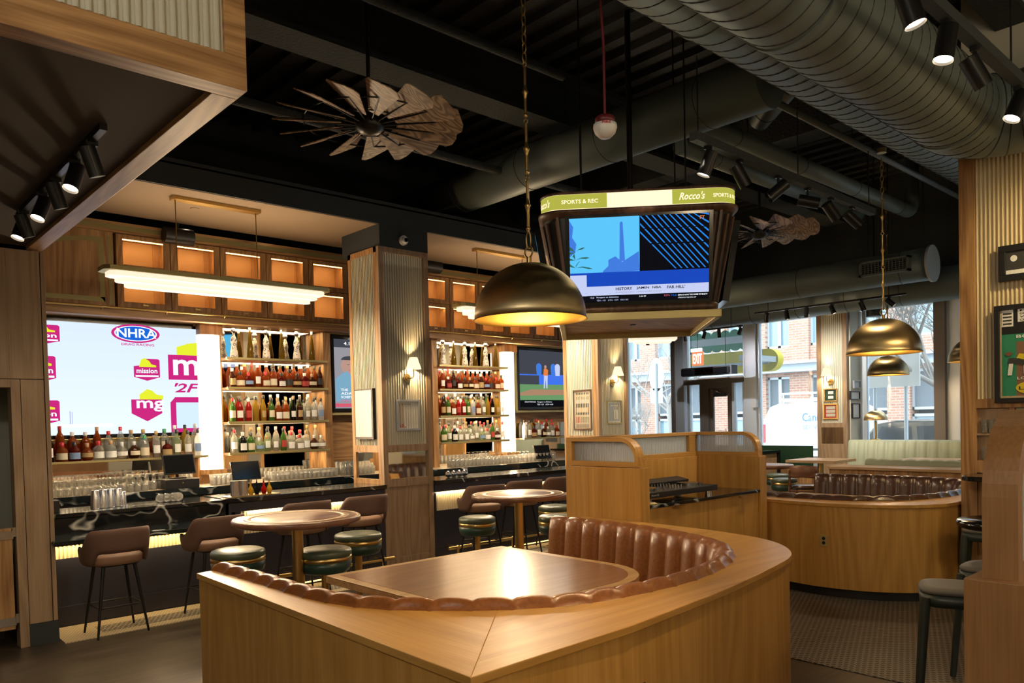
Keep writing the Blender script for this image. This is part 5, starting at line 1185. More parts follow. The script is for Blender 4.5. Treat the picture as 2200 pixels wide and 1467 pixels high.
# window tracks
WA, WB = Vector((12.6, 7.25, 3.66)), Vector((12.6, 4.68, 3.66)); track('thin black light track along the right windows', WA, WB, .015, .015, rods=(.1, .9))
for i, (px, aim) in enumerate(((1647, (.3, .3, -1)), (1690, (0, -.2, -1)), (1733, (.1, .1, -1)), (1788, (.05, -.35, -.8)), (1852, (.3, -.3, -1)), (1912, (.2, -.8, -.8)))):
    q = at(px, 660, x=12.6); head((12.6, q.y, 3.65), aim, i, 'black can spotlight over the right windows, %s from the left' % ORD[i], 'spotlights on the right window track', r=.04, L_=.15, lit=True, drop=.09)
WA, WB = Vector((13.0, 10.1, 3.52)), Vector((13.0, 7.74, 3.52)); track('thin black light track in front of the door glazing', WA, WB, .015, .015, rods=(.1, .9))
for i, (px, aim) in enumerate(((1391, (.05, 0, -1)), (1442, (-.3, .2, -1)), (1472, (0, -.1, -1)), (1513, (-.2, .2, -1)), (1545, (0, -.1, -1)), (1590, (-.15, .3, -1)))):
    q = at(px, 720, x=13.0); head((13.0, q.y, 3.515), aim, i, 'black can spotlight before the door glazing, %s from the left' % ORD[i], 'spotlights on the door track', r=.035, L_=.14, lit=i in (1, 3, 5), drop=.09)
# spot beams placed along the tracks, several added just to brighten surfaces
def beam(loc, tgt, power, ang=40, col=(1, .74, .46), size=.04): light('SPOT', 'track_and_fill_beam', loc, power, col, size=size, target=tgt, spot=radians(ang), blend=.9)
# ceiling can lights in the dark slot over the cabinets
for i, px in enumerate((235, 325, 403, 522, 570, 625, 955, 1010)):
    q = at(px, 480, y=9.78); lit = px in (403, 570)
    t = thing('can_downlight', 'small black can downlight in the slot above the bar cabinets, %s from the left' % ORD[i], 'downlight', (q.x, 9.78, 4.54), group='can downlights over the bar')
    MB().cyl((q.x, 9.78, 4.54), (q.x, 9.78, 4.40), .042, n=20).build('lamp_can', 'black_metal', t); MB().cyl((q.x, 9.78, 4.401), (q.x, 9.78, 4.395), .036, n=20).build('lens', 'glow_spot' if lit else 'steel_dark', t)
for (px, py, lb) in ((383, 508, 'black barrel speaker above the lit cabinets'), (925, 572, 'black barrel speaker beside the middle column above the cabinets')):
    q = at(px, py, y=9.7); t = thing('ceiling_speaker', lb, 'speaker', (q.x, 9.7, q.z))
    MB().cyl((q.x-.17, 9.7, q.z), (q.x+.17, 9.7, q.z), .10, n=24).build('cabinet', 'black', t, bevel=.01); MB().cyl((q.x, 9.72, q.z), (q.x, 9.72, 4.54), .02, n=8).build('bracket', 'black_metal', t)
b = MB().cyl((3.36, 8.9, 4.336), (3.36, 8.9, 4.330), .05, n=20); solo(b, 'round_ceiling_vent', 'soffit_tan', 'small round cover flush in the tan bar soffit', 'vent')
# ================================================================ stepped linear pendants over the bar
def linear(x0, x1, y, zt, label, rods, zc=4.337):
    t = thing('linear_pendant', label, 'pendant lamp', ((x0+x1)/2, y, zt))
    def bar(x0, x1, hw, z0, z1): c = .05; return MB().prism([(x0, y-hw+c), (x0+c, y-hw), (x1-c, y-hw), (x1, y-hw+c), (x1, y+hw-c), (x1-c, y+hw), (x0+c, y+hw), (x0, y+hw-c)], z0, z1)
    bar(x0, x1, .15, zt-.045, zt).build('brass_tray', 'brass_satin', t, bevel=.003)
    for k in range(3): bar(x0+.06+.08*k, x1-.06-.08*k, .125-.03*k, zt-.045-.05*(k+1), zt-.045-.05*k).build('glowing_tier', 'glow_white', t, bevel=.006)
    m = MB()
    for x in rods: m.cyl((x, y, zt), (x, y, zc-.03), .006, n=8)
    m.build('rods', 'brass_dark', t)
    MB().box(rods[0]-.04, rods[1]+.04, y-.06, y+.06, zc-.035, zc-.002).build('canopy', 'brass', t)
    light('AREA', 'linear_light', ((x0+x1)/2, y, zt-.22), 42, (1, .80, .55), rot=(0, 0, 0), sx=x1-x0-.4, sy=.15)
    light('AREA', 'linear_uplight', ((x0+x1)/2, y, zt+.02), 5, (1, .74, .45), rot=(pi, 0, 0), sx=x1-x0-.3, sy=.2)
linear(2.27, 4.80, 8.57, 3.51, 'long stepped glowing bar pendant in a brass tray at the left', (3.03, 3.93))
linear(6.85, 9.35, 8.57, 3.52, 'long stepped glowing bar pendant behind the foreground dome', (7.25, 8.15))
# ================================================================ sconces
def sconce(x, y, z, n, label, side=1):
    """n = outward normal; shade stands off to the viewer's right"""
    n = Vector(n); r = Vector((n.y, -n.x, 0))*-1; o = Vector((x, y, z)); t = thing('wall_sconce', label, 'sconce', tuple(o), group='brass sconces with cream shades'); u = Vector((0, 0, 1))
    r = Vector((-n.y, n.x, 0))
    MB().cyl(o, o+n*.018, .055, n=28).cyl(o+n*.018, o+n*.03, .03, n=20).build('backplate', 'brass', t)
    s0 = o+n*.09+r*.05*side
    MB().tube([o+n*.02, o+n*.07, o+n*.085+r*.025*side-u*.005, s0+u*.02, s0+u*.11], .009, 10).build('arm', 'brass', t)
    c = s0+u*.11
    MB().lathe([(.10, 0), (.098, .003), (.052, .145), (.050, .147)], tuple(c), 32, caps=False).build('lamp_shade', 'glow_shade', t)
    light('POINT', 'sconce_light', tuple(c+u*.06), 14, (1, .68, .34), size=.02)
p = at(874, 812, y=8.22); sconce(p.x, 8.225, p.z, (0, -1, 0), 'brass sconce with glowing cream shade on the middle column')
p = at(1315, 822, y=8.22); sconce(p.x, 8.225, p.z, (0, -1, 0), 'brass sconce with glowing cream shade on the column beyond the scoreboard')
p = at(1786, 820, x=14.22); sconce(14.22, p.y, p.z, (-1, 0, 0), 'brass sconce with glowing cream shade on the window column', side=-1)
# security cameras
def dome_cam(x, y, z, n, label):
    n = Vector(n); o = Vector((x, y, z)); t = thing('dome_camera', label, 'security camera', tuple(o)); MB().cyl(o, o+n*.035, .06, n=28).build('white_base', 'white_plastic', t, bevel=.006)
    m = MB(); m.cyl(o+n*.03, o+n*.06, .048, .035, n=24); m.build('ball', 'white_plastic', t); m = MB(); q = o+n*.058+Vector((.012, 0, 0)); m.cyl(q, q+n*.008, .026, n=20); m.build('lens', 'black_gloss', t)
p = at(865, 517, y=8.2); dome_cam(p.x, 8.20, p.z, (0, -1, 0), 'white dome security camera on the dark fascia above the middle column')
p = at(1782, 671, x=14.22); dome_cam(14.22, p.y, p.z, (-1, 0, 0), 'white dome security camera high on the window column')
# speaker by windows
p = at(1878, 664, x=13.9); t = thing('hanging_speaker', 'black cylindrical speaker hung before the window beside the cream wall', 'speaker', (13.9, p.y, p.z))
MB().cyl((13.9, p.y, p.z-.13), (13.9, p.y, p.z+.13), .13, n=28).build('cabinet', 'black', t, bevel=.01); MB().cyl((13.9, p.y, p.z+.13), (13.9, p.y, 5.97), .008, n=6).build('cable', 'black_metal', t)
# air curtain and exit sign
a = at(1463, 802, x=14.0); b_ = at(1572, 797, x=14.0)
t = thing('air_curtain', 'long black air curtain heater hung above the glass door', 'air curtain', (14.0, (a.y+b_.y)/2, a.z))
MB().box(13.98, 14.2, b_.y, a.y, 2.70, 2.88).build('casing', 'black', t, bevel=.03); MB().box(13.975, 13.985, b_.y+.1, a.y-.03, 2.73, 2.85).build('intake', 'black_gloss', t); MB().box(13.98, 14.2, b_.y-.01, b_.y+.06, 2.70, 2.88).build('end_cap', 'far_louver', t)
MB().cyl((14.1, a.y-.2, 2.88), (14.1, a.y-.2, 5.97), .006, n=6).cyl((14.1, b_.y+.2, 2.88), (14.1, b_.y+.2, 5.97), .006, n=6).build('hangers', 'black_metal', t)
a = at(1486, 757, x=13.6); b_ = at(1511, 784, x=13.6)
t = thing('exit_sign', 'red glowing exit sign hung over the air curtain', 'exit sign', (13.6, (a.y+b_.y)/2, b_.z))
MB().box(13.60, 13.615, b_.y, a.y, b_.z, a.z).build('panel', 'exit_red', t); MB().box(13.57, 13.65, b_.y, a.y, a.z, a.z+.07).build('housing', 'far_metal', t); MB().cyl((13.61, (a.y+b_.y)/2, a.z+.07), (13.61, (a.y+b_.y)/2, 3.59), .01, n=8).build('stem', 'black_metal', t)
bd = Board((13.598, a.y-.03, b_.z+.04), (0, -1, 0), (0, 0, 1)); bd.text('EXIT', 0, 0, a.z-b_.z-.08, 'glow_white', a.y-b_.y-.06, bold=True); bd.build('lettering', t)
b = MB().box(14.6, 14.68, 8.40, 8.52, 2.0, 2.16); solo(b, 'sensor_box', 'white_plastic', 'small white sensor box on the window mullion right of the door', 'sensor')
# ================================================================ televisions behind the bar
def tv(name_l, x0, x1, z0, z1, y=10.2, frame=True):
    t = thing('television', name_l, 'television', ((x0+x1)/2, y, z0)); w = .045
    MB().box(x0-w, x1+w, y, y+.05, z0-w, z1+w).build('casing', 'black_gloss', t, bevel=.004)
    if frame:
        f = w+.02; MB().box(x0-f-.02, x1+f+.02, y-.01, y+.06, z1+f, z1+f+.035).box(x0-f-.02, x1+f+.02, y-.01, y+.06, z0-f-.035, z0-f).box(x0-f-.035, x0-f, y-.01, y+.06, z0-f, z1+f).box(x1+f, x1+f+.035, y-.01, y+.06, z0-f, z1+f).build('gilt_surround', 'brass_satin', t)
    return t, Board((x0, y-.001, z0), (1, 0, 0), (0, 0, 1)), x1-x0, z1-z0
for k in range(12): f_ = 1-k/11; emis('s_sky%d' % k, (.66+.12*f_, .78+.10*f_, 1.0), 1.0)
t, bd, w, h = tv('big wall television at the left showing magenta and yellow logos on a pale sky', 1.72, 3.83, 1.80, 3.13)
X = lambda px: at(px, 800, y=10.2).x-1.72
def Z(px, py): return at(px, py, y=10.2).z-1.80
for k in range(12): bd.rect(0, w, h*k/12, h*(k+1)/12, 's_sky%d' % k)

def logo(px0, px1, pyt, pyb, txt='sion', hat=True):
    u0, u1 = X(px0), X(px1); pm = (px0+px1)/2; vt, vb = Z(pm, pyt), Z(pm, pyb); hh = vt-vb; ww = u1-u0
    bd.poly([(u0, vb+hh*.15), (u0+ww*.5, vb-hh*.02), (u1, vb+hh*.15), (u1, vt-hh*.05), (u1-.02, vt), (u0+ww*.45, vt), (u0+ww*.3, vt-hh*.3), (u0, vt-hh*.35)], 's_magenta')
    bd.poly([(u0+ww*.2, vt-hh*.38), (u0+ww*.28, vt-hh*.05), (u0+ww*.42, vt+hh*.04), (u0+ww*.6, vt-hh*.1), (u0+ww*.68, vt-hh*.25), (u0+ww*.86, vt-hh*.30), (u0+ww*.86, vt-hh*.38)], 's_lime')
    bd.text(txt, u0+ww*.10, vb+hh*.33, hh*.22, 's_white', ww*.8, bold=True); bd.rect(u0+ww*.06, u1-ww*.06, vb+hh*.16, vb+hh*.24, 's_white')
logo(60, 131, 697, 738, 'ssion'); logo(55, 120, 764, 820, 'ission'); logo(50, 125, 860, 912, 'ission'); logo(287, 343, 771, 817, 'mission')
u0, u1 = X(279), X(345); v0, v1 = Z(312, 905), Z(312, 858)
bd.poly([(u0, v0+.10), ((u0+u1)/2, v0), (u1, v0+.10), (u1, v1), (u0, v1)], 's_magenta'); bd.poly([(u0+.1, v1), (u0+.1, v1+.06), (u0+.19, v1+.13), (u0+.25, v1+.11), (u0+.3, v1+.06), (u0+.38, v1+.05), (u0+.38, v1)], 's_lime'); bd.text('mg', u0+.06, v0+.12, .14, 's_white', .33, bold=True)
u0 = X(361); v0 = Z(390, 816); v1 = Z(390, 763); bd.rect(u0, w, v0, v1, 's_magenta'); bd.poly([(u0+.11, v1), (u0+.11, v1+.10), (u0+.25, v1+.15), (w, v1+.17), (w, v1)], 's_lime'); bd.text('m', u0+.06, v0+.06, .20, 's_white', w-u0-.06, bold=True)
v = Z(395, 843); bd.text("'2F", X(373), v, .12, 's_magenta', w-X(373), bold=True, shear=.3)
u0 = X(363); v1 = Z(390, 853); bd.poly([(u0, 0), (u0, v1-.07), (u0+.06, v1), (w, v1), (w, 0)], 's_magenta'); bd.rect(u0+.07, w, .05, v1-.07, 's_sky')
cu, cv = X(294), Z(294, 717); bd.ell(cu, cv, X(345)-cu, .115, 's_magenta'); bd.ell(cu, cv, (X(345)-cu)*.88, .095, 's_white'); bd.ell(cu, cv, (X(345)-cu)*.82, .085, 's_blue'); bd.text('NHRA', cu-.22, cv-.05, .11, 's_white', .46, bold=True); bd.text('DRAG RACING', cu-.17, cv-.15, .03, 's_magenta', .38, bold=True)
bd.rect(X(145), X(148), .13, .28, 's_lav'); bd.rect(X(150), X(152), .13, .27, 's_lav'); bd.rect(0, w*.5, .09, .13, 's_white')
bd.build('screen_image', t)
t, bd, w, h = tv('tall portrait television partly behind the middle column, showing a man in a blue shirt', 5.82, 6.42, 2.09, 3.12)
bd.rect(0, w, 0, h, 's_grey'); bd.rect(0, w, h*.88, h, 's_dgrey'); bd.text('4.13.26', w*.28, h*.915, h*.05, 's_white', w*.45, bold=True); bd.rect(0, w, h*.7, h*.88, 's_grey')
bd.ell(w*.45, h*.62, w*.27, h*.13, 's_skin'); bd.ell(w*.45, h*.70, w*.26, h*.06, 's_dgrey', 0, pi); bd.poly([(w*.02, h*.1), (w*.02, h*.42), (w*.2, h*.50), (w*.34, h*.54), (w*.45, h*.49), (w*.56, h*.54), (w*.75, h*.50), (w*.98, h*.40), (w*.98, h*.1)], 's_shirt')
bd.rect(w*.36, w*.42, h*.63, h*.637, 's_dgrey'); bd.rect(w*.5, w*.56, h*.63, h*.637, 's_dgrey'); bd.rect(w*.40, w*.52, h*.55, h*.558, 's_pink')
for i, (tx, c_) in enumerate((('THE', 's_white'), ('ADAM', 's_white'), ('SCHEFTER', 's_white'), ('PODCAST', 's_pink'))): bd.text(tx, w*.16, h*(.25-i*.052), h*.035, c_, w*(.2 if i == 0 else .42), bold=True)
bd.rect(0, w*.6, h*.02, h*.07, 's_pink'); bd.build('screen_image', t)
t, bd, w, h = tv('tall portrait television just right of the middle column, mostly black', 6.95, 7.40, 2.09, 3.12)
bd.rect(0, w, 0, h, 's_black'); bd.rect(w*.2, w*.88, h*.35, h*.9, 's_deep'); bd.rect(w*.2, w*.88, h*.55, h*.88, 's_lav'); bd.rect(w*.3, w*.85, h*.2, h*.25, 's_lav'); bd.rect(w*.3, w*.85, h*.09, h*.14, 's_steelblue'); bd.text('TT', w*.6, h*.27, h*.03, 's_white'); bd.build('screen_image', t)
t, bd, w, h = tv('television at the far end of the bar showing a baseball game', 9.55, 10.95, 2.09, 3.12, y=10.18)
bd.rect(0, w, 0, h, 's_dgrey'); bd.rect(0, w, h*.36, h*.58, 's_sblue'); bd.rect(0, w*.35, h*.36, h*.56, 's_dgrey'); bd.rect(0, w, h*.12, h*.40, 's_grass'); bd.poly([(0, h*.25), (w*.2, h*.31), (w*.9, h*.31), (w, h*.27), (w, h*.22), (0, h*.2)], 's_clay'); bd.rect(0, w, 0, h*.12, 's_black')
for u, c_ in ((.35, 's_steelblue'), (.62, 's_steelblue'), (.7, 's_lav')): bd.ell(w*u, h*.72, w*.05, h*.06, c_); bd.poly([(w*u-w*.04, h*.56), (w*u-w*.05, h*.70), (w*u+w*.05, h*.70), (w*u+w*.04, h*.56)], c_)
bd.ell(w*.47, h*.72, w*.022, h*.03, 's_skin'); bd.poly([(w*.43, h*.56), (w*.44, h*.68), (w*.47, h*.70), (w*.52, h*.66), (w*.51, h*.55)], 's_orange'); bd.poly([(w*.43, h*.33), (w*.44, h*.56), (w*.51, h*.56), (w*.50, h*.33), (w*.48, h*.33), (w*.47, h*.5), (w*.45, h*.33)], 's_lav')
bd.text('DRAFTKINGS   Rangers vs Athletics', w*.08, h*.07, h*.03, 's_white', w*.5); bd.text('TEX -131   ATH +109', w*.3, h*.03, h*.025, 's_white', w*.3); bd.build('screen_image', t)
# ================================================================ framed pictures
def frame(label, O, R, n_, w, h, mat, fill, draw=None, fw=.03, depth=.025, mount=0, mm='paper_white', group=None):
    """O = lower-left corner, R = unit right, n_ = unit normal to the room"""
    O, R, n_ = Vector(O), Vector(R), Vector(n_); U = Vector((0, 0, 1)); t = thing('framed_picture', label, 'framed picture', tuple(O), group=group)
    m = MB()
    for a, b_, c, d in ((0, w, 0, fw), (0, w, h-fw, h), (0, fw, fw, h-fw), (w-fw, w, fw, h-fw)): m.obox(O+R*((a+b_)/2)+U*((c+d)/2)+n_*depth/2, R*((b_-a)/2), U*((d-c)/2), n_*depth/2)
    m.build('frame', mat, t, bevel=.003)
    bd = Board(O+n_*depth*.35, R, U); bd.N = n_
    bd.rect(fw, w-fw, fw, h-fw, mm if mount else fill)
    if mount: bd.rect(fw+mount, w-fw-mount, fw+mount, h-fw-mount, fill)
    if draw: draw(bd, w, h)
    bd.build('print', t); return t
def d_marble(b, w, h):
    b.rect(w*.12, w*.34, h*.1, h*.88, 'paper_tan'); b.rect(w*.15, w*.17, h*.15, h*.85, 'ink'); b.text('NOW YEAR', w*.22, h*.82, h*.05, 'ink', w*.4, bold=True); b.poly([(w*.14, h*.1), (w*.2, h*.2), (w*.26, h*.25), (w*.34, h*.18), (w*.4, h*.1)], 'lab_red'); b.poly([(w*.18, h*.22), (w*.24, h*.32), (w*.33, h*.36), (w*.35, h*.26), (w*.26, h*.22)], 'van_grey'); b.ell(w*.6, h*.5, w*.02, w*.02, 'ink')
a = at(852, 926, y=8.22); c_ = at(902, 858, y=8.22); frame('grey framed pale picture under the sconce on the middle column', (a.x, 8.235, a.z), (1, 0, 0), (0, -1, 0), c_.x-a.x, c_.z-a.z, 'van_grey', 'paper_white', d_marble, .03)
# tilted bright panel on the left face of the middle column
a = at(771, 943, x=5.345); c_ = at(806, 834, x=5.345)
t = thing('framed_picture', 'black-edged picture with a bright cream face on the left side of the middle column', 'framed picture', (5.33, c_.y, a.z))
MB().box(5.30, 5.345, c_.y, a.y, a.z, c_.z).build('frame', 'black', t); MB().box(5.297, 5.30, c_.y+.03, a.y-.01, a.z+.03, c_.z-.02).build('print', plain('cream_print', (.80, .66, .46), .35), t)
def d_news(b, w, h):
    b.rect(w*.15, w*.85, h*.88, h*.93, 'ink'); b.text('BOSTON ICE', w*.14, h*.76, h*.07, 'ink', w*.7, bold=True); b.rect(w*.14, w*.85, h*.68, h*.74, 'van_grey'); b.rect(w*.14, w*.86, h*.38, h*.66, 'black'); b.rect(w*.18, w*.8, h*.44, h*.56, 'paper_tan'); b.rect(w*.14, w*.36, h*.18, h*.33, 'lab_red')
    for k in range(7): b.rect(w*.42, w*.85, h*(.19+k*.02), h*(.197+k*.02), 'ink')
    for k in range(4): b.rect(w*.14, w*.85, h*(.07+k*.02), h*(.077+k*.02), 'ink')
a = at(1232, 924, x=9.42); c_ = at(1270, 836, x=9.42); frame('dark framed newspaper page on the left side of the column beyond the scoreboard', (9.44, a.y, a.z), (0, -1, 0), (-1, 0, 0), a.y-c_.y, c_.z-a.z, 'walnut_frame', 'paper_tan', d_news, .025)
a = at(1305, 911, y=8.22); c_ = at(1335, 860, y=8.22); frame('gilt framed bluish poster on the column beyond the scoreboard', (a.x, 8.235, a.z), (1, 0, 0), (0, -1, 0), c_.x-a.x, c_.z-a.z, 'brass', 'lab_blue', lambda b, w, h: (b.rect(w*.25, w*.75, h*.75, h*.82, 'paper_white'), b.rect(w*.5, w*.8, h*.2, h*.6, 'paper_white')), .02, mount=.03)
def wf(x0, y0, x1, y1, lab, mat, fill, dr=None, **k):
    a = at(x0, y1, x=14.22); c_ = at(x1, y0, x=14.22); frame(lab, (14.225, a.y, a.z), (0, -1, 0), (-1, 0, 0), a.y-c_.y, c_.z-a.z, mat, fill, dr, **k)
wf(1771, 834, 1799, 863, 'gilt frame with two small cards on green mat on the window column', 'brass', 'green_mat', lambda b, w, h: (b.rect(w*.3, w*.7, h*.58, h*.8, 'paper_white'), b.rect(w*.3, w*.7, h*.22, h*.44, 'paper_white')), fw=.02)
wf(1769, 866, 1801, 901, 'gilt frame with three banknotes on the window column', 'brass', 'lab_red', lambda b, w, h: [b.rect(w*.2, w*.8, h*(.18+.23*k), h*(.36+.23*k), 'flute_grey') for k in range(3)], fw=.03)
def cf(x0, y0, x1, y1, lab, mat, fill):     # on the cream return (faces -y)
    yy = yc0-.02; a = at(x0, y1, y=yy); c_ = at(x1, y0, y=yy); frame(lab, (a.x, yy-.002, a.z), (1, 0, 0), (0, -1, 0), c_.x-a.x, c_.z-a.z, mat, fill, None, fw=.02, depth=.03, group='small frames on the cream wall')
cf(1832, 818, 1846, 834, 'small pale framed photo, uppermost on the cream wall return', 'van_grey', 'paper_white')
cf(1825, 840, 1845, 859, 'black framed document in the middle of the cream wall return', 'black', 'paper_white')
cf(1829, 866, 1845, 899, 'tall black framed page, lowest on the cream wall return', 'black', 'paper_white')
# poster and photo on the pillar
def d_poster(b, w, h):
    b.rect(w*.10, w*.92, h*.07, h*.95, 'black'); b.rect(w*.10, w*.45, h*.07, h*.70, 'awning_green'); b.rect(w*.30, w*.92, h*.07, h*.62, plain('court', (.20, .10, .06), .7))
    b.rect(w*.10, w*.26, h*.78, h*.95, 'paper_white'); b.rect(w*.32, w*.72, h*.82, h*.955, 'paper_white')
    for k, s in enumerate(('1986', 'DEFENDING', 'WORLD', 'CHAMPION')): b.text(s, w*.35, h*(.925-k*.032), h*.02, 'ink', w*.33, bold=True)
    for k in range(4): b.rect(w*.12, w*.24, h*(.80+k*.035), h*(.815+k*.035), 'ink')
    b.text('BOSTON', w*.30, h*.655, h*.035, 'paper_white', w*.55, bold=True); b.text('LOS ANGELES', w*.31, h*.235, h*.028, 'paper_white', w*.6, bold=True)
    b.ell(w*.55, h*.15, w*.26, h*.07, 'yellow_sign'); b.text('LAKERS', w*.33, h*.13, h*.035, 'ink', w*.5, bold=True)
    b.ell(w*.62, h*.70, w*.05, h*.018, plain('poster_skin', (.16, .07, .04), .7)); b.poly([(w*.54, h*.60), (w*.56, h*.68), (w*.68, h*.68), (w*.70, h*.60)], 'van_blue'); b.poly([(w*.54, h*.54), (w*.54, h*.60), (w*.70, h*.60), (w*.70, h*.54)], 'yellow_sign'); b.poly([(w*.55, h*.46), (w*.56, h*.54), (w*.62, h*.54), (w*.60, h*.45)], 'poster_skin')
    b.poly([(w*.30, h*.45), (w*.34, h*.50), (w*.50, h*.48), (w*.60, h*.44), (w*.58, h*.42), (w*.45, h*.43)], 'yellow_sign'); b.poly([(w*.18, h*.40), (w*.2, h*.46), (w*.34, h*.45), (w*.48, h*.40), (w*.44, h*.37), (w*.3, h*.40)], 'ink'); b.ell(w*.2, h*.5, w*.05, h*.02, 'poster_skin'); b.poly([(w*.18, h*.28), (w*.2, h*.40), (w*.26, h*.40), (w*.24, h*.28)], 'paper_white'); b.poly([(w*.40, h*.29), (w*.40, h*.38), (w*.48, h*.38), (w*.50, h*.29)], 'paper_white')
XP = px_-.022
a = at(2139, 866, x=XP); c_ = at(2300, 612, x=XP); frame('large dark framed hand-drawn basketball poster on the fluted pillar', (XP, a.y, a.z), (0, -1, 0), (-1, 0, 0), a.y-c_.y, c_.z-a.z-.12, 'black', 'paper_tan', d_poster, fw=.045, depth=.04, mount=.0)
a = at(2147, 607, x=XP); c_ = at(2300, 548, x=XP); frame('black framed black-and-white photo above the basketball poster', (XP, a.y, a.z), (0, -1, 0), (-1, 0, 0), a.y-c_.y, .33, 'black', 'van_grey', lambda b, w, h: (b.rect(w*.1, w*.9, h*.3, h*.9, 'ink'), b.ell(w*.22, h*.62, w*.05, h*.09, 'paper_white'), b.ell(w*.42, h*.66, w*.05, h*.09, 'paper_white'), b.rect(w*.1, w*.9, h*.12, h*.3, 'paper_white')), fw=.06, depth=.035)
# ================================================================ bottles
def bottle(shape, glass, cap, lab, name='bottle'):
    t = thing(name, 'x', 'bottle', (0, 0, 0))
    if shape == 'tall': pr = [(.036, 0), (.039, .006), (.039, .175), (.034, .20), (.016, .235), (.014, .285)]; H_ = .285; lz = (.05, .14, .0397)
    elif shape == 'slim': pr = [(.030, 0), (.033, .006), (.033, .16), (.027, .20), (.014, .25), (.0125, .31)]; H_ = .31; lz = (.05, .13, .0337)
    elif shape == 'squat': pr = [(.052, 0), (.056, .006), (.056, .10), (.050, .125), (.020, .150), (.017, .185)]; H_ = .185; lz = (.025, .09, .0568)
    elif shape == 'round': pr = [(.035, 0), (.052, .02), (.060, .06), (.054, .10), (.025, .13), (.016, .15), (.015, .175)]; H_ = .175; lz = (.04, .085, .0608)
    elif shape == 'spire': pr = [(.038, 0), (.040, .01), (.035, .12), (.020, .25), (.011, .33), (.010, .37)]; H_ = .37; lz = None
    elif shape == 'bell': pr = [(.046, 0), (.050, .02), (.043, .09), (.030, .145), (.034, .175), (.038, .205), (.030, .25), (.015, .29), (.014, .31)]; H_ = .31; lz = None
    elif shape == 'wide': pr = [(.044, 0), (.047, .006), (.047, .14), (.040, .165), (.018, .19), (.016, .235)]; H_ = .235; lz = (.03, .115, .0477)
    MB().lathe([(.001, 0)]+pr, n=16).build('glass_body', glass, t)
    if shape == 'bell': MB().lathe([(.017, .305), (.028, .32), (.030, .345), (.018, .368), (.001, .372)], n=16).build('stopper', 'steel', t)
    else: MB().lathe([(pr[-1][0]+.003, H_-.03), (pr[-1][0]+.004, H_+.012), (.001, H_+.014)], n=12).build('cap', 'cap_'+cap, t)
    if lz and lab:
        z0, z1, r = lz; m = MB(); m.smooth = True; k = [(r*sin(radians(a)), -r*cos(radians(a))) for a in range(-65, 66, 13)]; n = len(k)
        m.add([(x, y, z0) for x, y in k]+[(x, y, z1) for x, y in k], [(i, i+1, n+i+1, n+i) for i in range(n-1)]); m.build('label', 'lab_'+lab, t)
    return t
PROTO = {}; first = {}
def put_bottle(spec, x, y, z, label, group, rz=0, s=1.0):
    if spec not in PROTO:
        PROTO[spec] = bottle(*spec); o = PROTO[spec]; kids_ = kids(o)
        o.location = (x, y, z); o.rotation_euler = (0, 0, rz); o.scale = (s, s, s); o['label'] = label; o['group'] = group; return o
    return dup(PROTO[spec], (x, y, z), rz, label, group, s)
CN = {'amber': 'amber', 'darkred': 'dark red', 'clear': 'clear', 'green': 'green', 'black': 'black', 'yellow': 'golden yellow', 'brown': 'brown', 'palegreen': 'pale green', 'red': 'bright red', 'frost': 'frosted white', 'olive': 'olive gold'}
SN = {'tall': 'tall', 'slim': 'slim', 'squat': 'squat', 'round': 'round-bodied', 'wide': 'broad', 'spire': 'spire-shaped', 'bell': 'bell-shaped'}
def row(specs, x0, x1, y, z, where, group, jit=.012, s=1.05, back=False):
    n = len(specs)
    for i, sp in enumerate(specs):
        x = x0+(x1-x0)*(i+.5)/n+random.uniform(-1, 1)*jit*.5
        g = 'talavera' if sp[1] == 'talavera' else 'b_'+sp[1]
        lab = '%s %s bottle, %s from left, %s' % (SN[sp[0]], 'painted white and blue' if g == 'talavera' else CN[sp[1]], ORD[i], where)
        put_bottle((sp[0], g, sp[2], sp[3]), x, y+random.uniform(-.008, .008), z, lab, group, random.uniform(-.3, .3), s*random.uniform(.97, 1.04))
T_, S_, Q_, R_B, WD = 'tall', 'slim', 'squat', 'round', 'wide'
tops = [('bell', 'talavera', 'silver', None), ('spire', 'olive', 'silver', None)]*3
row(tops, 4.16, 5.53, 10.12, 2.766, 'highest shelf, left bay', 'tequila bottles on the highest shelf of the left bay', 0, 1.12)
row(tops, 7.66, 9.05, 10.12, 2.776, 'highest shelf, far bay', 'tequila bottles on the highest shelf of the far bay', 0, 1.12)
A2 = [(WD, 'brown', 'white', 'tan'), (Q_, 'amber', 'black', 'cream'), (R_B, 'darkred', 'red', 'blue'), (T_, 'amber', 'white', 'white'), (Q_, 'amber', 'red', 'cream'), (WD, 'amber', 'black', 'cream'), (Q_, 'darkred', 'black', 'white'), (WD, 'amber', 'black', 'black'), (R_B, 'brown', 'black', 'tan'), (Q_, 'darkred', 'white', 'red'), (R_B, 'brown', 'cork', 'cream'), (T_, 'brown', 'black', 'black')]
B2 = [(T_, 'amber', c, None) for c in ('white', 'silver', 'gold', 'red', 'red', 'silver', 'black', 'black', 'gold', 'black', 'white', 'silver', 'black')]
A3 = [(T_, 'green', 'red', 'cream'), (T_, 'red', 'black', 'white'), (T_, 'red', 'white', 'red'), (S_, 'yellow', 'black', None), (S_, 'yellow', 'black', 'tan'), (T_, 'green', 'black', 'cream'), (WD, 'amber', 'gold', 'white'), (WD, 'amber', 'gold', 'cream'), (S_, 'black', 'cork', 'white'), (T_, 'brown', 'black', 'tan'), (S_, 'clear', 'silver', 'white'), (T_, 'clear', 'black', 'white'), (T_, 'frost', 'black', 'blue')]
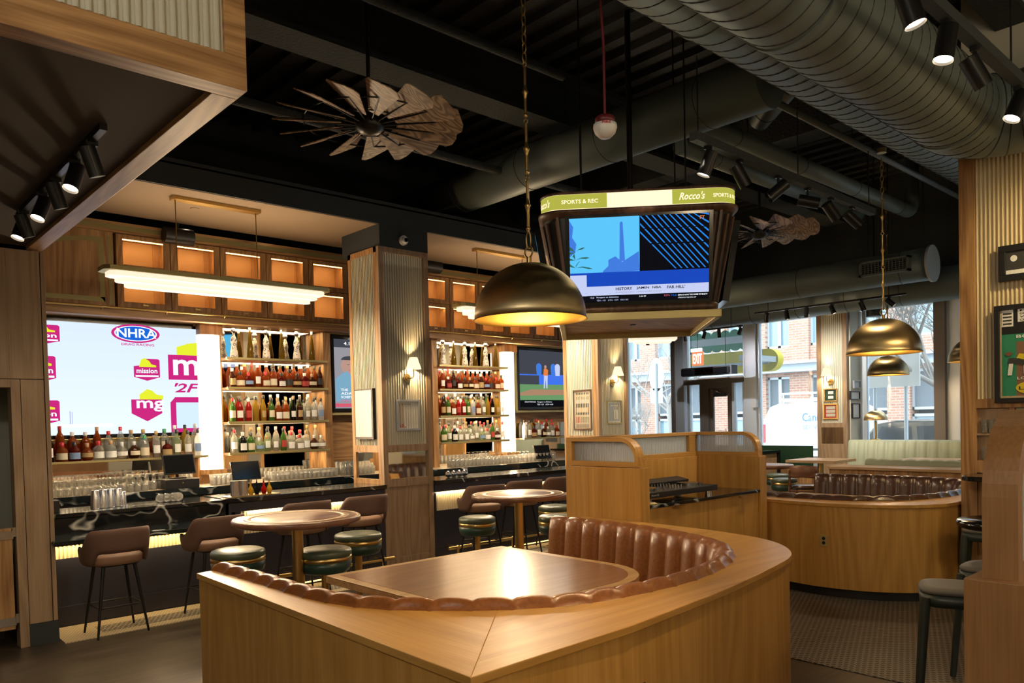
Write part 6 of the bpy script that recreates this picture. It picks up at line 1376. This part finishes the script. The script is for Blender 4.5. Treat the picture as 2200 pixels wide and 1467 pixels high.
B3 = [(S_, 'yellow', 'black', None), (T_, 'red', 'black', None), (S_, 'clear', 'black', None), (T_, 'yellow', 'silver', None), (S_, 'green', 'black', None), (T_, 'amber', 'black', None), (S_, 'clear', 'white', None), (T_, 'amber', 'gold', None), (S_, 'black', 'black', None), (T_, 'green', 'black', None), (S_, 'clear', 'silver', None), (T_, 'frost', 'black', None)]
A4 = [(T_, 'clear', 'red', 'white'), (WD, 'black', 'silver', 'white'), (WD, 'green', 'black', 'cream'), (R_B, 'palegreen', 'silver', 'blue'), (T_, 'palegreen', 'black', 'white'), (S_, 'clear', 'silver', 'white'), (T_, 'green', 'black', 'red'), (WD, 'clear', 'red', 'white'), (Q_, 'clear', 'red', 'white'), (WD, 'clear', 'cork', 'white'), (R_B, 'brown', 'silver', 'white'), (R_B, 'clear', 'silver', 'white')]
B4 = [(T_, 'clear', 'black', None), (R_B, 'palegreen', 'white', None), (WD, 'palegreen', 'black', None), (T_, 'clear', 'gold', None), (R_B, 'palegreen', 'red', None), (T_, 'clear', 'black', None), (WD, 'clear', 'red', None), (T_, 'clear', 'red', None), (WD, 'clear', 'red', None), (R_B, 'clear', 'cork', None), (T_, 'clear', 'gold', None)]
fl = lambda L_: list(reversed(L_))
def jig(L_):
    L_ = list(L_); random.shuffle(L_); return L_
for (fr, bk, z0, z1, nm) in ((A2, B2, 2.376, 2.386, 'second'), (A3, B3, 1.921, 1.951, 'third'), (A4, B4, 1.506, 1.521, 'lowest')):
    row(fr, 4.15, 5.55, 10.05, z0, 'front row, %s shelf, left bay' % nm, 'bottles on the %s shelf of the left bay' % nm); row(bk, 4.18, 5.53, 10.18, z0, 'back row, %s shelf, left bay' % nm, 'bottles on the %s shelf of the left bay' % nm, s=1.12)
    row(jig(fr), 7.64, 9.05, 10.05, z1, 'front row, %s shelf, far bay' % nm, 'bottles on the %s shelf of the far bay' % nm); row(jig(bk), 7.66, 9.03, 10.18, z1, 'back row, %s shelf, far bay' % nm, 'bottles on the %s shelf of the far bay' % nm, s=1.12)
FL = [(T_, 'black', 'black', 'white'), (Q_, 'amber', 'red', 'cream'), (Q_, 'darkred', 'black', 'blue'), (R_B, 'amber', 'cork', 'tan'), (Q_, 'clear', 'red', 'white'), (Q_, 'clear', 'cork', 'white'), (R_B, 'clear', 'silver', 'white'), (R_B, 'brown', 'silver', 'cream'), (WD, 'clear', 'green', 'cream'), (T_, 'clear', 'gold', 'white'), (Q_, 'darkred', 'black', 'tan'), (T_, 'palegreen', 'black', 'white'), (T_, 'clear', 'black', 'white'), (T_, 'frost', 'black', 'blue')]
BL = [(WD, 'amber', 'red', None), (T_, 'amber', 'red', None), (WD, 'amber', 'white', None), (WD, 'amber', 'silver', None), (T_, 'amber', 'cork', None), (WD, 'clear', 'red', None), (T_, 'clear', 'red', None), (WD, 'clear', 'cork', None), (WD, 'clear', 'gold', None), (R_B, 'amber', 'cork', None), (WD, 'clear', 'green', 'cream'), (T_, 'clear', 'white', None), (T_, 'yellow', 'black', None), (T_, 'clear', 'silver', None)]
row(FL, 1.98, 3.78, 10.00, 1.496, 'front row before the left television', 'bottles before the big left television', s=1.12); row(BL, 2.0, 3.80, 10.13, 1.561, 'back row before the left television', 'bottles before the big left television', s=1.12)
FR = [(T_, 'frost', 'black', 'white'), (T_, 'clear', 'black', 'white'), (Q_, 'darkred', 'black', 'tan'), (T_, 'clear', 'gold', 'white'), (R_B, 'brown', 'silver', 'cream'), (R_B, 'clear', 'silver', 'white'), (WD, 'clear', 'red', 'white'), (Q_, 'amber', 'red', 'cream')]
BR = [(T_, 'clear', 'black', None), (WD, 'clear', 'white', None), (T_, 'yellow', 'black', None), (T_, 'clear', 'red', None), (WD, 'clear', 'red', None), (T_, 'amber', 'red', None), (T_, 'clear', 'red', None)]
row(FR, 9.42, 10.35, 10.0, 1.531, 'front row under baseball television', 'bottles under the baseball television'); row(BR, 9.44, 10.35, 10.12, 1.531, 'back row under baseball television', 'bottles under the baseball television', s=1.12)
# ================================================================ glassware
def glass_proto(kind):
    m = MB()
    if kind == 'tumbler': m.lathe([(.028, 0), (.036, .12), (.034, .12), (.027, .006), (.001, .006)], n=14)
    elif kind == 'pint': m.lathe([(.030, 0), (.043, .15), (.041, .15), (.029, .008), (.001, .008)], n=14)
    elif kind == 'coupe': m.lathe([(.030, .0), (.035, .05), (.028, .085), (.006, .10), (.004, .17), (.034, .178), (.034, .182), (.001, .182)], n=14)   # upturned stem glass
    me_o = m.build('glass', 'clear_glass'); return me_o
GP = {}
def put_glass(kind, x, y, z, label, group, s=1.0, rx=0):
    if kind not in GP: o = GP[kind] = glass_proto(kind); o['category'] = 'glass'
    else: o = GP[kind].copy(); COL.objects.link(o)
    o.location = (x, y, z); o.scale = (s, s, s); o['label'] = label; o['group'] = group; o.rotation_euler = (0, 0, random.random()*6)
def block(kind, x0, x1, nx, ys, z, label, group, s=1.0):
    for j, y in enumerate(ys):
        for i in range(nx): put_glass(kind, x0+(x1-x0)*(i+.5)/nx+(j % 2)*.015, y, z, '%s, %s from left, %s row' % (label, ORD[i], ('front', 'second', 'third', 'fourth')[j]), group, s)
block('coupe', 1.95, 3.0, 13, (9.66, 9.75, 9.84, 9.93), 1.121, 'upturned stem glass at the back counter left end', 'stem glasses at the left of the back counter', .95)
block('coupe', 2.82, 3.30, 6, (9.80, 9.90, 10.0), 1.121, 'upturned stem glass beside the register', 'stem glasses beside the cash register', 1.05)
block('tumbler', 3.78, 4.30, 9, (9.75, 9.84), 1.121, 'upturned tumbler below the tall lamp', 'tumblers below the tall lamp', 1.1)
block('tumbler', 4.55, 5.55, 15, (9.72, 9.82, 9.92), 1.121, 'tumbler below the left bottle bay', 'tumblers below the left bay of bottles', 1.0)
block('pint', 5.62, 6.3, 9, (9.75, 9.90), 1.121, 'pint glass beside the middle column', 'pint glasses beside the middle column', 1.3)
block('tumbler', 7.55, 9.1, 18, (9.70, 9.80), 1.121, 'tumbler below the far bottle bay', 'tumblers below the far bay of bottles', 1.15)
block('coupe', 8.6, 9.5, 9, (9.90,), 1.121, 'upturned stem glass below the far lamp', 'stem glasses below the far lamp', 1.0)
block('tumbler', 9.15, 9.95, 9, (9.72, 9.82), 1.121, 'tumbler at the back counter far end', 'tumblers at the far end of the back counter', 1.2)
for k, z in enumerate((1.621, 1.361)):
    for i in range(5): put_glass('tumbler', 8.375, 2.42-i*.055-.02, z, 'small tumbler on the %s shelf of the pillar niche, %s from the left' % (('upper', 'lower')[k], ORD[i]), 'tumblers in the pillar niche %s' % ('upper shelf', 'lower shelf')[k], 1.1)
# shakers, spheres, boxes, bitters on the bar
for i, px in enumerate((196, 221, 244, 267, 284)):
    q = at(px, 1090, z=1.076); s_ = 1.0 if i < 4 else .8
    t = thing('shaker_tin', 'steel shaker tin on the lower bar, %s' % ('small one at the right end of the row' if i == 4 else ORD[i]+' from the left'), 'shaker', (q.x, 8.42+.02*i, 1.076), group='steel shaker tins on the bar')
    MB().lathe([(.048*s_, 0), (.046*s_, .04), (.042*s_, .10*s_), (.034*s_, .175*s_), (.032*s_, .182*s_), (.001, .182*s_)], (q.x, 8.42+.02*i, 1.076), 28).build('tin_body', 'steel', t)
    MB().torus((q.x, 8.42+.02*i, 1.078), .048*s_, .002, n=28).build('rolled_rim', 'steel', t)
for i, px in enumerate((322, 342, 364, 379)):
    q = at(px, 1065, z=1.13); m = MB(); m.lathe([(.04, .02), (.044, .0), (.03, -.045), (.001, -.05)], (0, 0, 0), 24)
    o = m.build('glass_bowl', 'clear_glass'); tag(o, 'round clear glass lying on its side on the bar, %s of the left four' % ORD[i], 'glass', 'round glasses lying on the bar'); o.location = (q.x, 8.45, 1.125); o.rotation_euler = (radians(80), 0, radians(8)); o.scale = (1.05,)*3
for i, px in enumerate((958, 970, 982, 993)):
    q = at(px, 1015, y=8.5); m = MB(); m.lathe([(.001, 0), (.045, .002), (.046, .006), (.001, .01)], (0, 0, 0), 24); o = m.build('polished_lid', 'steel'); tag(o, 'round polished lid standing on edge on the far bar, %s of four' % ORD[i], 'lid', 'polished lids on the far bar'); o.location = (q.x, 8.45, 1.131); o.rotation_euler = (radians(85), 0, radians(-25))
t = thing('service_tray', 'black bar mat tray holding steel canisters at the corner of the marble top', 'tray', (3.45, 8.4, 1.085)); MB().box(3.36, 3.95, 8.2, 8.45, 1.0855, 1.093).build('mat', 'brass_dark', t)
for i, px in enumerate((507, 525)):
    q = at(px, 1070, y=8.3); b = MB().cyl((0, 0, 0), (0, 0, .165), .05, n=28); o = b.build('steel_canister', 'steel'); tag(o, 'brushed steel canister on the tray, %s one' % ('left', 'right')[i], 'canister', 'steel canisters on the tray'); o.location = (q.x, 8.32, 1.0935)
for i, (px, c) in enumerate(((541, 'yellow'), (554, 'black'), (569, 'red'), (581, 'yellow'))):
    q = at(px, 1070, y=8.3); t = thing('bitters_bottle', 'faceted bitters bottle with %s contents, %s in the row on the tray' % (c, ORD[i]), 'bottle', (q.x, 8.32, 1.0935), group='bitters bottles on the tray')
    MB().lathe([(.001, 0), (.022, .0), (.034, .05), (.022, .075), (.010, .10), (.009, .14)], (q.x, 8.32, 1.0935), 8).build('glass_body', 'b_'+c, t); MB().cyl((q.x, 8.32, 1.2335), (q.x, 8.32, 1.262), .007, n=8).build('dasher_cap', 'steel', t)
b = MB().box(1.66, 1.78, 8.35, 8.5, 1.076, 1.19); solo(b, 'black_caddy', 'black', 'black napkin caddy at the left end of the bar top', 'caddy', bevel=.004)
# registers
def register(x, z, label, drawer=True):
    t = thing('cash_register', label, 'cash register', (x, 9.72, 1.121)); zz = 1.121+(.13 if drawer else 0)
    if drawer: MB().box(x-.20, x+.20, 9.60, 9.95, 1.121, 1.235).build('cash_drawer', 'black', t, bevel=.006); MB().cyl((x, 9.595, 1.19), (x, 9.60, 1.19), .01).build('lock', 'steel', t)
    c = Vector((x, 9.72, zz+.16)); a = radians(18); up = Vector((0, sin(a), cos(a))); n_ = Vector((0, -cos(a), sin(a)))
    m = MB(); m.obox(c, (.19, 0, 0), up*.125, n_*.013); sc = m.build('touch_screen', 'black_metal', t, bevel=.006); m = MB(); m.obox(c+n_*.0135, (.175, 0, 0), up*.11, n_*.001); m.build('glass', 'black_gloss', sc)
    MB().box(x-.08, x+.08, 9.70, 9.86, zz-.02, zz).tube([(x, 9.79, zz), (x, 9.78, zz+.08), tuple(c-n_*.02)], .02).build('stand', 'black', t)
q = at(385, 1020, y=9.72); register(q.x, 0, 'black touch-screen cash register with drawer on the back counter at the left'); q = at(528, 1010, y=9.72); register(q.x, 0, 'black touch-screen register below the left bottle bay', False); q = at(1165, 965, y=9.72); register(q.x, 0, 'black touch-screen register at the far end of the bar', False)
# ================================================================ the street outside
b = MB().box(14.95, 60, -30, 60, -.25, -.15); struct(b, 'ground', 'asphalt')
b = MB().box(14.95, 18, -30, 60, -.15, -.02); struct(b, 'pavement', 'concrete')
XB = 30.0
bl = thing('brick_building', 'red brick building with tall grey windows across the street', 'building', (XB+3, 12, -.15))
MB().box(XB+.8, XB+9, -30, 50, -.15, 16).build('rear_wall', 'far_louver', bl)
def ypx(px, x=XB): return at(px, 800, x=x).y
# brick piers, photo columns between window strips
piers = [(1376, 1408), (1525, 1562), (1627, 1645), (1696, 1738), (1905, 1955), (2100, 2180), (1290, 1345)]
for a, c_ in piers:
    y1, y0 = ypx(a), ypx(c_); MB().box(XB, XB+.8, y0, y1, -.15, 16).build('brick_pier', 'brick', bl)
z1 = at(1800, 795, x=XB-.4).z
MB().box(XB-.5, XB+.1, -30, 50, 3.55, 3.85).box(XB-.9, XB+.1, -30, 50, 3.85, 3.95).build('canopy_beam', 'far_metal', bl)
def far_window(px0, px1, z0, z1, nm, mat):
    y1, y0 = ypx(px0), ypx(px1); f = MB().box(XB+.3, XB+.36, y0, y1, z0, z1).build(nm, mat, bl)
    m = MB(); n = 2
    for i in range(n+1): y = y0+(y1-y0)*i/n; m.box(XB+.2, XB+.3, y-.07, y+.07, z0, z1)
    m.box(XB+.2, XB+.3, y0, y1, z1-.1, z1).box(XB+.2, XB+.3, y0, y1, z0, z0+.1); m.build('window_frame', 'far_metal', f)
gaps = [(1346, 1376), (1408, 1525), (1562, 1627), (1645, 1696), (1738, 1905), (1955, 2100), (1240, 1290)]
for a, c_ in gaps:
    far_window(a, c_, 4.6, 8.6, 'upper_window', 'far_glass'); far_window(a, c_, 1.9, 3.4, 'louvred_window', 'far_louver'); far_window(a, c_, -.1, 1.75, 'ground_window', 'far_glass')
    y1, y0 = ypx(a), ypx(c_); MB().box(XB+.1, XB+.8, y0, y1, 3.4, 4.6).box(XB+.1, XB+.8, y0, y1, 8.6, 16).build('spandrel', 'brick', bl)
bd = Board((XB+.18, ypx(1426), at(1426, 895, x=XB).z), (0, -1, 0), (0, 0, 1)); bd.text('STREETS NYC', 0, 0, .28, 'paper_white', ypx(1426)-ypx(1450), bold=True); bd.build('shop_lettering', bl)
# white van
van = thing('van', 'white service van parked at the kerb with roof racks', 'van', (22.4, 9.5, -.15))
XV = 21.5; YV0, YV1 = at(1858, 900, x=XV).y, at(1634, 900, x=XV).y; HV = at(1700, 866, x=XV).z+.15
prof = [(YV1-.02, .35), (YV1, .9), (YV1-.08, HV*.8), (YV1-.3, HV*.96), (YV1-.6, HV), (YV0+.8, HV), (YV0+.2, HV*.85), (YV0, 1.2), (YV0, .35)]
A = [(XV, y, z-.15) for y, z in prof]; B = [(XV+1.9, y, z-.15) for y, z in prof]; n = len(prof); m = MB(); m.add(A+B, [tuple(range(n)), tuple(range(n, 2*n))]+[(i, (i+1) % n, n+(i+1) % n, n+i) for i in range(n)]); m.build('body', 'white_paint', van, bevel=.06)
for y in (YV1-.9, YV0+1.0):
    for x in (XV+.05, XV+1.8): MB().cyl((x-.1, y, .2), (x+.1, y, .2), .35, n=28).build('wheel', 'tyre', van)
MB().box(XV-.015, XV, YV1-.04, YV1-.16, 1.0, 1.55).build('tail_light', 'tail_red', van)
MB().box(XV-.015, XV, YV1-2.1, YV1-.6, .78, .84).build('side_trim', 'black', van)
m = MB()
for y in (YV1-.7, YV1-1.6, YV1-2.5): m.box(XV+.05, XV+1.8, y-.03, y+.03, HV-.12, HV).cyl((XV+.1, y, HV-.2), (XV+.1, y, HV+.15), .025)
m.cyl((XV+.1, YV1-.6, HV+.13), (XV+.1, YV0+.6, HV+.13), .03); m.build('roof_rack', 'white_plastic', van)
bd = Board((XV-.015, at(1724, 900, x=XV).y, at(1724, 905, x=XV).z), (0, -1, 0), (0, 0, 1)); bd.text('Cannan', 0, 0, .24, 'van_blue', .80); bd.text('SERVICE', 0, -.24, .14, 'van_grey', .75)
bd.build('lettering', van)
# dark car
car = thing('car', 'dark grey estate car parked beyond the banquette windows', 'car', (18.8, 3.5, -.15)); yA = at(1812, 920, x=18).y; yB = yA-4.9
pr = [(yA, .35), (yA+.0, .75), (yA-.12, 1.0), (yA-.35, 1.12), (yA-.75, 1.55), (yA-1.2, 1.63), (yA-2.6, 1.60), (yA-3.3, 1.18), (yA-3.8, 1.05), (yA-4.7, .92), (yB, .7), (yB, .35)]
n = len(pr); A = [(18.0, y, z*1.05-.05) for y, z in pr]; B = [(19.75, y, z*1.05-.05) for y, z in pr]; m = MB(); m.add(A+B, [tuple(range(n)), tuple(range(n, 2*n))]+[(i, (i+1) % n, n+(i+1) % n, n+i) for i in range(n)]); m.build('body', 'car_grey', car, bevel=.05)
for a, b_ in ((yA-.62, yA-1.55), (yA-1.62, yA-2.45)):
    m = MB(); m.poly([(17.985, a-.05, 1.02), (17.985, b_, 1.02), (17.985, b_+(.05 if b_ > yA-2 else .0), 1.52), (17.985, a-.25 if a > yA-1 else a, 1.52)]); m.build('side_window', 'car_glass', car)
m = MB(); m.poly([(17.985, yA-2.5, 1.02), (17.985, yA-3.15, 1.04), (17.985, yA-2.6, 1.52)]); m.build('side_window', 'car_glass', car)
MB().box(17.98, 18.0, yA-.6, yA-3.1, .85, .875).box(17.96, 18.0, yA-1.3, yA-1.5, .72, .75).box(17.96, 18.0, yA-2.2, yA-2.4, .72, .75).build('chrome_trim', 'steel', car)
for y in (yA-.85, yA-3.8):
    for x in (18.05, 19.65): MB().cyl((x-.1, y, .18), (x+.1, y, .18), .33, n=28).build('wheel', 'tyre', car)
# scalloped sign outside the door: yellow pill with green awning
sg = thing('street_sign', 'yellow rounded street sign with green scalloped canopy outside the door', 'sign', (16.0, 9.5, 3))
a = at(1470, 800, x=16.0); b_ = at(1672, 790, x=16.0); c_ = at(1560, 752, x=16.0); d_ = at(1560, 808, x=16.0)
ym0, ym1, zz0, zz1 = b_.y, a.y+.1, at(1560, 803, x=16).z, at(1560, 757, x=16).z
zc, rr = (zz0+zz1)/2, (zz1-zz0)/2
pl = [(ym1, zz0), (ym1, zz1)]+[(ym0+rr-rr*sin(radians(t_)), zc+rr*cos(radians(t_))) for t_ in range(0, 181, 12)]
n = len(pl); A = [(16.0, y, z) for y, z in pl]; B = [(16.25, y, z) for y, z in pl]; m = MB(); m.add(A+B, [tuple(range(n)), tuple(range(n, 2*n))]+[(i, (i+1) % n, n+(i+1) % n, n+i) for i in range(n)]); m.build('yellow_pill', 'yellow_sign', sg)
MB().box(14.9, 16.0, at(1663, 780, x=15.9).y, at(1640, 780, x=15.9).y, zc-.06, zc+.06).box(15.9, 15.98, at(1650, 780, x=15.9).y, a.y, zc-.09, zc-.02).build('steel_bracket', 'far_metal', sg)
y0, y1 = at(1612, 750, x=15.95).y, at(1474, 760, x=15.95).y
for zt_, zb2, nm in ((at(1540, 712, x=15.95).z, at(1540, 727, x=15.95).z, 'upper_scallops'), (at(1540, 742, x=15.95).z, at(1540, 757, x=15.95).z, 'lower_scallops')):
    k = 7; st = (y1-y0)/k; pts = [(y0, zb2), (y1, zb2)] if nm == 'upper_scallops' else [(y0, zt_), (y1, zt_)]
    s_ = []
    for i in range(k):
        cy = y1-st*(i+.5)
        for t_ in range(0, 181, 20): s_.append((cy+st/2*cos(radians(t_)), (zb2+(zt_-zb2)*.35+(zt_-zb2)*.65*sin(radians(t_))) if nm == 'upper_scallops' else (zt_+(zb2-zt_)*.35+(zb2-zt_)*.65*sin(radians(t_)))))
    P = [(pts[0][0], pts[0][1]), (pts[1][0], pts[1][1])]+s_
    n = len(P); A = [(15.9, y, z) for y, z in P]; B = [(15.97, y, z) for y, z in P]; m = MB(); m.add(A+B, [tuple(range(n)), tuple(range(n, 2*n))]+[(i, (i+1) % n, n+(i+1) % n, n+i) for i in range(n)]); m.build(nm, 'awning_green', sg)
MB().box(15.9, 15.97, y0, y1, at(1540, 742, x=15.95).z, at(1540, 727, x=15.95).z).build('grey_band', 'far_metal', sg)
# road sign seen from behind
rs = thing('road_sign', 'pale back of an oval road sign on a pole outside the left window', 'road sign', (17.0, 0, -.1))
q = at(1410, 805, x=17.0); m = MB(); P = [(q.y+.24*cos(radians(t_)), q.z+.46*sin(radians(t_))) for t_ in range(0, 360, 15)]; n = len(P); A = [(17.0, y, z) for y, z in P]; B = [(17.02, y, z) for y, z in P]; m.add(A+B, [tuple(range(n)), tuple(range(n, 2*n))]+[(i, (i+1) % n, n+(i+1) % n, n+i) for i in range(n)]); m.build('oval_plate', 'white_plastic', rs)
q2 = at(1410, 850, x=17.0); MB().box(17.0, 17.02, q2.y-.2, q2.y+.2, q2.z-.2, q2.z+.2).build('square_plate', 'white_plastic', rs); MB().cyl((16.98, q.y, -.1), (16.98, q.y, q.z+.3), .04).build('pole', 'far_metal', rs)
# hanging shop signs, parking board
q = at(1908, 812, x=17.5); t = thing('notice_board', 'white backed notice board on twin posts outside the right window', 'notice board', (17.5, q.y, -.1)); MB().box(17.5, 17.53, q.y-.65, q.y+.5, q.z-.2, q.z+.55).build('panel', 'white_plastic', t); MB().cyl((17.55, q.y-.35, -.1), (17.55, q.y-.35, q.z+.2), .04).cyl((17.55, q.y+.3, -.1), (17.55, q.y+.3, q.z+.2), .04).build('posts', 'far_metal', t)
# bare street trees
def tree(x, y, h, label, seed, spread=1.0, r0=.11, hb=2.2):
    random.seed(seed); t = thing('bare_tree', label, 'tree', (x, y, -.1)); m = MB(); tw = MB()
    m.tube([(x, y, -.1), (x+.03, y-.02, hb*.5), (x, y+.04, hb)], [r0, r0*.85, r0*.75], 10)
    def br(p, d, L_, r, lev):
        pts = [p]; 
        for k in range(4):
            d = (d+Vector((random.uniform(-.3, .3), random.uniform(-.3, .3), random.uniform(-.12, .26)))).normalized(); pts.append(pts[-1]+d*L_/4)
        (m if lev < 2 else tw).tube(pts, [r*(1-.16*k) for k in range(5)], 6 if lev < 2 else 4)
        if lev < 4:
            for k in range(4 if lev < 3 else 3): q = pts[random.randint(1, 4)]; dd = (d+Vector((random.uniform(-1, 1), random.uniform(-1, 1), random.uniform(-.4, .8)))*.9).normalized(); br(q, dd, L_*.62, r*.52, lev+1)
    for k in range(6):
        a = k*1.05+random.random(); br(Vector((x, y, hb*(.75+.05*k))), Vector((cos(a)*.8*spread, sin(a)*.8*spread, .75)).normalized(), h*.42, r0*.45, 0)
    m.build('trunk_and_limbs', 'tree_bark', t); tw.build('twigs', 'tree_bark', t)
q = at(2052, 900, x=18.4); tree(18.4, q.y, 5.2, 'bare tree whose trunk stands beside the right window post', 3, 1.2, .16, 2.6)
q = at(1490, 900, x=20.2); tree(20.2, q.y+.9, 4.6, 'bare tree seen through the left window and the door glass', 5, 1.2, .09, 2.5)
q = at(1372, 900, x=18.6); tree(18.6, q.y, 2.0, 'small bare sapling low in the left window', 9, .7, .045, 1.2)
# daylight comes through the glazing from the open sky (portals guide the sampling)
for y0, y1, z0, z1 in ((10.56, 11.9, 1, 3.75), (8.76, 10.2, .1, 3.75), (7.05, 8.42, 1, 3.75), (4.95, 6.22, 1, 3.75), (1.2, 4.5, 1, 3.75), (-2.8, 1, 1, 3.75)):
    o = light('AREA', 'window_portal', (14.95, (y0+y1)/2, (z0+z1)/2), 1, (1, 1, 1), target=(0, (y0+y1)/2, (z0+z1)/2), sx=z1-z0, sy=y1-y0); o.data.cycles.is_portal = True
# ================================================================ beams along the tracks, with added fill spots among them
beam((4.9, 1.60, 4.0), (3.2, 2.5, .95), 190, 55, (1, .70, .36))
beam((5.6, 1.60, 4.0), (4.8, 2.6, .95), 60, 50, (1, .70, .36))
beam((3.95, 1.6, 4.0), (1.9, 2.7, .95), 160, 55, (1, .70, .36))
beam((6.2, 3.6, 3.95), (4.3, 3.9, .76), 50, 50, (1, .74, .42))
beam((5.6, 3.6, 3.95), (3.3, 4.4, .76), 50, 50, (1, .74, .42))
beam((7.5, 3.65, 3.95), (6.2, 4.7, 1.2), 120, 60, (1, .80, .55))  # added to lift the inside of the DJ desk
beam((7.0, 3.63, 3.95), (5.7, 8.2, 2.3), 260, 42, (1, .82, .58))  # added to brighten the front of the middle column
beam((5.5, 3.6, 3.95), (5.75, 8.2, .9), 150, 35, (1, .84, .62))  # added to brighten the lower panel of that column
beam((8.6, 3.66, 3.95), (9.7, 8.2, 2.3), 150, 40, (1, .82, .58))
beam((12.6, 6.2, 3.55), (14.2, 6.5, 2.0), 110, 90, (1, .92, .8))  # added spot in place of daylight bounced onto the window column
beam((13.0, 9.0, 3.45), (14.7, 9.4, 1.8), 220, 110, (.95, .97, 1))  # added cool fill on the mullions, in place of scattered daylight
beam((6.6, 1.6, 4.0), (7.9, 2.9, .9), 18, 45, (1, .70, .36))
beam((7.30, 1.0, 3.95), (8.34, 1.6, 3.0), 60, 95, (1, .74, .36))  # added spot off the track, boosts the pillar fluting
beam((8.5, 3.68, 3.95), (9.5, 3.5, .9), 50, 60, (1, .74, .42))
beam((1.2, 5.0, 3.25), (2.2, 7.7, .6), 40, 70, (1, .76, .46))
beam((12.6, 5.2, 3.5), (14.0, 5.0, 1.0), 25, 60, (1, .78, .5))

# added fill lights without fixtures, behind the viewpoint and over the aisles
light('POINT', 'fill_point', (-1.6, .6, 3.9), 75, (1, .92, .80), size=.22)
for (x, y, z, p) in ((-1.8, .8, 3.0, 12), (1.2, -1.8, 3.0, 38), (5.0, -1.9, 3.0, 38), (9.6, -1.4, 3.0, 30)):
    light('POINT', 'fill_point', (x, y, z), p*.95, (1, .76, .48), size=.22)
for (x, y, z, p) in ((4.3, 6.9, 4.1, 40), (8.2, 6.6, 4.1, 40), (11.5, 7.5, 4.0, 70), (2.0, 6.3, 4.1, 25)):  # added overhead fill for the aisles, no lamp bodies
    light('SPOT', 'aisle_fill', (x, y, z), p*1.5, (1, .78, .52), size=.08, rot=(0, 0, 0), spot=radians(110), blend=1)
for o in bpy.data.objects:
    if '_o' in o: del o['_o']
    for k in ('label', 'category', 'group'):
        if k in o and o[k] is None: del o[k]
